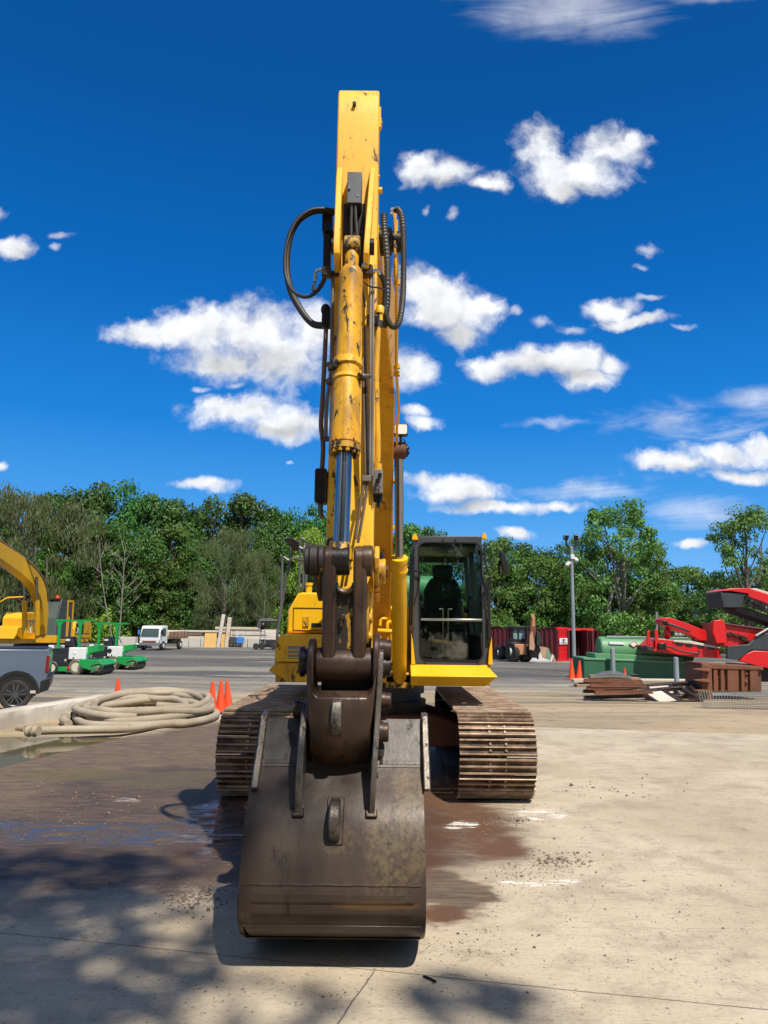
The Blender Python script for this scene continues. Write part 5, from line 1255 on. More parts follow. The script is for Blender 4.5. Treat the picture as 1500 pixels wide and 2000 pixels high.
G().prism([(P0.x+x, P0.z+z) for x, z in rrect(-.62, -.40, 1.02, 1.17, .03)], 'y', P0.y-.004, P0.y+.01).build('fuel_flap', M['carpaint'], pk)
G().box(P0.x+.30, P0.x+.52, P0.y-.006, P0.y+.01, P0.z+.36, P0.z+.42).build('mud_flap', M['greyconc'], pk)
G().prism(lp_([(-1.5, 1.36), (-1.95, 1.76), (-2.5, 1.80), (-3.15, 1.76), (-3.6, 1.38)]), 'y', P0.y-.006, P0.y+W_+.006).build('side_window', M['glass_dark'], pk)
pk.rotation_euler = (0, 0, .36); pk.scale = (.86, .86, .88)
# ---- ride-on sweepers
def sweeper(px, py, s, label, logo):
    p = hit(px, py); D = p.y; q = 1500/(p.y*CP+(p.z-CAMH)*SP)
    r = thing('ride_on_sweeper', label, 'sweeper', tuple(p), 0, 'green ride-on sweepers')
    def bx(x0, x1, z0, z1, y0, y1, name, mat, par=None, bev=.012, poly=None):
        pl = poly or rrect(x0, x1, z0, z1, min(.03, (x1-x0)*.3, (z1-z0)*.3), 3)
        return G().prism([(p.x+a*s, p.z+b_*s) for a, b_ in pl], 'y', p.y+y0, p.y+y1).build(name, M[mat], par or r, bevel=bev)
    k = 1/53.
    def u(l): return [((x-147)*k, (1318-y)*k) for x, y in l]
    bx(0, 0, 0, 0, .05, 1.15, 'chassis', 'green', poly=u([(88, 1302), (130, 1302), (160, 1292), (190, 1296), (190, 1303), (150, 1305), (128, 1312), (88, 1311)]))
    e = bx(-1.04, -.32, .32, 1.0, .10, 1.1, 'engine_cover', 'black')
    for i in range(5): bx(-.95, -.45, .72-.07*i, .745-.07*i, .085, .11, 'louvre', 'coverplate', e, 0)
    bx(-.50, -.42, .50, .60, .085, .11, 'sticker', 'jug', e, 0)
    wt = bx(-.33, .34, .58, 1.04, .02, .45, 'water_tank', 'white', bev=.03)
    bx(-1.4, -.92, .90, 1.10, .6, 1.1, 'rear_tank', 'white', bev=.03)
    c = Vector((p.x+(-.08 if not logo else -.22)*s, p.y+.012, p.z+.84*s))
    G().disc(c, 'y', .06 if not logo else .10, .02).build('round_logo', M['sign_white' if not logo else 'black'], wt)
    c = Vector((p.x-.12*s, p.y+.012, p.z+.65*s)); G().disc(c, 'y', .03, .02).build('drain_plug', M['black'], wt)
    sb_ = bx(0, 0, 0, 0, .40, .85, 'seat', 'seat', poly=u([(112, 1241), (127, 1241), (133, 1262), (112, 1262)]), bev=.03)
    bx(-.62, -.45, 1.28, 1.36, .385, .40, 'seat_plate', 'white', sb_, 0)
    hb = bx(0, 0, 0, 0, -.15, 1.35, 'broom_hood', 'green', poly=u([(157, 1287), (198, 1288), (207, 1297), (190, 1311), (162, 1303), (154, 1292)]))
    G().disc(Vector((p.x+.88*s, p.y+.6, p.z+.20*s)), 'y', .19, 1.4, 18).build('broom', M['rubber'], r)
    g = G().tube(smoothpath([Vector((p.x+a*s, p.y-.17, p.z+b_*s)) for a, b_ in u([(180, 1308), (183, 1298), (198, 1294), (206, 1300), (200, 1308), (184, 1310)])], 4), .018, 6).disc(Vector((p.x+.88*s, p.y-.17, p.z+.26*s)), 'y', .09, .06)
    g.build('broom_drive', M['tubegrey'], hb)
    bx(0, 0, 0, 0, .2, .9, 'dash_panel', 'green', poly=u([(160, 1261), (186, 1258), (187, 1270), (165, 1276), (160, 1274)]))
    G().tube(smoothpath([Vector((p.x+a*s, p.y+.4, p.z+b_*s)) for a, b_ in u([(150, 1262), (140, 1250), (142, 1242), (150, 1244), (156, 1256)])], 4), .018, 6).build('steering_wheel', M['black'], r)
    for (xw, w_) in ((0, .30), (-.95, .26)):
        for yw in (0.0, 1.0):
            c = Vector((p.x+xw*s, p.y+yw, p.z+w_)); t_ = G().rev(c, c+Vector((0, .2, 0)), [(0, w_*.6), (0, w_*.85), (.03, w_), (.17, w_), (.2, w_*.85), (.2, w_*.6)], 28, False).build('wheel', M['tubegrey' if xw == 0 else 'rubber'], r)
            G().rev(c+Vector((0, .01, 0)), c+Vector((0, .1, 0)), [(0, w_*.62), (.03, w_*.5), (.05, .09), (.02, .07)], 24).build('rim', M['jug'], t_)
    G().disc(Vector((p.x-.30*s, p.y+.02, p.z+.26*s)), 'y', .06, .03).build('reflector', M['red'], r)
    # roof frame: two T posts and the long rails
    for yq in (.10,):
        for xq in (-.79, .02):
            bx(xq-.05, xq+.05, .95, 2.05, yq, yq+.08, 'roof_post', 'green', bev=0)
            bx(0, 0, 0, 0, yq+.01, yq+.07, 'post_gusset', 'green', poly=[(xq-.16, 2.08), (xq+.16, 2.08), (xq+.05, 1.85), (xq-.05, 1.85)], bev=0)
        bx(-.95, .46, 2.04, 2.12, yq, yq+.08, 'roof_rail', 'green', bev=0)
    for xq in (-.95, .38): bx(xq, xq+.08, 2.045, 2.10, .18, .60, 'roof_bar', 'green', bev=0)
    for xq in (-.25, .18): pass
    bx(.30, .46, .75, .80, .1, .4, 'foot_step', 'green', bev=0)
    return r
sweeper(147, 1318, 1.0, 'green ride-on sweeper nearest the grey pickup, with dark grille engine box', False)
sweeper(221, 1308, .96, 'farther green ride-on sweeper with a round black mark on its white tank', True)
# ---- second excavator
E0 = at(79, 1270, 37.5); gz0 = gz(E0.x, E0.y); E0.z = gz0
e2 = thing('excavator', 'clean bright yellow excavator with orange beacon at the left behind the sweepers', 'excavator', tuple(E0), 0)
def eb(x0, x1, y0, y1, z0, z1, n_, mt, par=None, bev=.02): return G().box(E0.x+x0, E0.x+x1, E0.y+y0, E0.y+y1, gz0+z0, gz0+z1).build(n_, M[mt], par or e2, bevel=bev)
def ex_(poly, x0, x1, n_, mt, par=None, bev=.02): return G().prism([(E0.y+y, gz0+z) for y, z in poly], 'x', E0.x+x0, E0.x+x1).build(n_, M[mt], par or e2, bevel=bev)
for s_ in (-1, 1):
    x0_ = -1.55 if s_ < 0 else .85
    pr = [(-2+.42*math.cos(a), .43+.42*math.sin(a)) for a in [math.pi/2+math.pi*i/8 for i in range(9)]]+[(1.9+.42*math.cos(a), .43+.42*math.sin(a)) for a in [-math.pi/2+math.pi*i/8 for i in range(9)]]
    ex_(pr, x0_, x0_+.7, 'track', 'cast_dark')
eb(-.85, .85, -1, 1, .45, 1.0, 'undercarriage', 'cast_dark')
eb(-1.45, 1.4, -1.5, 2.3, 1.05, 1.25, 'deck', 'yellow_far')
eb(.40, 1.40, -1.62, -1.3, 1.08, 1.42, 'front_step', 'yellow_far')
ex_([(-1.7, 1.25), (-1.55, 1.75), (-1.0, 1.85), (-.9, 1.25)], -1.5, -.45, 'toolbox', 'yellow_far')
ex_([(-1.0, 1.25), (-1.0, 2.2), (-.7, 2.45), (1.2, 2.5), (1.2, 1.25)], -1.45, -.45, 'fuel_tank', 'yellow_far')
bd = ex_([(.35, 1.25), (.35, 1.75), (.9, 2.05), (2.3, 2.10), (2.5, 1.9), (2.5, 1.25)], -1.4, 1.42, 'engine_body', 'yellow_far')
eb(1.425, 1.435, .5, 1.5, 1.45, 2.0, 'side_vent', 'black', bd, 0)
eb(1.436, 1.446, 1.6, 2.3, 1.5, 1.9, 'side_grille', 'yellow_old', bd, 0)
ex_([(2.3, 1.15), (2.3, 2.0), (2.7, 2.0), (2.8, 1.8), (2.8, 1.15)], -1.35, 1.35, 'counterweight', 'yellow_far')
eb(-.6, .9, 1.1, 2.0, 2.1, 2.3, 'engine_hood', 'black')
G().prism([(E0.x+x, gz0+z) for x, z in rrect(.60, .72, 2.6, 2.85, .02)], 'y', E0.y-1.60, E0.y-1.58).build('cab_sticker', M['sign_white'], e2)
cb2 = ex_([(-1.55, 1.3), (-1.55, 2.2), (-1.30, 3.08), (.05, 3.08), (.10, 1.3)], .36, 1.40, 'cab', 'greymetal')
ex_([(-1.48, 1.42), (-1.48, 2.2), (-1.27, 2.95), (-.62, 2.98), (-.62, 1.42)], 1.375, 1.392, 'door_window', 'farglass', cb2, 0)
ex_([(-.52, 1.9), (-.52, 2.98), (-.05, 2.98), (-.02, 1.9)], 1.375, 1.392, 'side_window', 'farglass', cb2, 0)
ex_([(-.57, 1.30), (-.62, 3.08), (.10, 3.08), (.14, 1.3), (.04, 1.3), (.02, 2.99), (-.52, 2.99), (-.50, 1.3)], 1.393, 1.42, 'door_frame', 'yellow_far', cb2, 0)
G().prism([(E0.x+x, gz0+z) for x, z in rrect(.43, 1.33, 1.42, 2.22, .06)], 'y', E0.y-1.565, E0.y-1.5).build('windscreen', M['farglass'], cb2)
G().prism([(E0.y+y, gz0+z) for y, z in [(-1.565, 2.22), (-1.33, 3.0), (-1.30, 3.0), (-1.53, 2.22)]], 'x', E0.x+.43, E0.x+1.33).build('upper_windscreen', M['farglass'], cb2)
G().rev(E0+Vector((.9, -.6, 3.08)), E0+Vector((.9, -.6, 3.3)), [(0, .06), (.06, .06), (.06, .09), (.18, .08), (.22, .03)], 14).build('beacon', M['orange'], e2)
g = G(); 
for x_ in (.55, .75, .95, 1.15): g.box(E0.x+x_, E0.x+x_+.12, E0.y-1.4, E0.y-1.3, gz0+3.06, gz0+3.14)
g.box(E0.x+.5, E0.x+1.35, E0.y-1.36, E0.y-1.25, gz0+3.04, gz0+3.10); g.build('light_bar', M['black'], e2)
bxc = (at(86, 1200, 36).x-E0.x)
bp = [(86, 1238, 36.0), (78, 1172, 35.5), (63, 1134, 34.6), (40, 1110, 33.4), (0, 1083, 31.6), (-60, 1048, 29.3)]
ctr = [(at(*q).y-E0.y, at(*q).z-gz0) for q in bp]
wd = [.32, .55, .66, .68, .60, .45]
up = []; dn_ = []
for i, (y_, z_) in enumerate(ctr):
    a_ = ctr[max(i-1, 0)]; c2 = ctr[min(i+1, len(ctr)-1)]; ty, tz = c2[0]-a_[0], c2[1]-a_[1]; l = math.hypot(ty, tz)
    up.append((y_+tz/l*wd[i]*.55, z_-ty/l*wd[i]*.55)); dn_.append((y_-tz/l*wd[i]*.55, z_+ty/l*wd[i]*.55))
sm1 = [tuple(q)[1:] for q in smoothpath([(0, *q) for q in up], 5)]; sm2 = [tuple(q)[1:] for q in smoothpath([(0, *q) for q in dn_], 5)]
ex_(sm1+sm2[::-1], bxc-.22, bxc+.22, 'boom', 'yellow_far')
ty_, tz_ = ctr[-1]
ex_([(ty_-.2, tz_+.7), (ty_+.35, tz_+.5), (ty_+.15, tz_-2.2), (ty_-.12, tz_-2.2)], bxc-.16, bxc+.16, 'arm', 'yellow_far')
ex_([(ty_-.3, tz_-2.2), (ty_+.3, tz_-2.1), (ty_+.9, tz_-2.6), (ty_+.8, tz_-3.2), (ty_+.1, tz_-3.3), (ty_-.4, tz_-2.8)], bxc-.5, bxc+.5, 'bucket', 'cast')
for (px0, px1) in ((73, 71), (48, 47)):
    b0_ = at(px0, 1240, 35.3); m0 = at(px0, 1172, 34.9); t0_ = at(px1, 1128, 34.2)
    cc_ = G().cyl(b0_, m0, .115, n=14).build('boom_cylinder', M['yellow_far'], e2); G().cyl(m0, t0_, .06, n=12).build('cylinder_rod', M['chrome'], cc_)
g = G().tube(smoothpath([at(x_, y_, Y_) for x_, y_, Y_ in [(95, 1175, 35), (90, 1142, 34.6), (72, 1112, 34), (40, 1084, 33), (0, 1056, 31.5), (-50, 1022, 29.4)]], 4), .05, 6)
g.build('boom_hose', M['tubebrown'], e2)
for i in range(3): G().tube(smoothpath([at(54+i*6, 1236, 35.4), at(53+i*6, 1216, 35.4), at(58+i*5, 1212, 35.5), at(60+i*5, 1222, 35.6)], 4), .035, 6).build('hydraulic_hose', M['jug'], e2)
G().tube([E0+Vector((-1.5, -1.4, 1.3)), E0+Vector((-1.5, -1.4, 2.9)), E0+Vector((-1.2, -1.2, 3.15)), E0+Vector((-.5, -1.0, 3.2))], .035, 8).build('handrail', M['yellow_far'], e2)
G().tube([E0+Vector((1.42, -.45, 1.3)), E0+Vector((1.44, -.45, 2.3))], .025, 8).build('handrail', M['yellow_far'], e2)
G().tube([E0+Vector((-.4, 2.2, 2.5)), E0+Vector((.9, 2.2, 2.9)), E0+Vector((1.3, 1.0, 2.9)), E0+Vector((1.3, 1.0, 2.1))], .02, 6).build('guard_rail', M['black'], e2)
tx = bpy.data.curves.new('machine_number', 'FONT'); tx.body = '200'; tx.size = .42; tx.extrude = .004
to = bpy.data.objects.new('machine_number', tx); C.objects.link(to)
me = bpy.data.meshes.new_from_object(to); bpy.data.objects.remove(to); to = bpy.data.objects.new('machine_number', me); C.objects.link(to)
me.materials.append(M['sign_white']); to.parent = bd; to.location = (1.45, .55, 1.5); to.rotation_euler = (math.pi/2, 0, math.pi/2)
# ---- flatbed truck
T0 = hit(300, 1263); T0.y -= 11; T0.x = at(292, 1263, T0.y).x; T0.z = gz(T0.x, T0.y)
tr = thing('flatbed_truck', 'white cab-over flatbed truck with weathered brown bed parked before the wood', 'truck', (0, 0, 0))
def tb(poly, ax, a0, a1, n_, mt, par=None, bev=.03): return G().prism(poly, ax, a0, a1).build(n_, M[mt], par or tr, bevel=bev)
c1_ = tb([(-.05, .55), (-.08, 1.15), (.22, 1.95), (.35, 2.08), (1.45, 2.1), (1.5, .55)], 'x', -.92, .92, 'cab', 'white', bev=.06)
tb([(-.82, 1.2), (.82, 1.2), (.74, 1.88), (-.74, 1.88)], 'y', -.02, .02, 'windscreen', 'farglass', c1_, 0)
ws = [o for o in c1_.children if o.name.startswith('windscreen')][0]; ws.rotation_euler = (math.radians(-20), 0, 0); ws.location = (0, -.53, .08)
tb([(.35, 1.2), (.5, 1.85), (1.1, 1.88), (1.1, 1.2)], 'x', .918, .93, 'side_window', 'farglass', c1_, 0)
tb([(-.93, .62), (.93, .62), (.93, .82), (-.93, .82)], 'y', -.10, -.04, 'grille_band', 'rust', c1_, .01)
tb([(-.95, .42), (.95, .42), (.95, .62), (-.95, .62)], 'y', -.16, .0, 'bumper', 'silver', tr, .02)
for x_ in (-.75, .75): tb(rrect(x_-.13, x_+.13, .66, .80, .03), 'y', -.12, -.09, 'headlight', 'white_lens', c1_, 0)
for x_ in (-1.05, 1.05): tb(rrect(x_-.09, x_+.09, 1.35, 1.75, .03), 'y', .0, .06, 'wing_mirror', 'bluepl' if x_ < 0 else 'black', tr, 0)
bd_ = tb([(1.65, .95), (1.65, 1.10), (5.6, 1.10), (5.6, .95)], 'x', -1.0, 1.0, 'flatbed', 'oldwood', bev=0)
tb([(1.65, 1.1), (1.65, 1.55), (5.6, 1.55), (5.6, 1.1)], 'x', .97, 1.02, 'bed_side', 'oldwood', bd_, 0)
tb([(1.65, 1.1), (1.65, 1.55), (5.6, 1.55), (5.6, 1.1)], 'x', -1.02, -.97, 'bed_side', 'oldwood', bd_, 0)
for i in range(6): tb([(1.75+i*.75, 1.0), (1.75+i*.75, 1.6), (1.83+i*.75, 1.6), (1.83+i*.75, 1.0)], 'x', 1.02, 1.05, 'stake', 'rust', bd_, 0)
tb([(1.8, 1.12), (1.8, 1.6), (5.4, 1.68), (5.4, 1.12)], 'x', -.9, .9, 'timber_load', 'wood', bd_, .03)
tb([(-.0, .4), (-.0, .6), (5.5, .95), (5.5, .6)], 'x', -.4, .4, 'chassis', 'cast_dark')
for (y_, n_) in ((.65, 1), (4.2, 2)):
    for x_ in (-.85, .85):
        w_ = G().disc((x_, y_, .40), 'x', .40, .26, 24).build('wheel', M['rubber'], tr); G().disc((x_, y_, .40), 'x', .2, .28, 16).build('hub', M['white'], w_)
tr.location = T0; tr.rotation_euler = (0, 0, -.16); tr.scale = (.9, .9, .9)
# ---- block wall with timber, posts, plywood
Yw = hit(420, 1262).y-3.5
def wz(x): return gz(x, Yw)
bx0_ = at(345, 1262, Yw).x; bx1_ = at(552, 1262, Yw).x; nb_ = 9
fb = None; bw = (bx1_-bx0_)/nb_
for i in range(nb_):
    x_ = bx0_+bw*i
    o = G().box(-bw/2+.02, bw/2-.02, 0, .8, 0, .86).build('concrete_block', M['greyconc'], bevel=.03) if fb is None else fb.copy()
    if fb is None: fb = o
    else: C.objects.link(o)
    o.location = (x_+bw/2, Yw, wz(x_)-.02); tag(o, 'grey cast concrete block in the low row under the timber', 'concrete block', 'concrete blocks in a row under the timber')
for i, px in enumerate((236, 247, 258)):
    o = fb.copy(); C.objects.link(o); o.location = (at(px, 1262, Yw).x, Yw, wz(-20)-.02); o.scale = (.5, 1, 1.0)
    tag(o, 'pale concrete block standing between the farther sweeper and the white truck', 'concrete block', 'pale blocks left of the white truck')
def beam(px0, px1, py0, py1, Y, lab, mt='wood', dy=.35):
    a, b_ = at(px0, py1, Y), at(px1, py0, Y)
    o = G().box(a.x, b_.x, Y, Y+dy, a.z, b_.z).build('timber_beam', M[mt], bevel=.02); tag(o, lab, 'timber', 'long timbers stacked on the block wall'); return o
beam(352, 442, 1231.5, 1234.5, Yw, 'thin pale timber topmost at the left end of the stack'); beam(330, 395, 1236, 1238.5, Yw+.1, 'short pale timber under the left end of the stack')
beam(355, 440, 1238.8, 1242.5, Yw+.2, 'darker timber in the second layer left of the plywood', 'oldwood'); beam(345, 398, 1243, 1246, Yw+.1, 'pale timber resting directly on the blocks behind the truck')
beam(420, 512, 1225, 1229, Yw, 'long pale timber on top of the stack behind the two posts'); beam(422, 545, 1229.8, 1233, Yw+.15, 'long timber second from the top behind the two posts')
beam(450, 540, 1234, 1240, Yw+.05, 'thick timber in the middle of the stack right of the posts', 'plank'); beam(448, 542, 1241, 1246.5, Yw+.1, 'thick lowest timber of the stack right of the posts')
def leanpost(px0, py0, px1, py1, w, lab, mt='plank'):
    a = at(px0, py0, Yw-.25); b_ = at(px1, py1, Yw-.12); a.z = wz(a.x)
    tag(G().beam(a, b_, w, .25).build('timber_post', M[mt], bevel=.02), lab, 'timber post', 'tall posts leaning on the block wall')
leanpost(426, 1262, 437, 1200, .30, 'tall leaning post with a brown stained foot, left of the pair', 'plank'); leanpost(442, 1262, 449, 1206, .34, 'tall leaning post, the whiter one right of the pair', 'wood')
a, b_ = at(399, 1262, Yw-.1), at(450, 1237, Yw-.1)
tag(G().prism([(Yw-.30, wz(a.x)), (Yw-.27, wz(a.x)), (Yw-.02, b_.z), (Yw-.05, b_.z)], 'x', a.x, at(425, 1262, Yw).x*.5+a.x*.5+.5).build('plywood_sheet', M['ply']), 'orange-tan plywood sheet leaning on the blocks left of the posts', 'plywood')
tag(G().prism([(Yw-.22, wz(a.x)), (Yw-.19, wz(a.x)), (Yw-.01, b_.z-.06), (Yw-.04, b_.z-.06)], 'x', at(432, 1262, Yw).x, b_.x).build('plywood_sheet', M['ply']), 'orange-tan plywood sheet half hidden behind the two leaning posts', 'plywood')
def barrow(px, mt, lab):
    p = at(px, 1262, Yw-.5); p.z = wz(p.x)
    t_ = thing('wheelbarrow', lab, 'wheelbarrow', tuple(p), 0, 'wheelbarrows against the block wall')
    G().prism([(p.x-.30, p.z+.35), (p.x+.30, p.z+.35), (p.x+.38, p.z+.95), (p.x-.38, p.z+.95)], 'y', p.y, p.y+.3).build('tray', M[mt], t_, bevel=.05)
    for s_ in (-1, 1): G().tube([p+Vector((s_*.2, .1, .2)), p+Vector((s_*.26, .25, 1.5))], .025, 6).build('handle', M['white'], t_)
    G().disc(p+Vector((0, -.05, .19)), 'x', .19, .1, 18).build('wheel', M['rubber'], t_)
barrow(468, 'bluepl', 'blue wheelbarrow tipped up against the block wall'); barrow(455, 'greymetal', 'dark wheelbarrow tipped up left of the blue one')
# ---- dark machine on a trailer behind the handrails
Q = hit(517, 1269); 
t_ = thing('trailer_machine', 'dark machine on a low trailer seen left of the big excavator', 'trailer', tuple(Q))
def qb(px0, px1, py0, py1, n_, mt, y0=0, y1=1.2, par=None, bev=.02):
    a, b_ = at(px0, py1, Q.y), at(px1, py0, Q.y); return G().box(a.x, b_.x, Q.y+y0, Q.y+y1, a.z, b_.z).build(n_, M[mt], par or t_, bevel=bev)
qb(496, 545, 1259, 1264, 'frame', 'cast_dark'); qb(505, 545, 1250, 1259, 'engine', 'rubber', .2, 1.0); qb(520, 545, 1240, 1246, 'load', 'plank', .2, 1.0)
for px in (500, 512, 534): G().disc(at(px, 1262, Q.y), 'y', .25, .25, 18).build('wheel', M['rubber'], t_)
g = G()
for px in (508.5, 517.5): a, b_ = at(px, 1258, Q.y-.05), at(px, 1226, Q.y-.05); g.tube([a, b_], .04, 6)
for k_ in range(6): a, b_ = at(508, 1254-k_*5, Q.y-.05), at(518, 1254-k_*5, Q.y-.05); g.tube([a, b_], .025, 6)
g.build('ladder', M['silver'], t_)
G().ball(at(513, 1222, Q.y), .38, 12, 8, (1, 1, .9)).build('motor', M['cast_dark'], t_)
G().tube(smoothpath([at(503, 1226, Q.y), at(505, 1212, Q.y), at(515, 1209, Q.y), at(535, 1209, Q.y)], 4), .06, 8).build('exhaust_pipe', M['rail'], t_)
# ---- debris by the far sweeper
p = hit(262, 1262); tag(G().cyl(p+Vector((-.7, 0, .15)), p+Vector((.8, 0, .12)), .14, n=12).build('barrel', M['white']), 'white plastic drum lying beside the farther sweeper', 'drum')
p = hit(272, 1266); tag(G().prism([(p.x-.9, p.z), (p.x+.9, p.z), (p.x+.8, p.z+.15), (p.x-.3, p.z+.3)], 'y', p.y, p.y+.8).build('attachment_blade', M['cast_dark'], bevel=.03), 'black metal attachment lying in front of the white truck', 'attachment')
# ------------------------------------------------------------ right hand side
# ---- lamp pole
P1 = hit(1122, 1312); zt_ = at(1119, 1071, P1.y).z
lp0 = thing('lamp_pole', 'tall grey steel pole with two floodlights on a curved black bracket', 'lamp pole', tuple(P1))
G().rev(P1, Vector((P1.x, P1.y, zt_)), [(0, .15), (.03, .15), (.031, .095), (zt_-P1.z, .07)], 18).build('pole', M['post'], lp0)
tp = Vector((P1.x, P1.y, zt_))
def o2(px, py): q = at(px, py, P1.y); return Vector((tp.x+(px-1119)*P1.y/1500, P1.y, q.z))
G().tube(smoothpath([o2(1109, 1054), o2(1110, 1064), o2(1115, 1069), o2(1119, 1070), o2(1124, 1069), o2(1128, 1063), o2(1129, 1056)], 5), .05, 8).build('bracket', M['black'], lp0)
for (px, s_) in ((1108.5, -1), (1129, 1)):
    c = o2(px, 1050); f = G().obox(c, (.22, .14, .24), (.35, 0, -.3*s_)).build('floodlight', M['black'], lp0, bevel=.02)
    G().obox(c+Vector((.02*s_, -.075, .02)), (.18, .02, .19), (.35, 0, -.3*s_)).build('lens', M['white_lens' if s_ > 0 else 'post'], f)
for (px, py) in ((1111, 1101), (1127, 1092)):
    c = o2(px, py); s2 = -1 if px < 1119 else 1
    G().ball(c+Vector((.03*s2, 0, -.05)), .10, 12, 8).obox(c+Vector((-.08*s2, 0, .05)), (.22, .10, .12), (0, .2, 0)).build('security_camera', M['white'], lp0)
c = o2(1120, 1088); G().obox(c+Vector((.0, -.06, 0)), (.18, .12, .22)).build('junction_box', M['white'], lp0, bevel=.02)
# ---- containers
def cont(name, label, cx, cy, w, l, h, ang, mt_side, mt_end, closed=True, grp=None):
    t_ = thing(name, label, 'container', (0, 0, 0), 0, grp)
    # local: end faces -y, x in -w/2..w/2, length +y
    def sidepoly(L_, n_): 
        out = []
        for i in range(n_):
            a = L_*i/n_; d = L_/n_; out += [(a, 0), (a+d*.35, 0), (a+d*.5, .04), (a+d*.85, .04)]
        return out+[(L_, 0)]
    for s_ in (-1, 1):
        pl = sidepoly(l-.2, 14); o_ = [(s_*(w/2-.02-b_), .1+a) for a, b_ in pl]; i_ = [(s_*(w/2-.07-b_), .1+a) for a, b_ in pl]
        G().prism(o_+i_[::-1], 'z', .16, h-.12).build('side_wall', M[mt_side], t_, ang=20)
    for x_ in (-w/2, w/2-.14):
        for y_ in (0, l-.14): G().box(x_, x_+.14, y_, y_+.14, 0, h).build('corner_post', M[mt_side], t_)
    G().box(-w/2, w/2, .0, l, h-.06, h-.0).build('roof', M[mt_side], t_); G().box(-w/2+.02, w/2-.02, .02, l-.02, .02, .15).build('floor', M['cast_dark'], t_)
    G().box(-w/2+.14, w/2-.14, l-.08, l-.04, .15, h-.06).build('back_wall', M[mt_side], t_)
    G().box(-w/2-.003, w/2+.003, -.003, .1, h-.16, h+.003).build('end_header', M[mt_end], t_); G().box(-w/2-.003, w/2+.003, -.003, .1, -.003, .16).build('end_sill', M[mt_end], t_)
    if closed:
        for s_ in (-1, 1):
            x0_, x1_ = (-w/2+.10, -.01) if s_ < 0 else (.01, w/2-.10)
            d_ = G().box(x0_, x1_, .02, .07, .16, h-.16)
            for zz_ in (.22, .36, .62, .86): d_.box(x0_+.06, x1_-.06, -.004, .02, h*zz_, h*zz_+.05)
            dd = d_.build('door', M[mt_end], t_)
            for xr_ in (.3, .75): G().cyl((x0_+(x1_-x0_)*xr_, -.04, .12), (x0_+(x1_-x0_)*xr_, -.04, h-.12), .022, n=8).build('lock_rod', M[mt_end], dd)
    t_.location = (cx, cy, gz(cx, cy)); t_.rotation_euler = (0, 0, ang)
    return t_
pc = hit(1104, 1292); ch = at(1104, 1225, pc.y).z-pc.z
angc = math.atan2(.80, .60)     # end face runs right and back
ec = Vector((math.cos(angc), math.sin(angc)))*.0
# near corner at px 1090
n0 = at(1090, 1290, pc.y); w_end = (at(1118, 1290, pc.y).x-n0.x)/math.cos(angc)
cx_, cy_ = n0.x+math.cos(angc)*w_end/2, n0.y+math.sin(angc)*w_end/2
ctr_ = cont('shipping_container', 'maroon shipping container with closed bright red doors and a white sign', cx_, cy_, w_end, 5.2, ch, angc, 'maroon', 'redbox')
sg = G().box(-w_end*.40, w_end*.40, -.075, -.06, ch*.50, ch*.68).build('sign', M['sign_white'], None)
sg.parent = ctr_
for ch_ in range(1):
    g = G()
    g.tube([(.30*math.cos(a)*1.0, -.078, ch*.60+.10*math.sin(a)) for a in [math.pi*i/10 for i in range(11)]], .022, 6)
    o = g.build('sign_arch', M['sign_dark']); o.parent = sg
    o = G().ball((0, -.078, ch*.585), .10, 10, 6, (1.2, .1, 1)).build('sign_emblem', M['sign_dark']); o.parent = sg
    for zq, ww in ((.545, .55), (.525, .38)):
        o = G().box(-ww, ww, -.080, -.076, ch*zq-.012, ch*zq+.012).build('sign_line', M['sign_dark']); o.parent = sg
# open container next to it
po = at(1132, 1288, pc.y+1.5)
co_ = cont('shipping_container', 'open maroon shipping container with dark interior behind the lamp pole', po.x+.3, pc.y+2.2, 1.9, 5, ch*.98, .12, 'maroon', 'redbox', False)
G().box(-.0, .05, -1.2, -.02, .1, ch*.93).build('open_door', M['maroon'], None).parent = co_
co_.children[-1].location = (.93, 0, 0); co_.children[-1].rotation_euler = (0, 0, .55)
for (x_, y_, h_) in ((-.4, .8, .7), (.1, 1.2, 1.1), (.5, .6, .5)):
    pass
pg = hit(984, 1279)
cont('storage_container', 'plain dark green metal storage container beyond the cab mirror', at(985, 1279, pg.y).x, pg.y+2, (at(1004, 1279, pg.y).x-at(963, 1279, pg.y).x), 4, at(984, 1228, pg.y).z-pg.z, 0, 'teal', 'teal')
p = hit(984, 1284); p.y -= 1
tag(G().prism([(p.x-.55, p.z+.2), (p.x+.75, p.z+.2), (p.x+.75, p.z+1.1), (p.x-.55, p.z+1.1)], 'y', p.y, p.y+.9).build('steel_cabinet', M['white'], bevel=.03), 'white metal cabinet standing left of the backhoe wheels', 'cabinet')
# ---- backhoe loader seen from behind
H0 = hit(1018, 1291); H0 = at(1018, 1291, pc.y-2.6); H0.z = gz(H0.x, H0.y); hy = H0.y; hz = H0.z
bh = thing('backhoe_loader', 'dark backhoe loader with raised orange digging arm beside the red container', 'backhoe', tuple(H0))
def hb(px0, px1, py0, py1, n_, mt, y0=0, y1=1.0, par=None, bev=.03):
    a, b_ = at(px0, py1, hy), at(px1, py0, hy); return G().box(a.x, b_.x, hy+y0, hy+y1, a.z, b_.z).build(n_, M[mt], par or bh, bevel=bev)
def hp(pts, n_, mt, y0=0, y1=1.0, par=None, bev=.02): return G().prism(pp(pts, hy), 'y', hy+y0, hy+y1).build(n_, M[mt], par or bh, bevel=bev)
hp([(1000, 1224), (1003, 1222), (1029, 1223), (1031, 1226), (1031, 1229), (1000, 1228)], 'cab_roof', 'black', .2, 2.0)
cbk = hb(1002, 1029, 1248, 1262, 'cab_base', 'black', .3, 1.9)
for px in (1002, 1013, 1028): hb(px, px+2.2, 1226, 1250, 'cab_pillar', 'black', .3, .4, cbk, 0); 
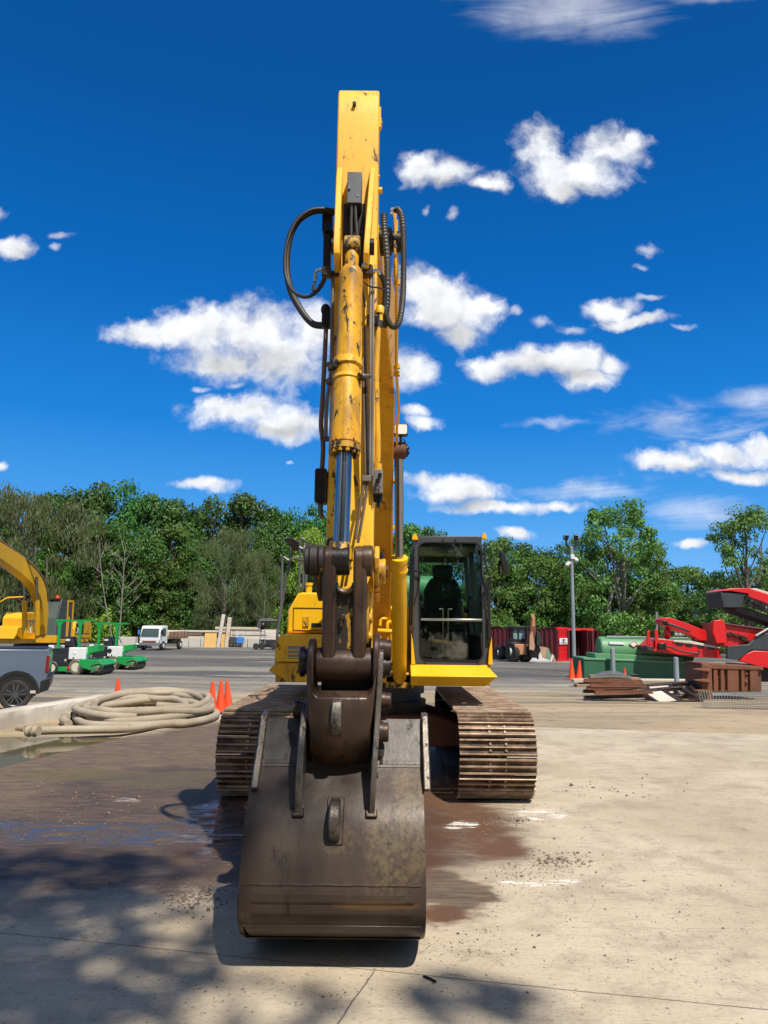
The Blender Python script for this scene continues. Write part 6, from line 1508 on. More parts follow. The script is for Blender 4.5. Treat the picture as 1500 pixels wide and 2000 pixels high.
for px in (1002, 1028): hb(px, px+2.2, 1226, 1250, 'cab_pillar', 'black', 1.7, 1.8, cbk, 0)
hb(1004, 1028, 1228, 1249, 'rear_glass', 'paleglass', .36, .40, cbk, 0)
hb(1016, 1025, 1236, 1250, 'seat', 'seat', .8, 1.2, cbk)
hb(1004, 1030, 1258, 1278, 'chassis', 'orangem', -.35, 2.4); hb(1005, 1020, 1250, 1264, 'bonnet', 'black', 1.9, 3.4)
for px, r_, yq in ((1004, .64, -.1), (1026, .64, -.1), (991, .48, 2.4), (1020, .48, 2.6)):
    c = at(px, 1288, hy); cen = Vector((c.x, hy+yq+.3, hz+r_)); w_ = G().rev(cen-Vector((.26, 0, 0)), cen+Vector((.26, 0, 0)), [(0, r_*.5), (0, r_*.85), (.08, r_), (.44, r_), (.52, r_*.85), (.52, r_*.5)], 28)
    for v in w_.v:
        d_ = v-cen; ca, sa = math.cos(.5), math.sin(.5); v.x = cen.x+d_.x*ca-d_.y*sa; v.y = cen.y+d_.x*sa+d_.y*ca
    w2 = w_.build('wheel', M['rubber'], bh); q = cen+Vector((-.1, -.26, 0)); G().disc(cen+Vector((.0, .0, 0)), 'x', r_*.45, .5, 18).build('rim', M['jug'], w2)
hp([(1033, 1201), (1040, 1199), (1043, 1215), (1042, 1264), (1034, 1264), (1034, 1222)], 'dipper_arm', 'rust', -.6, -.3)
hp([(1033.5, 1200), (1040, 1199.5), (1041, 1222), (1036, 1226)], 'dipper_end', 'orangem', -.63, -.61)
hp([(1029, 1240), (1034, 1232), (1039, 1262), (1037, 1270), (1028, 1268)], 'boom', 'orangem', -.98, -.92)
hp([(1033, 1204), (1036, 1210), (1033, 1240), (1028, 1262), (1026, 1262), (1030, 1230)], 'boom_cylinder', 'rust', -.9, -.65)
hp([(1028, 1260), (1048, 1258), (1052, 1270), (1044, 1284), (1030, 1284)], 'slew_frame', 'cast_dark', -.7, .2)
hp([(1044, 1232), (1050, 1236), (1054, 1252), (1048, 1262), (1043, 1258)], 'hose_bundle', 'rubber', -.8, -.4)
for px in (1026, 1046): hb(px, px+3, 1262, 1287, 'stabiliser', 'cast_dark', -.5, -.3)
# ---- boards leaning on the container
def board(px0, py0, px1, py1, w, mt, lab, Y=None):
    q = at(px0, py0, pc.y+.2-(px0-1060)*.004); q.z = gz(q.x, q.y); b_ = at(px1, py1, q.y+.35); tag(G().beam(q, b_, w, .05, up=(0, 1, 0)).build('leaning_board', M[mt]), lab, 'board')
board(1062, 1289, 1063, 1264, .75, 'oldwood', 'wide grey-brown board leaning on the maroon container by the backhoe')
board(1073, 1290, 1076, 1267, .5, 'tankdark', 'dark green panel leaning on the maroon container')
board(1076, 1291, 1084, 1266, .12, 'plank', 'thin pale board leaning left of the red container doors'); board(1082, 1291, 1087, 1265, .22, 'oldwood', 'brown plank leaning beside the red container doors')
p = at(1056, 1289, pc.y-1.5); p.z = gz(p.x, p.y); tag(G().prism([(p.x-.9, p.z), (p.x+.7, p.z), (p.x+.5, p.z+.12), (p.x+.1, p.z+.25), (p.x, p.z+.6), (p.x-.15, p.z+.3), (p.x-.7, p.z+.5)], 'y', p.y, p.y+.5).build('scrap_sheet', M['white'], bevel=.02), 'crumpled white scrap at the foot of the backhoe arm', 'scrap')
# ---- green fuel tank
K0 = hit(1250, 1327); ky = K0.y
tk_ = thing('fuel_tank', 'long pale green cylindrical tank in a dark green containment base', 'tank', tuple(K0))
def kp(pts, n_, mt, y0, y1, par=None, bev=.02): return G().prism(pp(pts, ky), 'y', ky+y0, ky+y1).build(n_, M[mt], par or tk_, bevel=bev)
base_ = kp([(1141, 1288), (1365, 1296), (1366, 1327), (1140, 1325)], 'containment_base', 'tankdark', 0, 1.7)
kp([(1139, 1284.5), (1366, 1293), (1366, 1297), (1139, 1289)], 'base_rim', 'tankgreen', -.03, 1.73, base_)
kp([(1164, 1276), (1336, 1284), (1346, 1294), (1166, 1288)], 'saddle', 'tankgreen', .2, 1.5)
r_ = (at(1250, 1244, ky+1).z-at(1250, 1292, ky+1).z)/2*1.03; zc_ = at(1250, 1268.5, ky+1).z; xl_, xr_ = at(1166, 1262, ky+1).x, at(1345, 1262, ky+1).x
tb_ = G().rev((xl_, ky+.86, zc_), (xr_, ky+.86, zc_-.03), [(0, r_*.9), (.05, r_), ((xr_-xl_)-.05, r_), (xr_-xl_, r_*.9)], 40).build('tank_barrel', M['tankgreen'], tk_)
G().rev((xl_+.8*(xr_-xl_)*.5+1.0, ky+.86, zc_), (xl_+.8*(xr_-xl_)*.5+2, ky+.86, zc_), [(0, r_*1.004), (.04, r_*1.004)], 40).build('tank_weld', M['jug'], tb_)
yf = ky+.86-r_*.985; 
G().prism(pp([(1190, 1253), (1219, 1254), (1219, 1259), (1190, 1258)], yf), 'y', yf-.02, yf+.06).build('tank_label', M['sign_white'], tb_)
dm = G().prism(pp([(1229, 1258), (1237, 1252), (1246, 1258), (1237, 1264.5)], yf), 'y', yf-.03, yf+.05).build('hazard_diamond', M['sign_white'], tb_)
G().ring(pp([(1229, 1258), (1237, 1252), (1246, 1258), (1237, 1264.5)], yf), pp([(1230.5, 1258), (1237, 1253.2), (1244.5, 1258), (1237, 1263.2)], yf), 'y', yf-.034, yf-.03).build('diamond_border', M['red'], dm)
g = G().tube([at(1185, 1243, ky+.6), at(1345, 1246, ky+.6)], .025, 6); 
for px in (1185, 1250, 1300, 1345): g.tube([at(px, 1243.5, ky+.6), at(px, 1250, ky+.6)], .02, 6)
g.build('top_rail', M['post'], tk_)
g = G()
for i in range(4): g.tube([at(1318, 1240-i*2.6, ky+.8), at(1337, 1240-i*2.6, ky+.8)], .015, 6)
for px in (1318, 1325, 1331, 1337): g.tube([at(px, 1243, ky+.8), at(px, 1231, ky+.8)], .015, 6)
g.build('top_cage', M['silver'], tk_)
G().tube([at(1283, 1250, ky+2.2), at(1282, 1195, ky+2.2)], .045, 8).build('vent_pipe', M['post'], tk_)
for (px, py, yb_, lab) in ((1198, 1320, 1265, 'grey steel bollard in front of the left half of the green tank'), (1322, 1335, 1283, 'grey steel bollard with a pale foot near the right end of the green tank')):
    p = hit(px, py)
    if p.y > ky-.25: p = at(px, py, ky-.25); p.z = gz(p.x, p.y)
    h_ = at(px, yb_, p.y).z-p.z
    tag(G().rev(p, p+Vector((0, 0, h_)), [(0, .085), (h_-.03, .085), (h_-.01, .06), (h_, .02)], 18).build('bollard', M['post']), lab, 'bollard', 'steel bollards guarding the tank')
p = at(1221, 1326, ky-.30); p.z = gz(p.x, p.y); cone(1221, 1326, at(1221, 1305, p.y).z-p.z, 'small orange cone between the timber pile and the green tank', P=p)
p = at(1236, 1331, ky-.35); p.z = gz(p.x, p.y); tag(G().rev(p, p+Vector((0, 0, .3)), [(0, .12), (.2, .24), (.22, .22), (.1, .1)], 20).build('rubber_bowl', M['rubber']), 'black rubber bowl beside the small orange cone by the tank', 'bowl')
p = hit(1300, 1332); tag(G().box(p.x-1.4, p.x+1.6, p.y, p.y+.2, p.z, p.z+.10).build('kerb_beam', M['wood'], bevel=.02), 'long pale beam lying on the ground before the green tank', 'beam')
# ---- timber pile and rusty steel stack
rs = random.Random(8)
p = hit(1192, 1342)
for i, (x0_, x1_, zz_, dy_, mt, lb) in enumerate([(-1.1, 1.0, .0, 0, 'oldwood', 'longest brown board at the bottom of the timber pile left of the tank'), (-1.15, -.55, .13, .1, 'wood', 'short pale board end sticking up left in the timber pile'), (-.9, .9, .10, .25, 'rust', 'rusty strip inside the timber pile left of the tank'), (-.6, .95, .22, .15, 'oldwood', 'brown board under the mesh roll on the timber pile')]):
    tag(G().obox((p.x+(x0_+x1_)/2, p.y+dy_, p.z+zz_+.06), (x1_-x0_, .35, .10), (0, rs.uniform(-.05, .05), rs.uniform(-.06, .06))).build('board', M[mt], bevel=.01), lb, 'board', 'boards in the timber pile left of the tank')
g = G()
for i in range(26):
    x_ = -.62+1.25*i/25; hh = .16*math.sin(math.pi*i/25)+.03
    g.tube([(p.x+x_, p.y-.15, p.z+.28+hh*.6), (p.x+x_+.05, p.y+.1, p.z+.30+hh), (p.x+x_+.1, p.y+.4, p.z+.30+hh*.6)], .012, 4)
for k_ in range(7): g.tube([(p.x-.62+1.25*i/12, p.y-.15+.08*k_, p.z+.29+.13*math.sin(math.pi*i/12)*(1-abs(k_-3)/5)) for i in range(13)], .012, 4)
tag(g.build('mesh_roll', M['post']), 'flattened grey wire mesh humped on top of the timber pile', 'wire mesh')
p = hit(1216, 1371)
lbs = ['topmost rusty steel bar of the stack in front of the timber pile', 'second rusty bar from the top of the steel stack', 'middle orange-brown bar of the steel stack', 'long rusty bar jutting right near the base of the steel stack', 'dark bottom bar of the rusty steel stack', 'rusty bar at the back of the steel stack', 'short rusty bar lying across the steel stack']
w_ = (at(1280, 1371, p.y).x-at(1152, 1371, p.y).x)
for i, (a0, a1, z_, dy_) in enumerate([(-.50, .42, .36, .2), (-.44, .44, .27, .0), (-.46, .46, .20, .25), (-.38, .50, .12, -.1), (-.52, .48, .0, .1), (-.48, .40, .10, .45), (-.1, .35, .28, .4)]):
    s_ = (a1-a0)*w_; c = Vector((p.x+(a0+a1)/2*w_, p.y+.3+dy_, p.z+z_+.06)); rot = (0, rs.uniform(-.04, .04), rs.uniform(-.08, .08))
    g = G().obox(c, (s_, .16, .03), rot).obox(c+Vector((0, 0, .035)), (s_, .02, .07), rot)
    tag(g.build('steel_bar', M['rust'] if i not in (4,) else M['cast'], bevel=.004), lbs[i], 'steel bar', 'rusty bars in the steel stack')
# ---- window-like frames on the ground
p = hit(1325, 1371)
for (dx, dy_, rz, lb) in ((0, 0, .25, 'grey steel frame with a pale panel lying on the dirt left of the rusty bucket'), (.35, .75, -.1, 'second dark steel frame half under the first near the rusty bucket')):
    t_ = thing('scrap_window_frame', lb, 'frame', (0, 0, 0), 0, 'steel frames lying by the rusty bucket')
    ou = [(-.62, -.45), (.62, -.45), (.62, .45), (-.62, .45)]; inn_ = [(-.52, -.36), (.52, -.36), (.52, .36), (-.52, .36)]
    G().ring(ou, inn_, 'z', .0, .10).box(.0, .09, -.36, .36, .01, .09).build('frame', M['cast'], t_, bevel=.01)
    G().box(-.51, .0, -.35, .35, .03, .05).build('panel', M['plank'], t_)
    t_.location = p+Vector((dx-.05, dy_+.4, .05+dy_*.1)); t_.rotation_euler = (.30, -.08, rz)
# ---- rusty bucket lying on its side with teeth
R0 = hit(1430, 1366); ry = R0.y
rb = thing('spare_bucket', 'large rust-brown excavator bucket lying on its side, teeth pointing left', 'excavator bucket', tuple(R0))
def rp(pts, n_, mt, y0, y1, par=None, bev=.02): return G().prism(pp(pts, ry), 'y', ry+y0, ry+y1).build(n_, M[mt], par or rb, bevel=bev)
rp([(1366, 1294), (1487, 1302), (1489, 1309), (1366, 1306)], 'bucket_side', 'rust', -.1, .9)
rp([(1384, 1304), (1487, 1306), (1488, 1352), (1384, 1352)], 'bucket_shell', 'rust', .0, .9)
for (a0, a1) in ((1391, 1399), (1405, 1412), (1418, 1440), (1445, 1452), (1462, 1478)): rp([(a0, 1300), (a1, 1301), (a1, 1351), (a0, 1351)], 'wear_strip', 'rust', -.08, .01)
for (px, py) in ((1407.5, 1312), (1407.5, 1322), (1408, 1332), (1408, 1342), (1457, 1316), (1457, 1332)): G().ball(at(px, py, ry-.02), .045, 10, 6).build('rivet', M['rust'], rb)
rp([(1366, 1294), (1385, 1300), (1388, 1366), (1372, 1370), (1366, 1350)], 'cutting_edge', 'rust', -.15, .95)
for py in (1307, 1328, 1348, 1369):
    rp([(1349, py-1.5), (1362, py-2.5), (1380, py-1), (1380, py+5), (1362, py+2.5), (1350, py+.5)], 'tooth', 'rust', -.25, -.08)
rp([(1486, 1318), (1494, 1320), (1494, 1326), (1486, 1328)], 'pin_boss', 'cast', .2, .5)
# ---- welded wire mesh panel
W0 = hit(1372, 1384); W1 = hit(1510, 1388)
g = G(); n_ = 44; h_ = at(1372, 1350, W0.y).z-W0.z
for i in range(n_+1):
    q = W0+(W1+Vector((1.2, 0, 0))-W0)*i/n_; g.tube([q, q+Vector((-.02+.004*math.sin(i*.4), .14+.03*math.sin(i*.3), h_*(1-.02*math.sin(i*.5))))], .006, 4)
for k_ in range(12):
    f = k_/11; g.tube([W0+(W1+Vector((1.2, 0, 0))-W0)*i/10+Vector((-.02*f, (.14+.03*math.sin(i*1.3))*f, h_*f*(1-.02*math.sin(i*2.2)))) for i in range(11)], .006, 4)
tag(g.build('wire_mesh', M['rail']), 'grey welded wire mesh panel propped in front of the rusty bucket', 'wire mesh')
# ---- red screening machine
sy = hit(1440, 1336).y+1.6
sm0 = at(1500, 1330, sy); sm0.z = gz(sm0.x, sy)
scn = thing('screening_machine', 'large red mobile screener with long conveyors and grey tracked chassis', 'screener', tuple(sm0))
def sp2(pts, n_, mt, y0, y1, par=None, bev=.02): return G().prism(pp(pts, sy), 'y', sy+y0, sy+y1).build(n_, M[mt], par or scn, bevel=bev)
tc_ = sp2([(1404, 1155), (1418, 1150), (1455, 1149), (1500, 1164), (1640, 1215), (1640, 1236), (1500, 1183), (1454, 1166), (1454, 1160), (1420, 1155)], 'top_conveyor', 'red', -.3, 1.2)
sp2([(1402, 1157), (1454, 1160), (1445, 1187), (1408, 1187)], 'conveyor_head', 'coverplate', -.25, 1.15, tc_)
sp2([(1455, 1170), (1500, 1188), (1640, 1240), (1640, 1252), (1500, 1200), (1449, 1182)], 'belt_guard', 'black', -.28, -.2, tc_)
sp2([(1430, 1188), (1447, 1185), (1500, 1202), (1640, 1256), (1640, 1266), (1500, 1216), (1440, 1196)], 'belt', 'rubber', -.1, 1.0, tc_)
sp2([(1460, 1150), (1474, 1149), (1640, 1200), (1640, 1206), (1498, 1162)], 'white_edge', 'plank', -.1, .0, tc_)
for (px, py) in ((1461, 1168), (1478, 1178), (1490, 1182)): G().obox(at(px, py, sy-.32), (.22, .1, .12), (0, .3, 0)).build('roller_bracket', M['cast_dark'], tc_)
G().prism(pp([(1484, 1178), (1497, 1182), (1497, 1188), (1484, 1184)], sy-.3), 'y', sy-.315, sy-.30).build('warning_label', M['jug'], tc_)
sc2 = sp2([(1298, 1211), (1303, 1206), (1314, 1206), (1345, 1216), (1386, 1232), (1388, 1252), (1375, 1252), (1352, 1238), (1330, 1232), (1300, 1219)], 'side_conveyor', 'red', .3, 1.0)
sp2([(1298, 1212), (1308, 1212), (1312, 1222), (1303, 1221)], 'conveyor_drum', 'cast_dark', .25, 1.05, sc2)
sp2([(1312, 1216), (1355, 1232), (1354, 1235), (1311, 1221)], 'conveyor_slot', 'coverplate', .28, .31, sc2)
sp2([(1386, 1212), (1404, 1210), (1409, 1222), (1412, 1256), (1392, 1256), (1384, 1234)], 'hopper_wing', 'red', -.35, -.2)
sp2([(1405, 1216), (1500, 1232), (1640, 1246), (1640, 1330), (1500, 1262), (1412, 1262)], 'main_body', 'red', -.1, 1.6)
sp2([(1408, 1220), (1500, 1233), (1640, 1248), (1640, 1244), (1500, 1229), (1408, 1216)], 'body_flange', 'maroon', -.2, -.1)
for (px, py) in ((1420, 1238), (1434, 1240), (1455, 1250), (1450, 1244)): G().obox(at(px, py, sy-.15), (.32, .12, .10), (0, .4, 0)).build('body_fitting', M['cast'], scn, bevel=.01)
sp2([(1411, 1261), (1452, 1258), (1470, 1240), (1500, 1234), (1640, 1240), (1640, 1280), (1500, 1270), (1458, 1268), (1432, 1288), (1410, 1286)], 'chassis_plate', 'coverplate', -.42, -.3)
sp2([(1434, 1290), (1444, 1278), (1462, 1270), (1500, 1272), (1640, 1284), (1640, 1330), (1500, 1306), (1470, 1300)], 'track_guard', 'red', -.40, -.25)
sp2([(1440, 1296), (1640, 1310), (1640, 1345), (1445, 1340)], 'track', 'cast_dark', -.1, 1.0)
G().cyl(at(1500, 1228, sy-.45), at(1476, 1242, sy-.45), .05, n=12).build('ram', M['silver'], scn)
lc = sp2([(1266, 1262), (1283, 1247), (1340, 1252), (1408, 1268), (1412, 1286), (1352, 1283), (1300, 1275), (1268, 1272)], 'lower_conveyor', 'red', .1, 1.1)
sp2([(1266, 1233), (1271, 1231), (1272, 1262), (1265, 1270)], 'conveyor_prong', 'red', .1, .2, lc); sp2([(1279, 1230), (1285, 1228), (1286, 1246), (1280, 1266)], 'conveyor_prong', 'red', .0, .1, lc)
sp2([(1264, 1262), (1278, 1262), (1276, 1273), (1265, 1270)], 'rubber_skirt', 'rubber', .05, 1.15, lc)
sp2([(1316, 1250), (1352, 1252), (1408, 1264), (1408, 1267), (1350, 1258), (1316, 1254)], 'white_belt_edge', 'plank', .05, .12, lc)
for px in (1322, 1341, 1364, 1384): sp2([(px, 1256+(px-1322)*.10), (px+13, 1257+(px-1322)*.10), (px+13, 1262+(px-1322)*.12), (px, 1261+(px-1322)*.12)], 'conveyor_opening', 'black', .085, .1, lc)
G().tube(smoothpath([at(1296, 1262, sy+.05), at(1310, 1264, sy), at(1330, 1272, sy), at(1362, 1276, sy+.05), at(1366, 1270, sy+.05)], 5), .03, 6).build('drive_hose', M['rubber'], lc)
G().obox(at(1293, 1262, sy+.05), (.28, .12, .22)).build('drive_motor', M['cast_dark'], lc, bevel=.02)
G().ball(at(1303, 1237, sy+.8), .18, 10, 6, (.7, 1, 1.3)).build('hook_block', M['red'], sc2)
# green thing at the far right edge
p = hit(1500, 1345); 
# ---- tall teal tank behind the machine
q = hit(850, 1262); qy = q.y-6; a, b_ = at(782, 1240, qy), at(888, 1124, qy)
tt_ = thing('storage_tank', 'pale green cylindrical storage tank on legs seen behind the cab glass', 'tank', (0.5*(a.x+b_.x), qy, gz(3, qy)))
rt_ = 1.25; zt3 = b_.z-rt_; L3 = b_.x-a.x
tb3 = G().rev((a.x, qy+1.3, zt3), (b_.x, qy+1.3, zt3), [(0, rt_*.55), (.12, rt_*.86), (.32, rt_), (L3-.32, rt_), (L3-.12, rt_*.86), (L3, rt_*.55)], 40).build('tank_body', M['tankgreen'], tt_, ang=40)
for f_ in (.28, .72): G().rev((a.x+L3*f_, qy+1.3, zt3), (a.x+L3*f_+.06, qy+1.3, zt3), [(0, rt_*1.012), (.06, rt_*1.012)], 40).build('tank_band', M['tankdark'], tb3)
for x_ in (a.x+.6, b_.x-.85):
    for y_ in (qy+.45, qy+1.95): G().box(x_, x_+.2, y_, y_+.2, gz(3, qy), zt3-.7).build('tank_leg', M['tankdark'], tt_)
G().rev((a.x+L3*.5, qy+1.3, zt3+rt_*.96), (a.x+L3*.5, qy+1.3, zt3+rt_+.12), [(0, .25), (.12, .25)], 20).build('manhole', M['tankdark'], tb3)
# ---- plastic jug on the ledge inside the cab
p = at(873, 1128, 9.86)
jg = tag(G().rev(Vector((p.x, 9.86, at(873, 1139, 9.86).z)), Vector((p.x, 9.86, p.z+.2)), [(0, .075), (.12, .075), (.16, .06), (.17, .03), (.19, .03)], 20).build('water_jug', M['jug']), 'cloudy plastic jug standing behind the seat in the cab', 'jug')
# ------------------------------------------------------------ trees
def leaves(g_, c, r, n, size, rr, sc=(1, 1, 1), droop=0, up=.25):
    for _ in range(n):
        z_ = rr.uniform(-.75, 1); a_ = rr.uniform(0, 6.283); q = math.sqrt(max(0, 1-z_*z_)); rad = r*(rr.uniform(.55, 1.08) if rr.random() < .8 else rr.uniform(.2, 1))
        d = Vector((q*math.cos(a_), q*math.sin(a_), z_)); p = Vector(c)+Vector((d.x*rad*sc[0], d.y*rad*sc[1], d.z*rad*sc[2]))
        nrm = (d+Vector((rr.gauss(0, .5), rr.gauss(0, .5), rr.gauss(0, .4)+up))).normalized()
        u = nrm.orthogonal().normalized(); u.rotate(Matrix.Rotation(rr.uniform(0, 6.28), 3, nrm)); w = nrm.cross(u)
        s = size*rr.uniform(.6, 1.25); l = s*(1.5 if not droop else 2.8); wd_ = s*(.9 if not droop else .42)
        if droop: u = Vector((u.x*.4, u.y*.4, -1)).normalized(); w = nrm.cross(u).normalized()
        b_ = len(g_.v); k_ = nrm*s*.18
        g_.v += [p-u*l*.5, p+w*wd_*.5+k_, p+u*l*.5, p-w*wd_*.5+k_]
        g_.f.append((b_, b_+1, b_+2, b_+3))
def fast(g_, name, mat):
    me = bpy.data.meshes.new(name); me.from_pydata([tuple(v) for v in g_.v], [], g_.f); me.materials.append(mat); return me
def limb(g_, a, b_, r0, r1, rr, bend=.12, n=5):
    a = Vector(a); b_ = Vector(b_); L_ = (b_-a).length; mid = (a+b_)/2+Vector((rr.gauss(0, bend*L_), rr.gauss(0, bend*L_), rr.uniform(0, bend*L_)))
    g_.tube(smoothpath([a, mid, b_], n), lambda t_: r0+(r1-r0)*t_, 6)
def proto(kind, seed):
    """crown mesh + trunk mesh for a tree 10 m tall"""
    rr = random.Random(seed); cg_ = G(); tg = G(); H = 10.0
    if kind == 'broad':      # dense to the ground forest-edge tree
        R = 3.4; lob = []
        for i in range(58):
            z = rr.uniform(.09, .93); prof = math.sin(math.pi*min(1, (z*.92+.10)))**.55*(1 if z < .6 else 1-.35*(z-.6)/.4)
            a_ = rr.uniform(0, 6.283); q = math.sqrt(rr.uniform(.25, 1)); lob.append((Vector((math.cos(a_)*R*prof*q, math.sin(a_)*R*prof*q, z*H)), rr.uniform(.62, 1.15)))
        for c, r in lob: leaves(cg_, c, r, 150, .20, rr, (1.15, 1.15, .8))
        trunks = [((0, 0, 0), (.2, .1, 8.5), .26, .05)]
    elif kind == 'willow':
        R = 4.0; lob = []
        for i in range(64):
            z = rr.uniform(.16, .93); prof = math.sqrt(max(0, 1-((z-.5)/.5)**2))
            a_ = rr.uniform(0, 6.283); q = math.sqrt(rr.uniform(.1, 1)); lob.append((Vector((math.cos(a_)*R*prof*q, math.sin(a_)*R*prof*q, z*H)), rr.uniform(.6, 1.1)))
        for c, r in lob: leaves(cg_, c, r, 190, .155, rr, (1, 1, 1.1), droop=1)
        trunks = [((0, 0, 0), (-.8, .1, 5.5), .12, .03), ((.1, 0, 0), (.9, .1, 5.8), .10, .02), ((0, 0, 0), (.1, .3, 6.0), .1, .02), ((0, .1, 0), (-1.5, 0, 4.5), .07, .02)]
    elif kind == 'cotton':   # open poplar with visible pale limbs
        lob = []
        for i in range(84):
            z = rr.uniform(.12, .97); R = 2.6+1.3*math.sin(math.pi*min(1, z*1.05))
            a_ = rr.uniform(0, 6.283); q = math.sqrt(rr.uniform(.15, 1))*(1 if z < .8 else .75); lob.append((Vector((math.cos(a_)*R*q, math.sin(a_)*R*q, z*H)), rr.uniform(.45, .95)))
        for c, r in lob: leaves(cg_, c, r, 150, .17, rr, (1.1, 1.1, .85), up=.1)
        trunks = [((0, 0, 0), (.1, .1, 5.5), .24, .12), ((.1, 0, 3.2), (-1.6, -.4, 8.6), .12, .03), ((.1, 0, 3.0), (1.5, -.3, 8.2), .12, .03), ((.1, .1, 5.4), (.3, .2, 9.3), .12, .03), ((0, 0, 2.4), (2.2, -.8, 6.0), .09, .03), ((0, 0, 2.2), (-2.1, -.9, 6.0), .09, .03)]
    elif kind == 'open':     # sparse dark tree with sky gaps
        lob = []
        for i in range(62):
            z = rr.uniform(.25, .98); R = 3.6*math.sin(math.pi*min(1, z*.9+.1))+.6
            a_ = rr.uniform(0, 6.283); q = math.sqrt(rr.uniform(.1, 1)); lob.append((Vector((math.cos(a_)*R*q, math.sin(a_)*R*q, z*H)), rr.uniform(.4, .9)))
        for c, r in lob: leaves(cg_, c, r, 130, .16, rr, (1.2, 1.2, .7))
        trunks = [((0, 0, 0), (.2, 0, 6.0), .28, .13), ((.1, 0, 3.5), (-2.2, -.3, 8.3), .14, .03), ((.1, 0, 3.0), (2.2, -.3, 8.0), .14, .03), ((.2, .1, 5.8), (.4, .2, 9.6), .12, .03), ((0, 0, 3.4), (-2.8, .3, 6.5), .10, .03), ((0, 0, 4.4), (2.9, .2, 6.8), .10, .03)]
    elif kind == 'shrub':
        lob = []
        for i in range(26):
            a_ = rr.uniform(0, 6.283); q = math.sqrt(rr.uniform(.0, 1)); z = rr.uniform(.08, .80)*(1-.4*q); lob.append((Vector((math.cos(a_)*5*q, math.sin(a_)*4*q, z*H)), rr.uniform(1.3, 2.3)))
        for c, r in lob: leaves(cg_, c, r, 170, .40, rr, (1, 1, .9))
        trunks = [((0, 0, 0), (1.5, 0, 6), .2, .06), ((0, 0, 0), (-2, .5, 6), .2, .06)]
    for a, b_, r0, r1 in trunks: limb(tg, a, b_, r0, r1, rr, .07)
    rr.shuffle(lob)
    for c, r in lob[:16]:
        z0_ = max(.8, c.z*.62); limb(tg, (0, 0, z0_), c, .07, .02, rr, .1, 3)
    return cg_, tg
LM = {'broad': 'leaf_dark', 'willow': 'leaf_olive', 'cotton': 'leaf_cotton', 'open': 'leaf_mid', 'shrub': 'leaf_mid'}
PR = {}
for kd, seeds in (('broad', (1, 2, 3)), ('willow', (4, 5)), ('cotton', (6, 7)), ('open', (8,)), ('shrub', (9, 10))):
    for sd in seeds:
        cg_, tg = proto(kd, sd); tg_ = tg.build('trunk', M['barkpale' if kd == 'cotton' else 'bark']); tm = tg_.data; bpy.data.objects.remove(tg_)
        PR[(kd, sd)] = (cg_, tm, {})
def tree(kd, sd, px, ptop, width, Y, leaf=None, label='', group=None, name='tree', bottom=None, rot=None, base=None, cat='tree'):
    Y = Y+18; x = at(px, 1200, Y).x; zb_ = gz(x, 74); zt2 = at(px, ptop, Y).z; h_ = zt2-zb_
    cg_, tm, cache = PR[(kd, sd)]; lm = leaf or LM[kd]
    if lm not in cache: cache[lm] = fast(cg_, 'crown', M[lm])
    r0 = bpy.data.objects.new(name, None); C.objects.link(r0); tag(r0, label, cat, group)
    c = bpy.data.objects.new('crown', cache[lm]); C.objects.link(c); c.parent = r0
    t_ = bpy.data.objects.new('trunk', tm); C.objects.link(t_); t_.parent = r0
    wm = {'broad': 8.2, 'willow': 9.2, 'cotton': 8.6, 'open': 9.0, 'shrub': 12.5}[kd]
    sxy = (width*Y/1500)/wm; sz = h_/10.4
    if kd == 'shrub': sz = h_/9.2
    r0.location = (x, Y, zb_-.1); r0.scale = (sxy, sxy, sz); r0.rotation_euler = (0, 0, random.uniform(0, 6.28) if rot is None else rot)
    return r0
GL = 'dark trees of the wood on the left'; LL_ = 'dense dark green broadleaf tree in the wood left of the big excavator'
GM = 'trees of the wood behind the cab and red container'; LM_ = 'green broadleaf tree in the wood right of the big excavator'
rt = random.Random(21)
k3 = [1, 2, 3]
# back row left
for i, (px, top, w) in enumerate([(-260, 930, 260), (-150, 950, 240), (-60, 940, 230), (20, 938, 220), (95, 940, 170), (160, 912, 180), (232, 915, 190), (295, 945, 170), (350, 948, 180), (410, 950, 190), (470, 944, 190), (530, 962, 170), (600, 966, 180), (660, 985, 180), (-380, 940, 260)]):
    tree('broad', k3[i % 3], px, top, w, 76+rt.uniform(-2, 2), label=LL_, group=GL, name='broadleaf_tree')
# middle row left
for i, (px, top, w) in enumerate([(120, 1010, 150), (195, 985, 170), (262, 1010, 160), (325, 1005, 150), (385, 1035, 150), (520, 1005, 150), (575, 1040, 130), (150, 1085, 130), (235, 1075, 140), (305, 1080, 150), (365, 1100, 130), (500, 1090, 140), (545, 1110, 130), (90, 1110, 120), (-80, 1000, 200), (-200, 1020, 200), (640, 1080, 150)]):
    tree('broad', k3[(i+1) % 3], px, top, w, 69+rt.uniform(-2.5, 1), leaf='leaf_dark' if i % 3 else 'leaf_mid', label=LL_, group=GL, name='broadleaf_tree')
# willows
tree('willow', 4, 55, 940, 300, 62, label='huge grey-green willow towering over the yellow excavator at the left', name='willow_tree')
tree('willow', 5, -110, 960, 260, 63, label='grey-green willow partly outside the left edge of the photo', name='willow_tree')
tree('willow', 5, 442, 1022, 165, 60, label='grey-green willow above the two leaning posts', name='willow_tree')
tree('willow', 4, 505, 1060, 110, 64, label='smaller grey-green willow right of the one above the leaning posts', name='willow_tree')
tree('broad', 2, 605, 1012, 120, 66, leaf='leaf_bright', label='yellow-green tree just left of the arm above the handrails', name='broadleaf_tree')
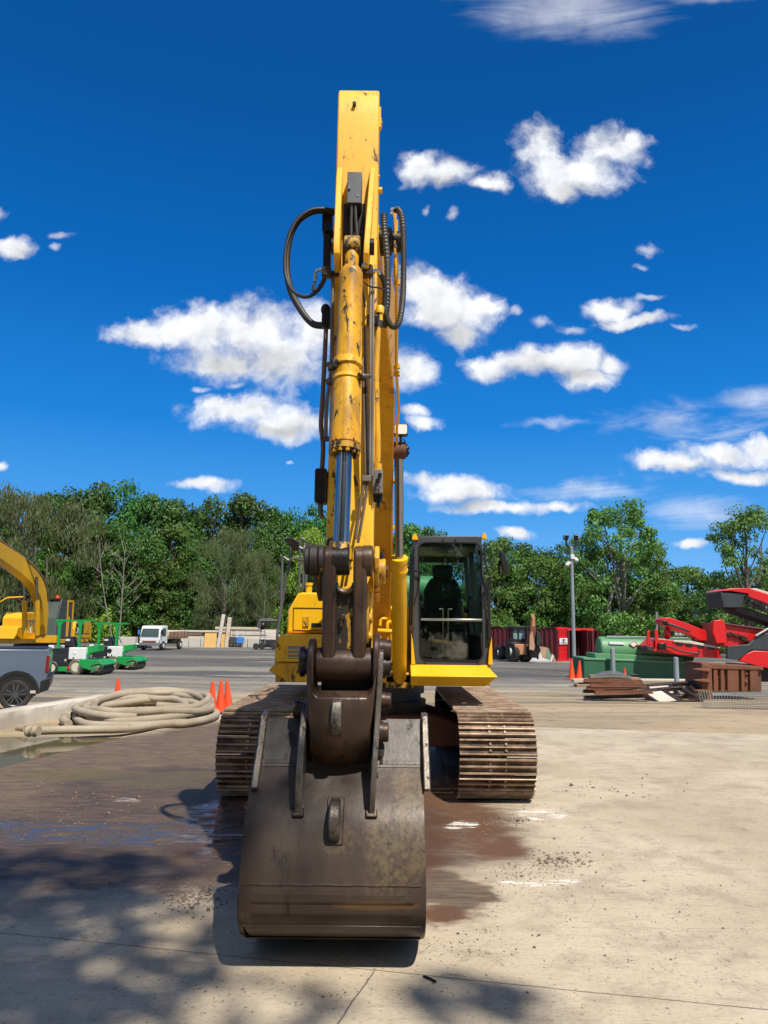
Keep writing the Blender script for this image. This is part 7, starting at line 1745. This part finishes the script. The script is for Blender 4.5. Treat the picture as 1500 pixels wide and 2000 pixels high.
# shrubs left
for i, (px, top, w, lf) in enumerate([(215, 1165, 120, 'leaf_bright'), (268, 1182, 90, 'leaf_mid'), (175, 1150, 90, 'leaf_dark'), (330, 1195, 90, 'leaf_mid'), (385, 1185, 90, 'leaf_dark'), (450, 1190, 90, 'leaf_mid'), (510, 1180, 100, 'leaf_dark'), (560, 1150, 80, 'leaf_bright'), (110, 1160, 110, 'leaf_dark'), (20, 1150, 140, 'leaf_dark'), (-90, 1150, 140, 'leaf_mid'), (610, 1170, 80, 'leaf_dark')]):
    tree('shrub', 9+i % 2, px, top, w, 65+(i % 3), leaf=lf, label='leafy green bush at the foot of the wood left of the big excavator', group='bushes at the foot of the left wood', name='bush', cat='bush')
# wood on the right
for i, (px, top, w) in enumerate([(740, 1000, 180), (800, 1006, 150), (848, 1008, 130), (905, 1060, 110), (975, 1032, 150), (1040, 1040, 150), (1110, 1046, 140), (1185, 1048, 130), (1245, 1060, 130), (1290, 1080, 140), (1345, 1092, 140), (1400, 1108, 150), (1470, 1095, 150), (1550, 1070, 190), (1660, 1050, 200), (1780, 1040, 220), (1900, 1040, 220)]):
    tree('broad', k3[i % 3], px, top, w, 76+rt.uniform(-2, 2), leaf='leaf_dark' if i % 3 != 1 else 'leaf_mid', label=LM_, group=GM, name='broadleaf_tree')
for i, (px, top, w, lf) in enumerate([(960, 1072, 130, 'leaf_mid'), (1010, 1062, 150, 'leaf_mid'), (1065, 1070, 140, 'leaf_mid'), (1120, 1090, 120, 'leaf_cotton'), (1000, 1130, 120, 'leaf_mid'), (1075, 1135, 120, 'leaf_mid'), (1145, 1120, 110, 'leaf_mid'), (1200, 1110, 130, 'leaf_mid'), (1255, 1120, 120, 'leaf_mid'), (1300, 1130, 120, 'leaf_mid'), (1350, 1150, 110, 'leaf_dark'), (1410, 1150, 120, 'leaf_mid'), (1480, 1140, 120, 'leaf_dark'), (880, 1120, 120, 'leaf_mid'), (820, 1110, 120, 'leaf_dark'), (930, 1150, 90, 'leaf_mid'), (1560, 1130, 150, 'leaf_mid'), (1680, 1120, 160, 'leaf_dark'), (740, 1120, 130, 'leaf_dark')]):
    tree('broad', k3[(i+2) % 3], px, top, w, 70+rt.uniform(-2, 1.5), leaf=lf, label=LM_, group=GM, name='broadleaf_tree')
tree('cotton', 6, 1215, 975, 215, 64, label='tall pale green poplar with light bark right of the lamp pole', name='poplar_tree', rot=.3)
tree('cotton', 7, 1140, 1035, 110, 66, label='slimmer pale green poplar behind the lamp pole floodlights', name='poplar_tree', rot=1)
tree('cotton', 7, 1275, 1060, 110, 65, label='low pale poplar right of the tallest poplar', name='poplar_tree', rot=2)
tree('open', 8, 1462, 975, 210, 52, leaf='leaf_cotton', label='open crowned tree with dark bare limbs above the red screener', name='broadleaf_tree', rot=.6)
for i, (px, top, w, lf) in enumerate([(985, 1185, 90, 'leaf_mid'), (1045, 1175, 90, 'leaf_mid'), (1160, 1185, 90, 'leaf_bright'), (1220, 1180, 100, 'leaf_mid'), (1280, 1190, 90, 'leaf_mid'), (1340, 1195, 90, 'leaf_dark'), (1400, 1190, 100, 'leaf_mid'), (1460, 1180, 100, 'leaf_dark'), (1540, 1170, 120, 'leaf_mid'), (870, 1180, 90, 'leaf_mid'), (1105, 1185, 80, 'leaf_mid'), (930, 1190, 80, 'leaf_mid')]):
    tree('shrub', 9+i % 2, px, top, w, 66+(i % 3), leaf=lf, label='leafy green bush at the foot of the wood right of the big excavator', group='bushes at the foot of the right wood', name='bush', cat='bush')
# bare trees
def bare(px, ptop, Y, lean, label, seed, n=9, pbot=1240, r=.09):
    rr = random.Random(seed); Y += 17; a = at(px, pbot, Y); a.z = gz(a.x, 74); top = at(px+lean, ptop, Y); g = G(); g.tube(smoothpath([a, (a+top)/2+Vector((rr.gauss(0, .2), 0, 0)), top], 6), lambda t_: r*(1-t_*.85), 7)
    for i in range(n):
        f = .3+.65*i/n; s0 = a+(top-a)*f; s_ = rr.choice((-1, 1)); e = s0+Vector((s_*rr.uniform(.6, 2.0), rr.uniform(-.8, .8), rr.uniform(.8, 2.8))); limb(g, s0, e, r*.4, .015, rr, .12)
        for k_ in range(2): limb(g, s0+(e-s0)*rr.uniform(.4, .9), e+Vector((rr.uniform(-.8, .8), 0, rr.uniform(-.3, 1.0))), r*.2, .01, rr, .1, 3)
    o = thing('bare_tree', label, 'dead tree', tuple(a)); g.build('trunk', M['palebark'], o)
bare(233, 1062, 58, 12, 'dead bare tree with pale forked branches in front of the left wood', 3, 11)
bare(222, 1045, 60, -30, 'thin dead trunk leaning left beside the bare forked tree', 5, 4, r=.09)
bare(512, 1128, 61, 6, 'small pale birch stems low in the wood left of the handrails', 8, 4, r=.05)
bare(448, 1130, 59, -8, 'slender multi-stemmed bare sapling under the willow above the posts', 12, 5, r=.04)
# big tree behind the photographer: dapples the slab at the lower left
rr = random.Random(77); cg_ = G(); tg = G(); lob = []
while len(lob) < 105:
    sx_, sy_ = rr.uniform(-6.0, .5), rr.uniform(.8, 6.5); cz_ = rr.uniform(15.5, 20.5)   # where each clump's shadow lands
    if (sx_ > -.4 and sy_ > 2.6) or (sx_ > -.9 and sy_ > 3.45) or sy_ > 6.0-.25*(sx_+5)*(1 if sx_ < -1.5 else 3): continue
    cx_, cy_ = sx_+.31*cz_, sy_-.56*cz_
    lob.append((Vector((cx_, cy_, cz_)), rr.uniform(.35, .8)))
for _ in range(30):
    cz_ = rr.uniform(15.5, 19); sx_, sy_ = rr.uniform(-3.7, -.75), rr.uniform(3.5, 5.9); lob.append((Vector((sx_+.31*cz_, sy_-.56*cz_, cz_)), rr.uniform(.28, .55)))
for sx_, sy_ in ((.35, 3.85), (.60, 3.80), (-.45, 3.7)):
    lob.append((Vector((sx_+.31*17, sy_-.56*17, 17)), rr.uniform(.16, .26)))
for c, r in lob: leaves(cg_, c, r, int(max(14, 90*r)), .19, rr, (1.2, 1.2, .6))
sh_ = thing('broadleaf_tree', 'large leafy tree standing behind the photographer and shading the slab', 'tree', (4.2, -10.5, 0))
for a, b_, r0, r1 in [((4.2, -10.5, 0), (3.8, -9.6, 9), .42, .28), ((3.8, -9.6, 9), (2.5, -6.5, 17), .24, .06), ((3.8, -9.6, 9), (1.0, -7, 17), .2, .05), ((3.8, -9.6, 9), (4.6, -9, 19), .22, .06), ((3.0, -8, 12), (4.6, -5, 17.5), .12, .03), ((2.5, -5.5, 16.5), (1.5, -3.2, 18.4), .08, .03)]: limb(tg, a, b_, r0, r1, rr, .04)
tg.build('trunk', M['bark'], sh_); o = cg_.build('crown', M['leaf_mid'], sh_, smooth=False)
# unseen tree row added behind the camera to darken the blue reflections
for i, (x_, y_, s_) in enumerate([(-16, -21, 1.0), (-9, -19, 1.15), (-2.5, -20, 1.2), (4.5, -21, 1.1), (10.5, -19, 1.2), (17, -21, 1.1), (-23, -20, 1.2)]):
    cg0, tm, cache = PR[('broad', k3[i % 3])]
    r0 = bpy.data.objects.new('broadleaf_tree', None); C.objects.link(r0); tag(r0, 'unseen green broadleaf tree added behind the camera for reflections', 'tree', 'unseen tree row added for reflections')
    c = bpy.data.objects.new('crown', cache['leaf_dark']); C.objects.link(c); c.parent = r0
    t_ = bpy.data.objects.new('trunk', tm); C.objects.link(t_); t_.parent = r0
    r0.location = (x_, y_, -.05); r0.scale = (s_*1.35, s_*1.35, s_*1.6)
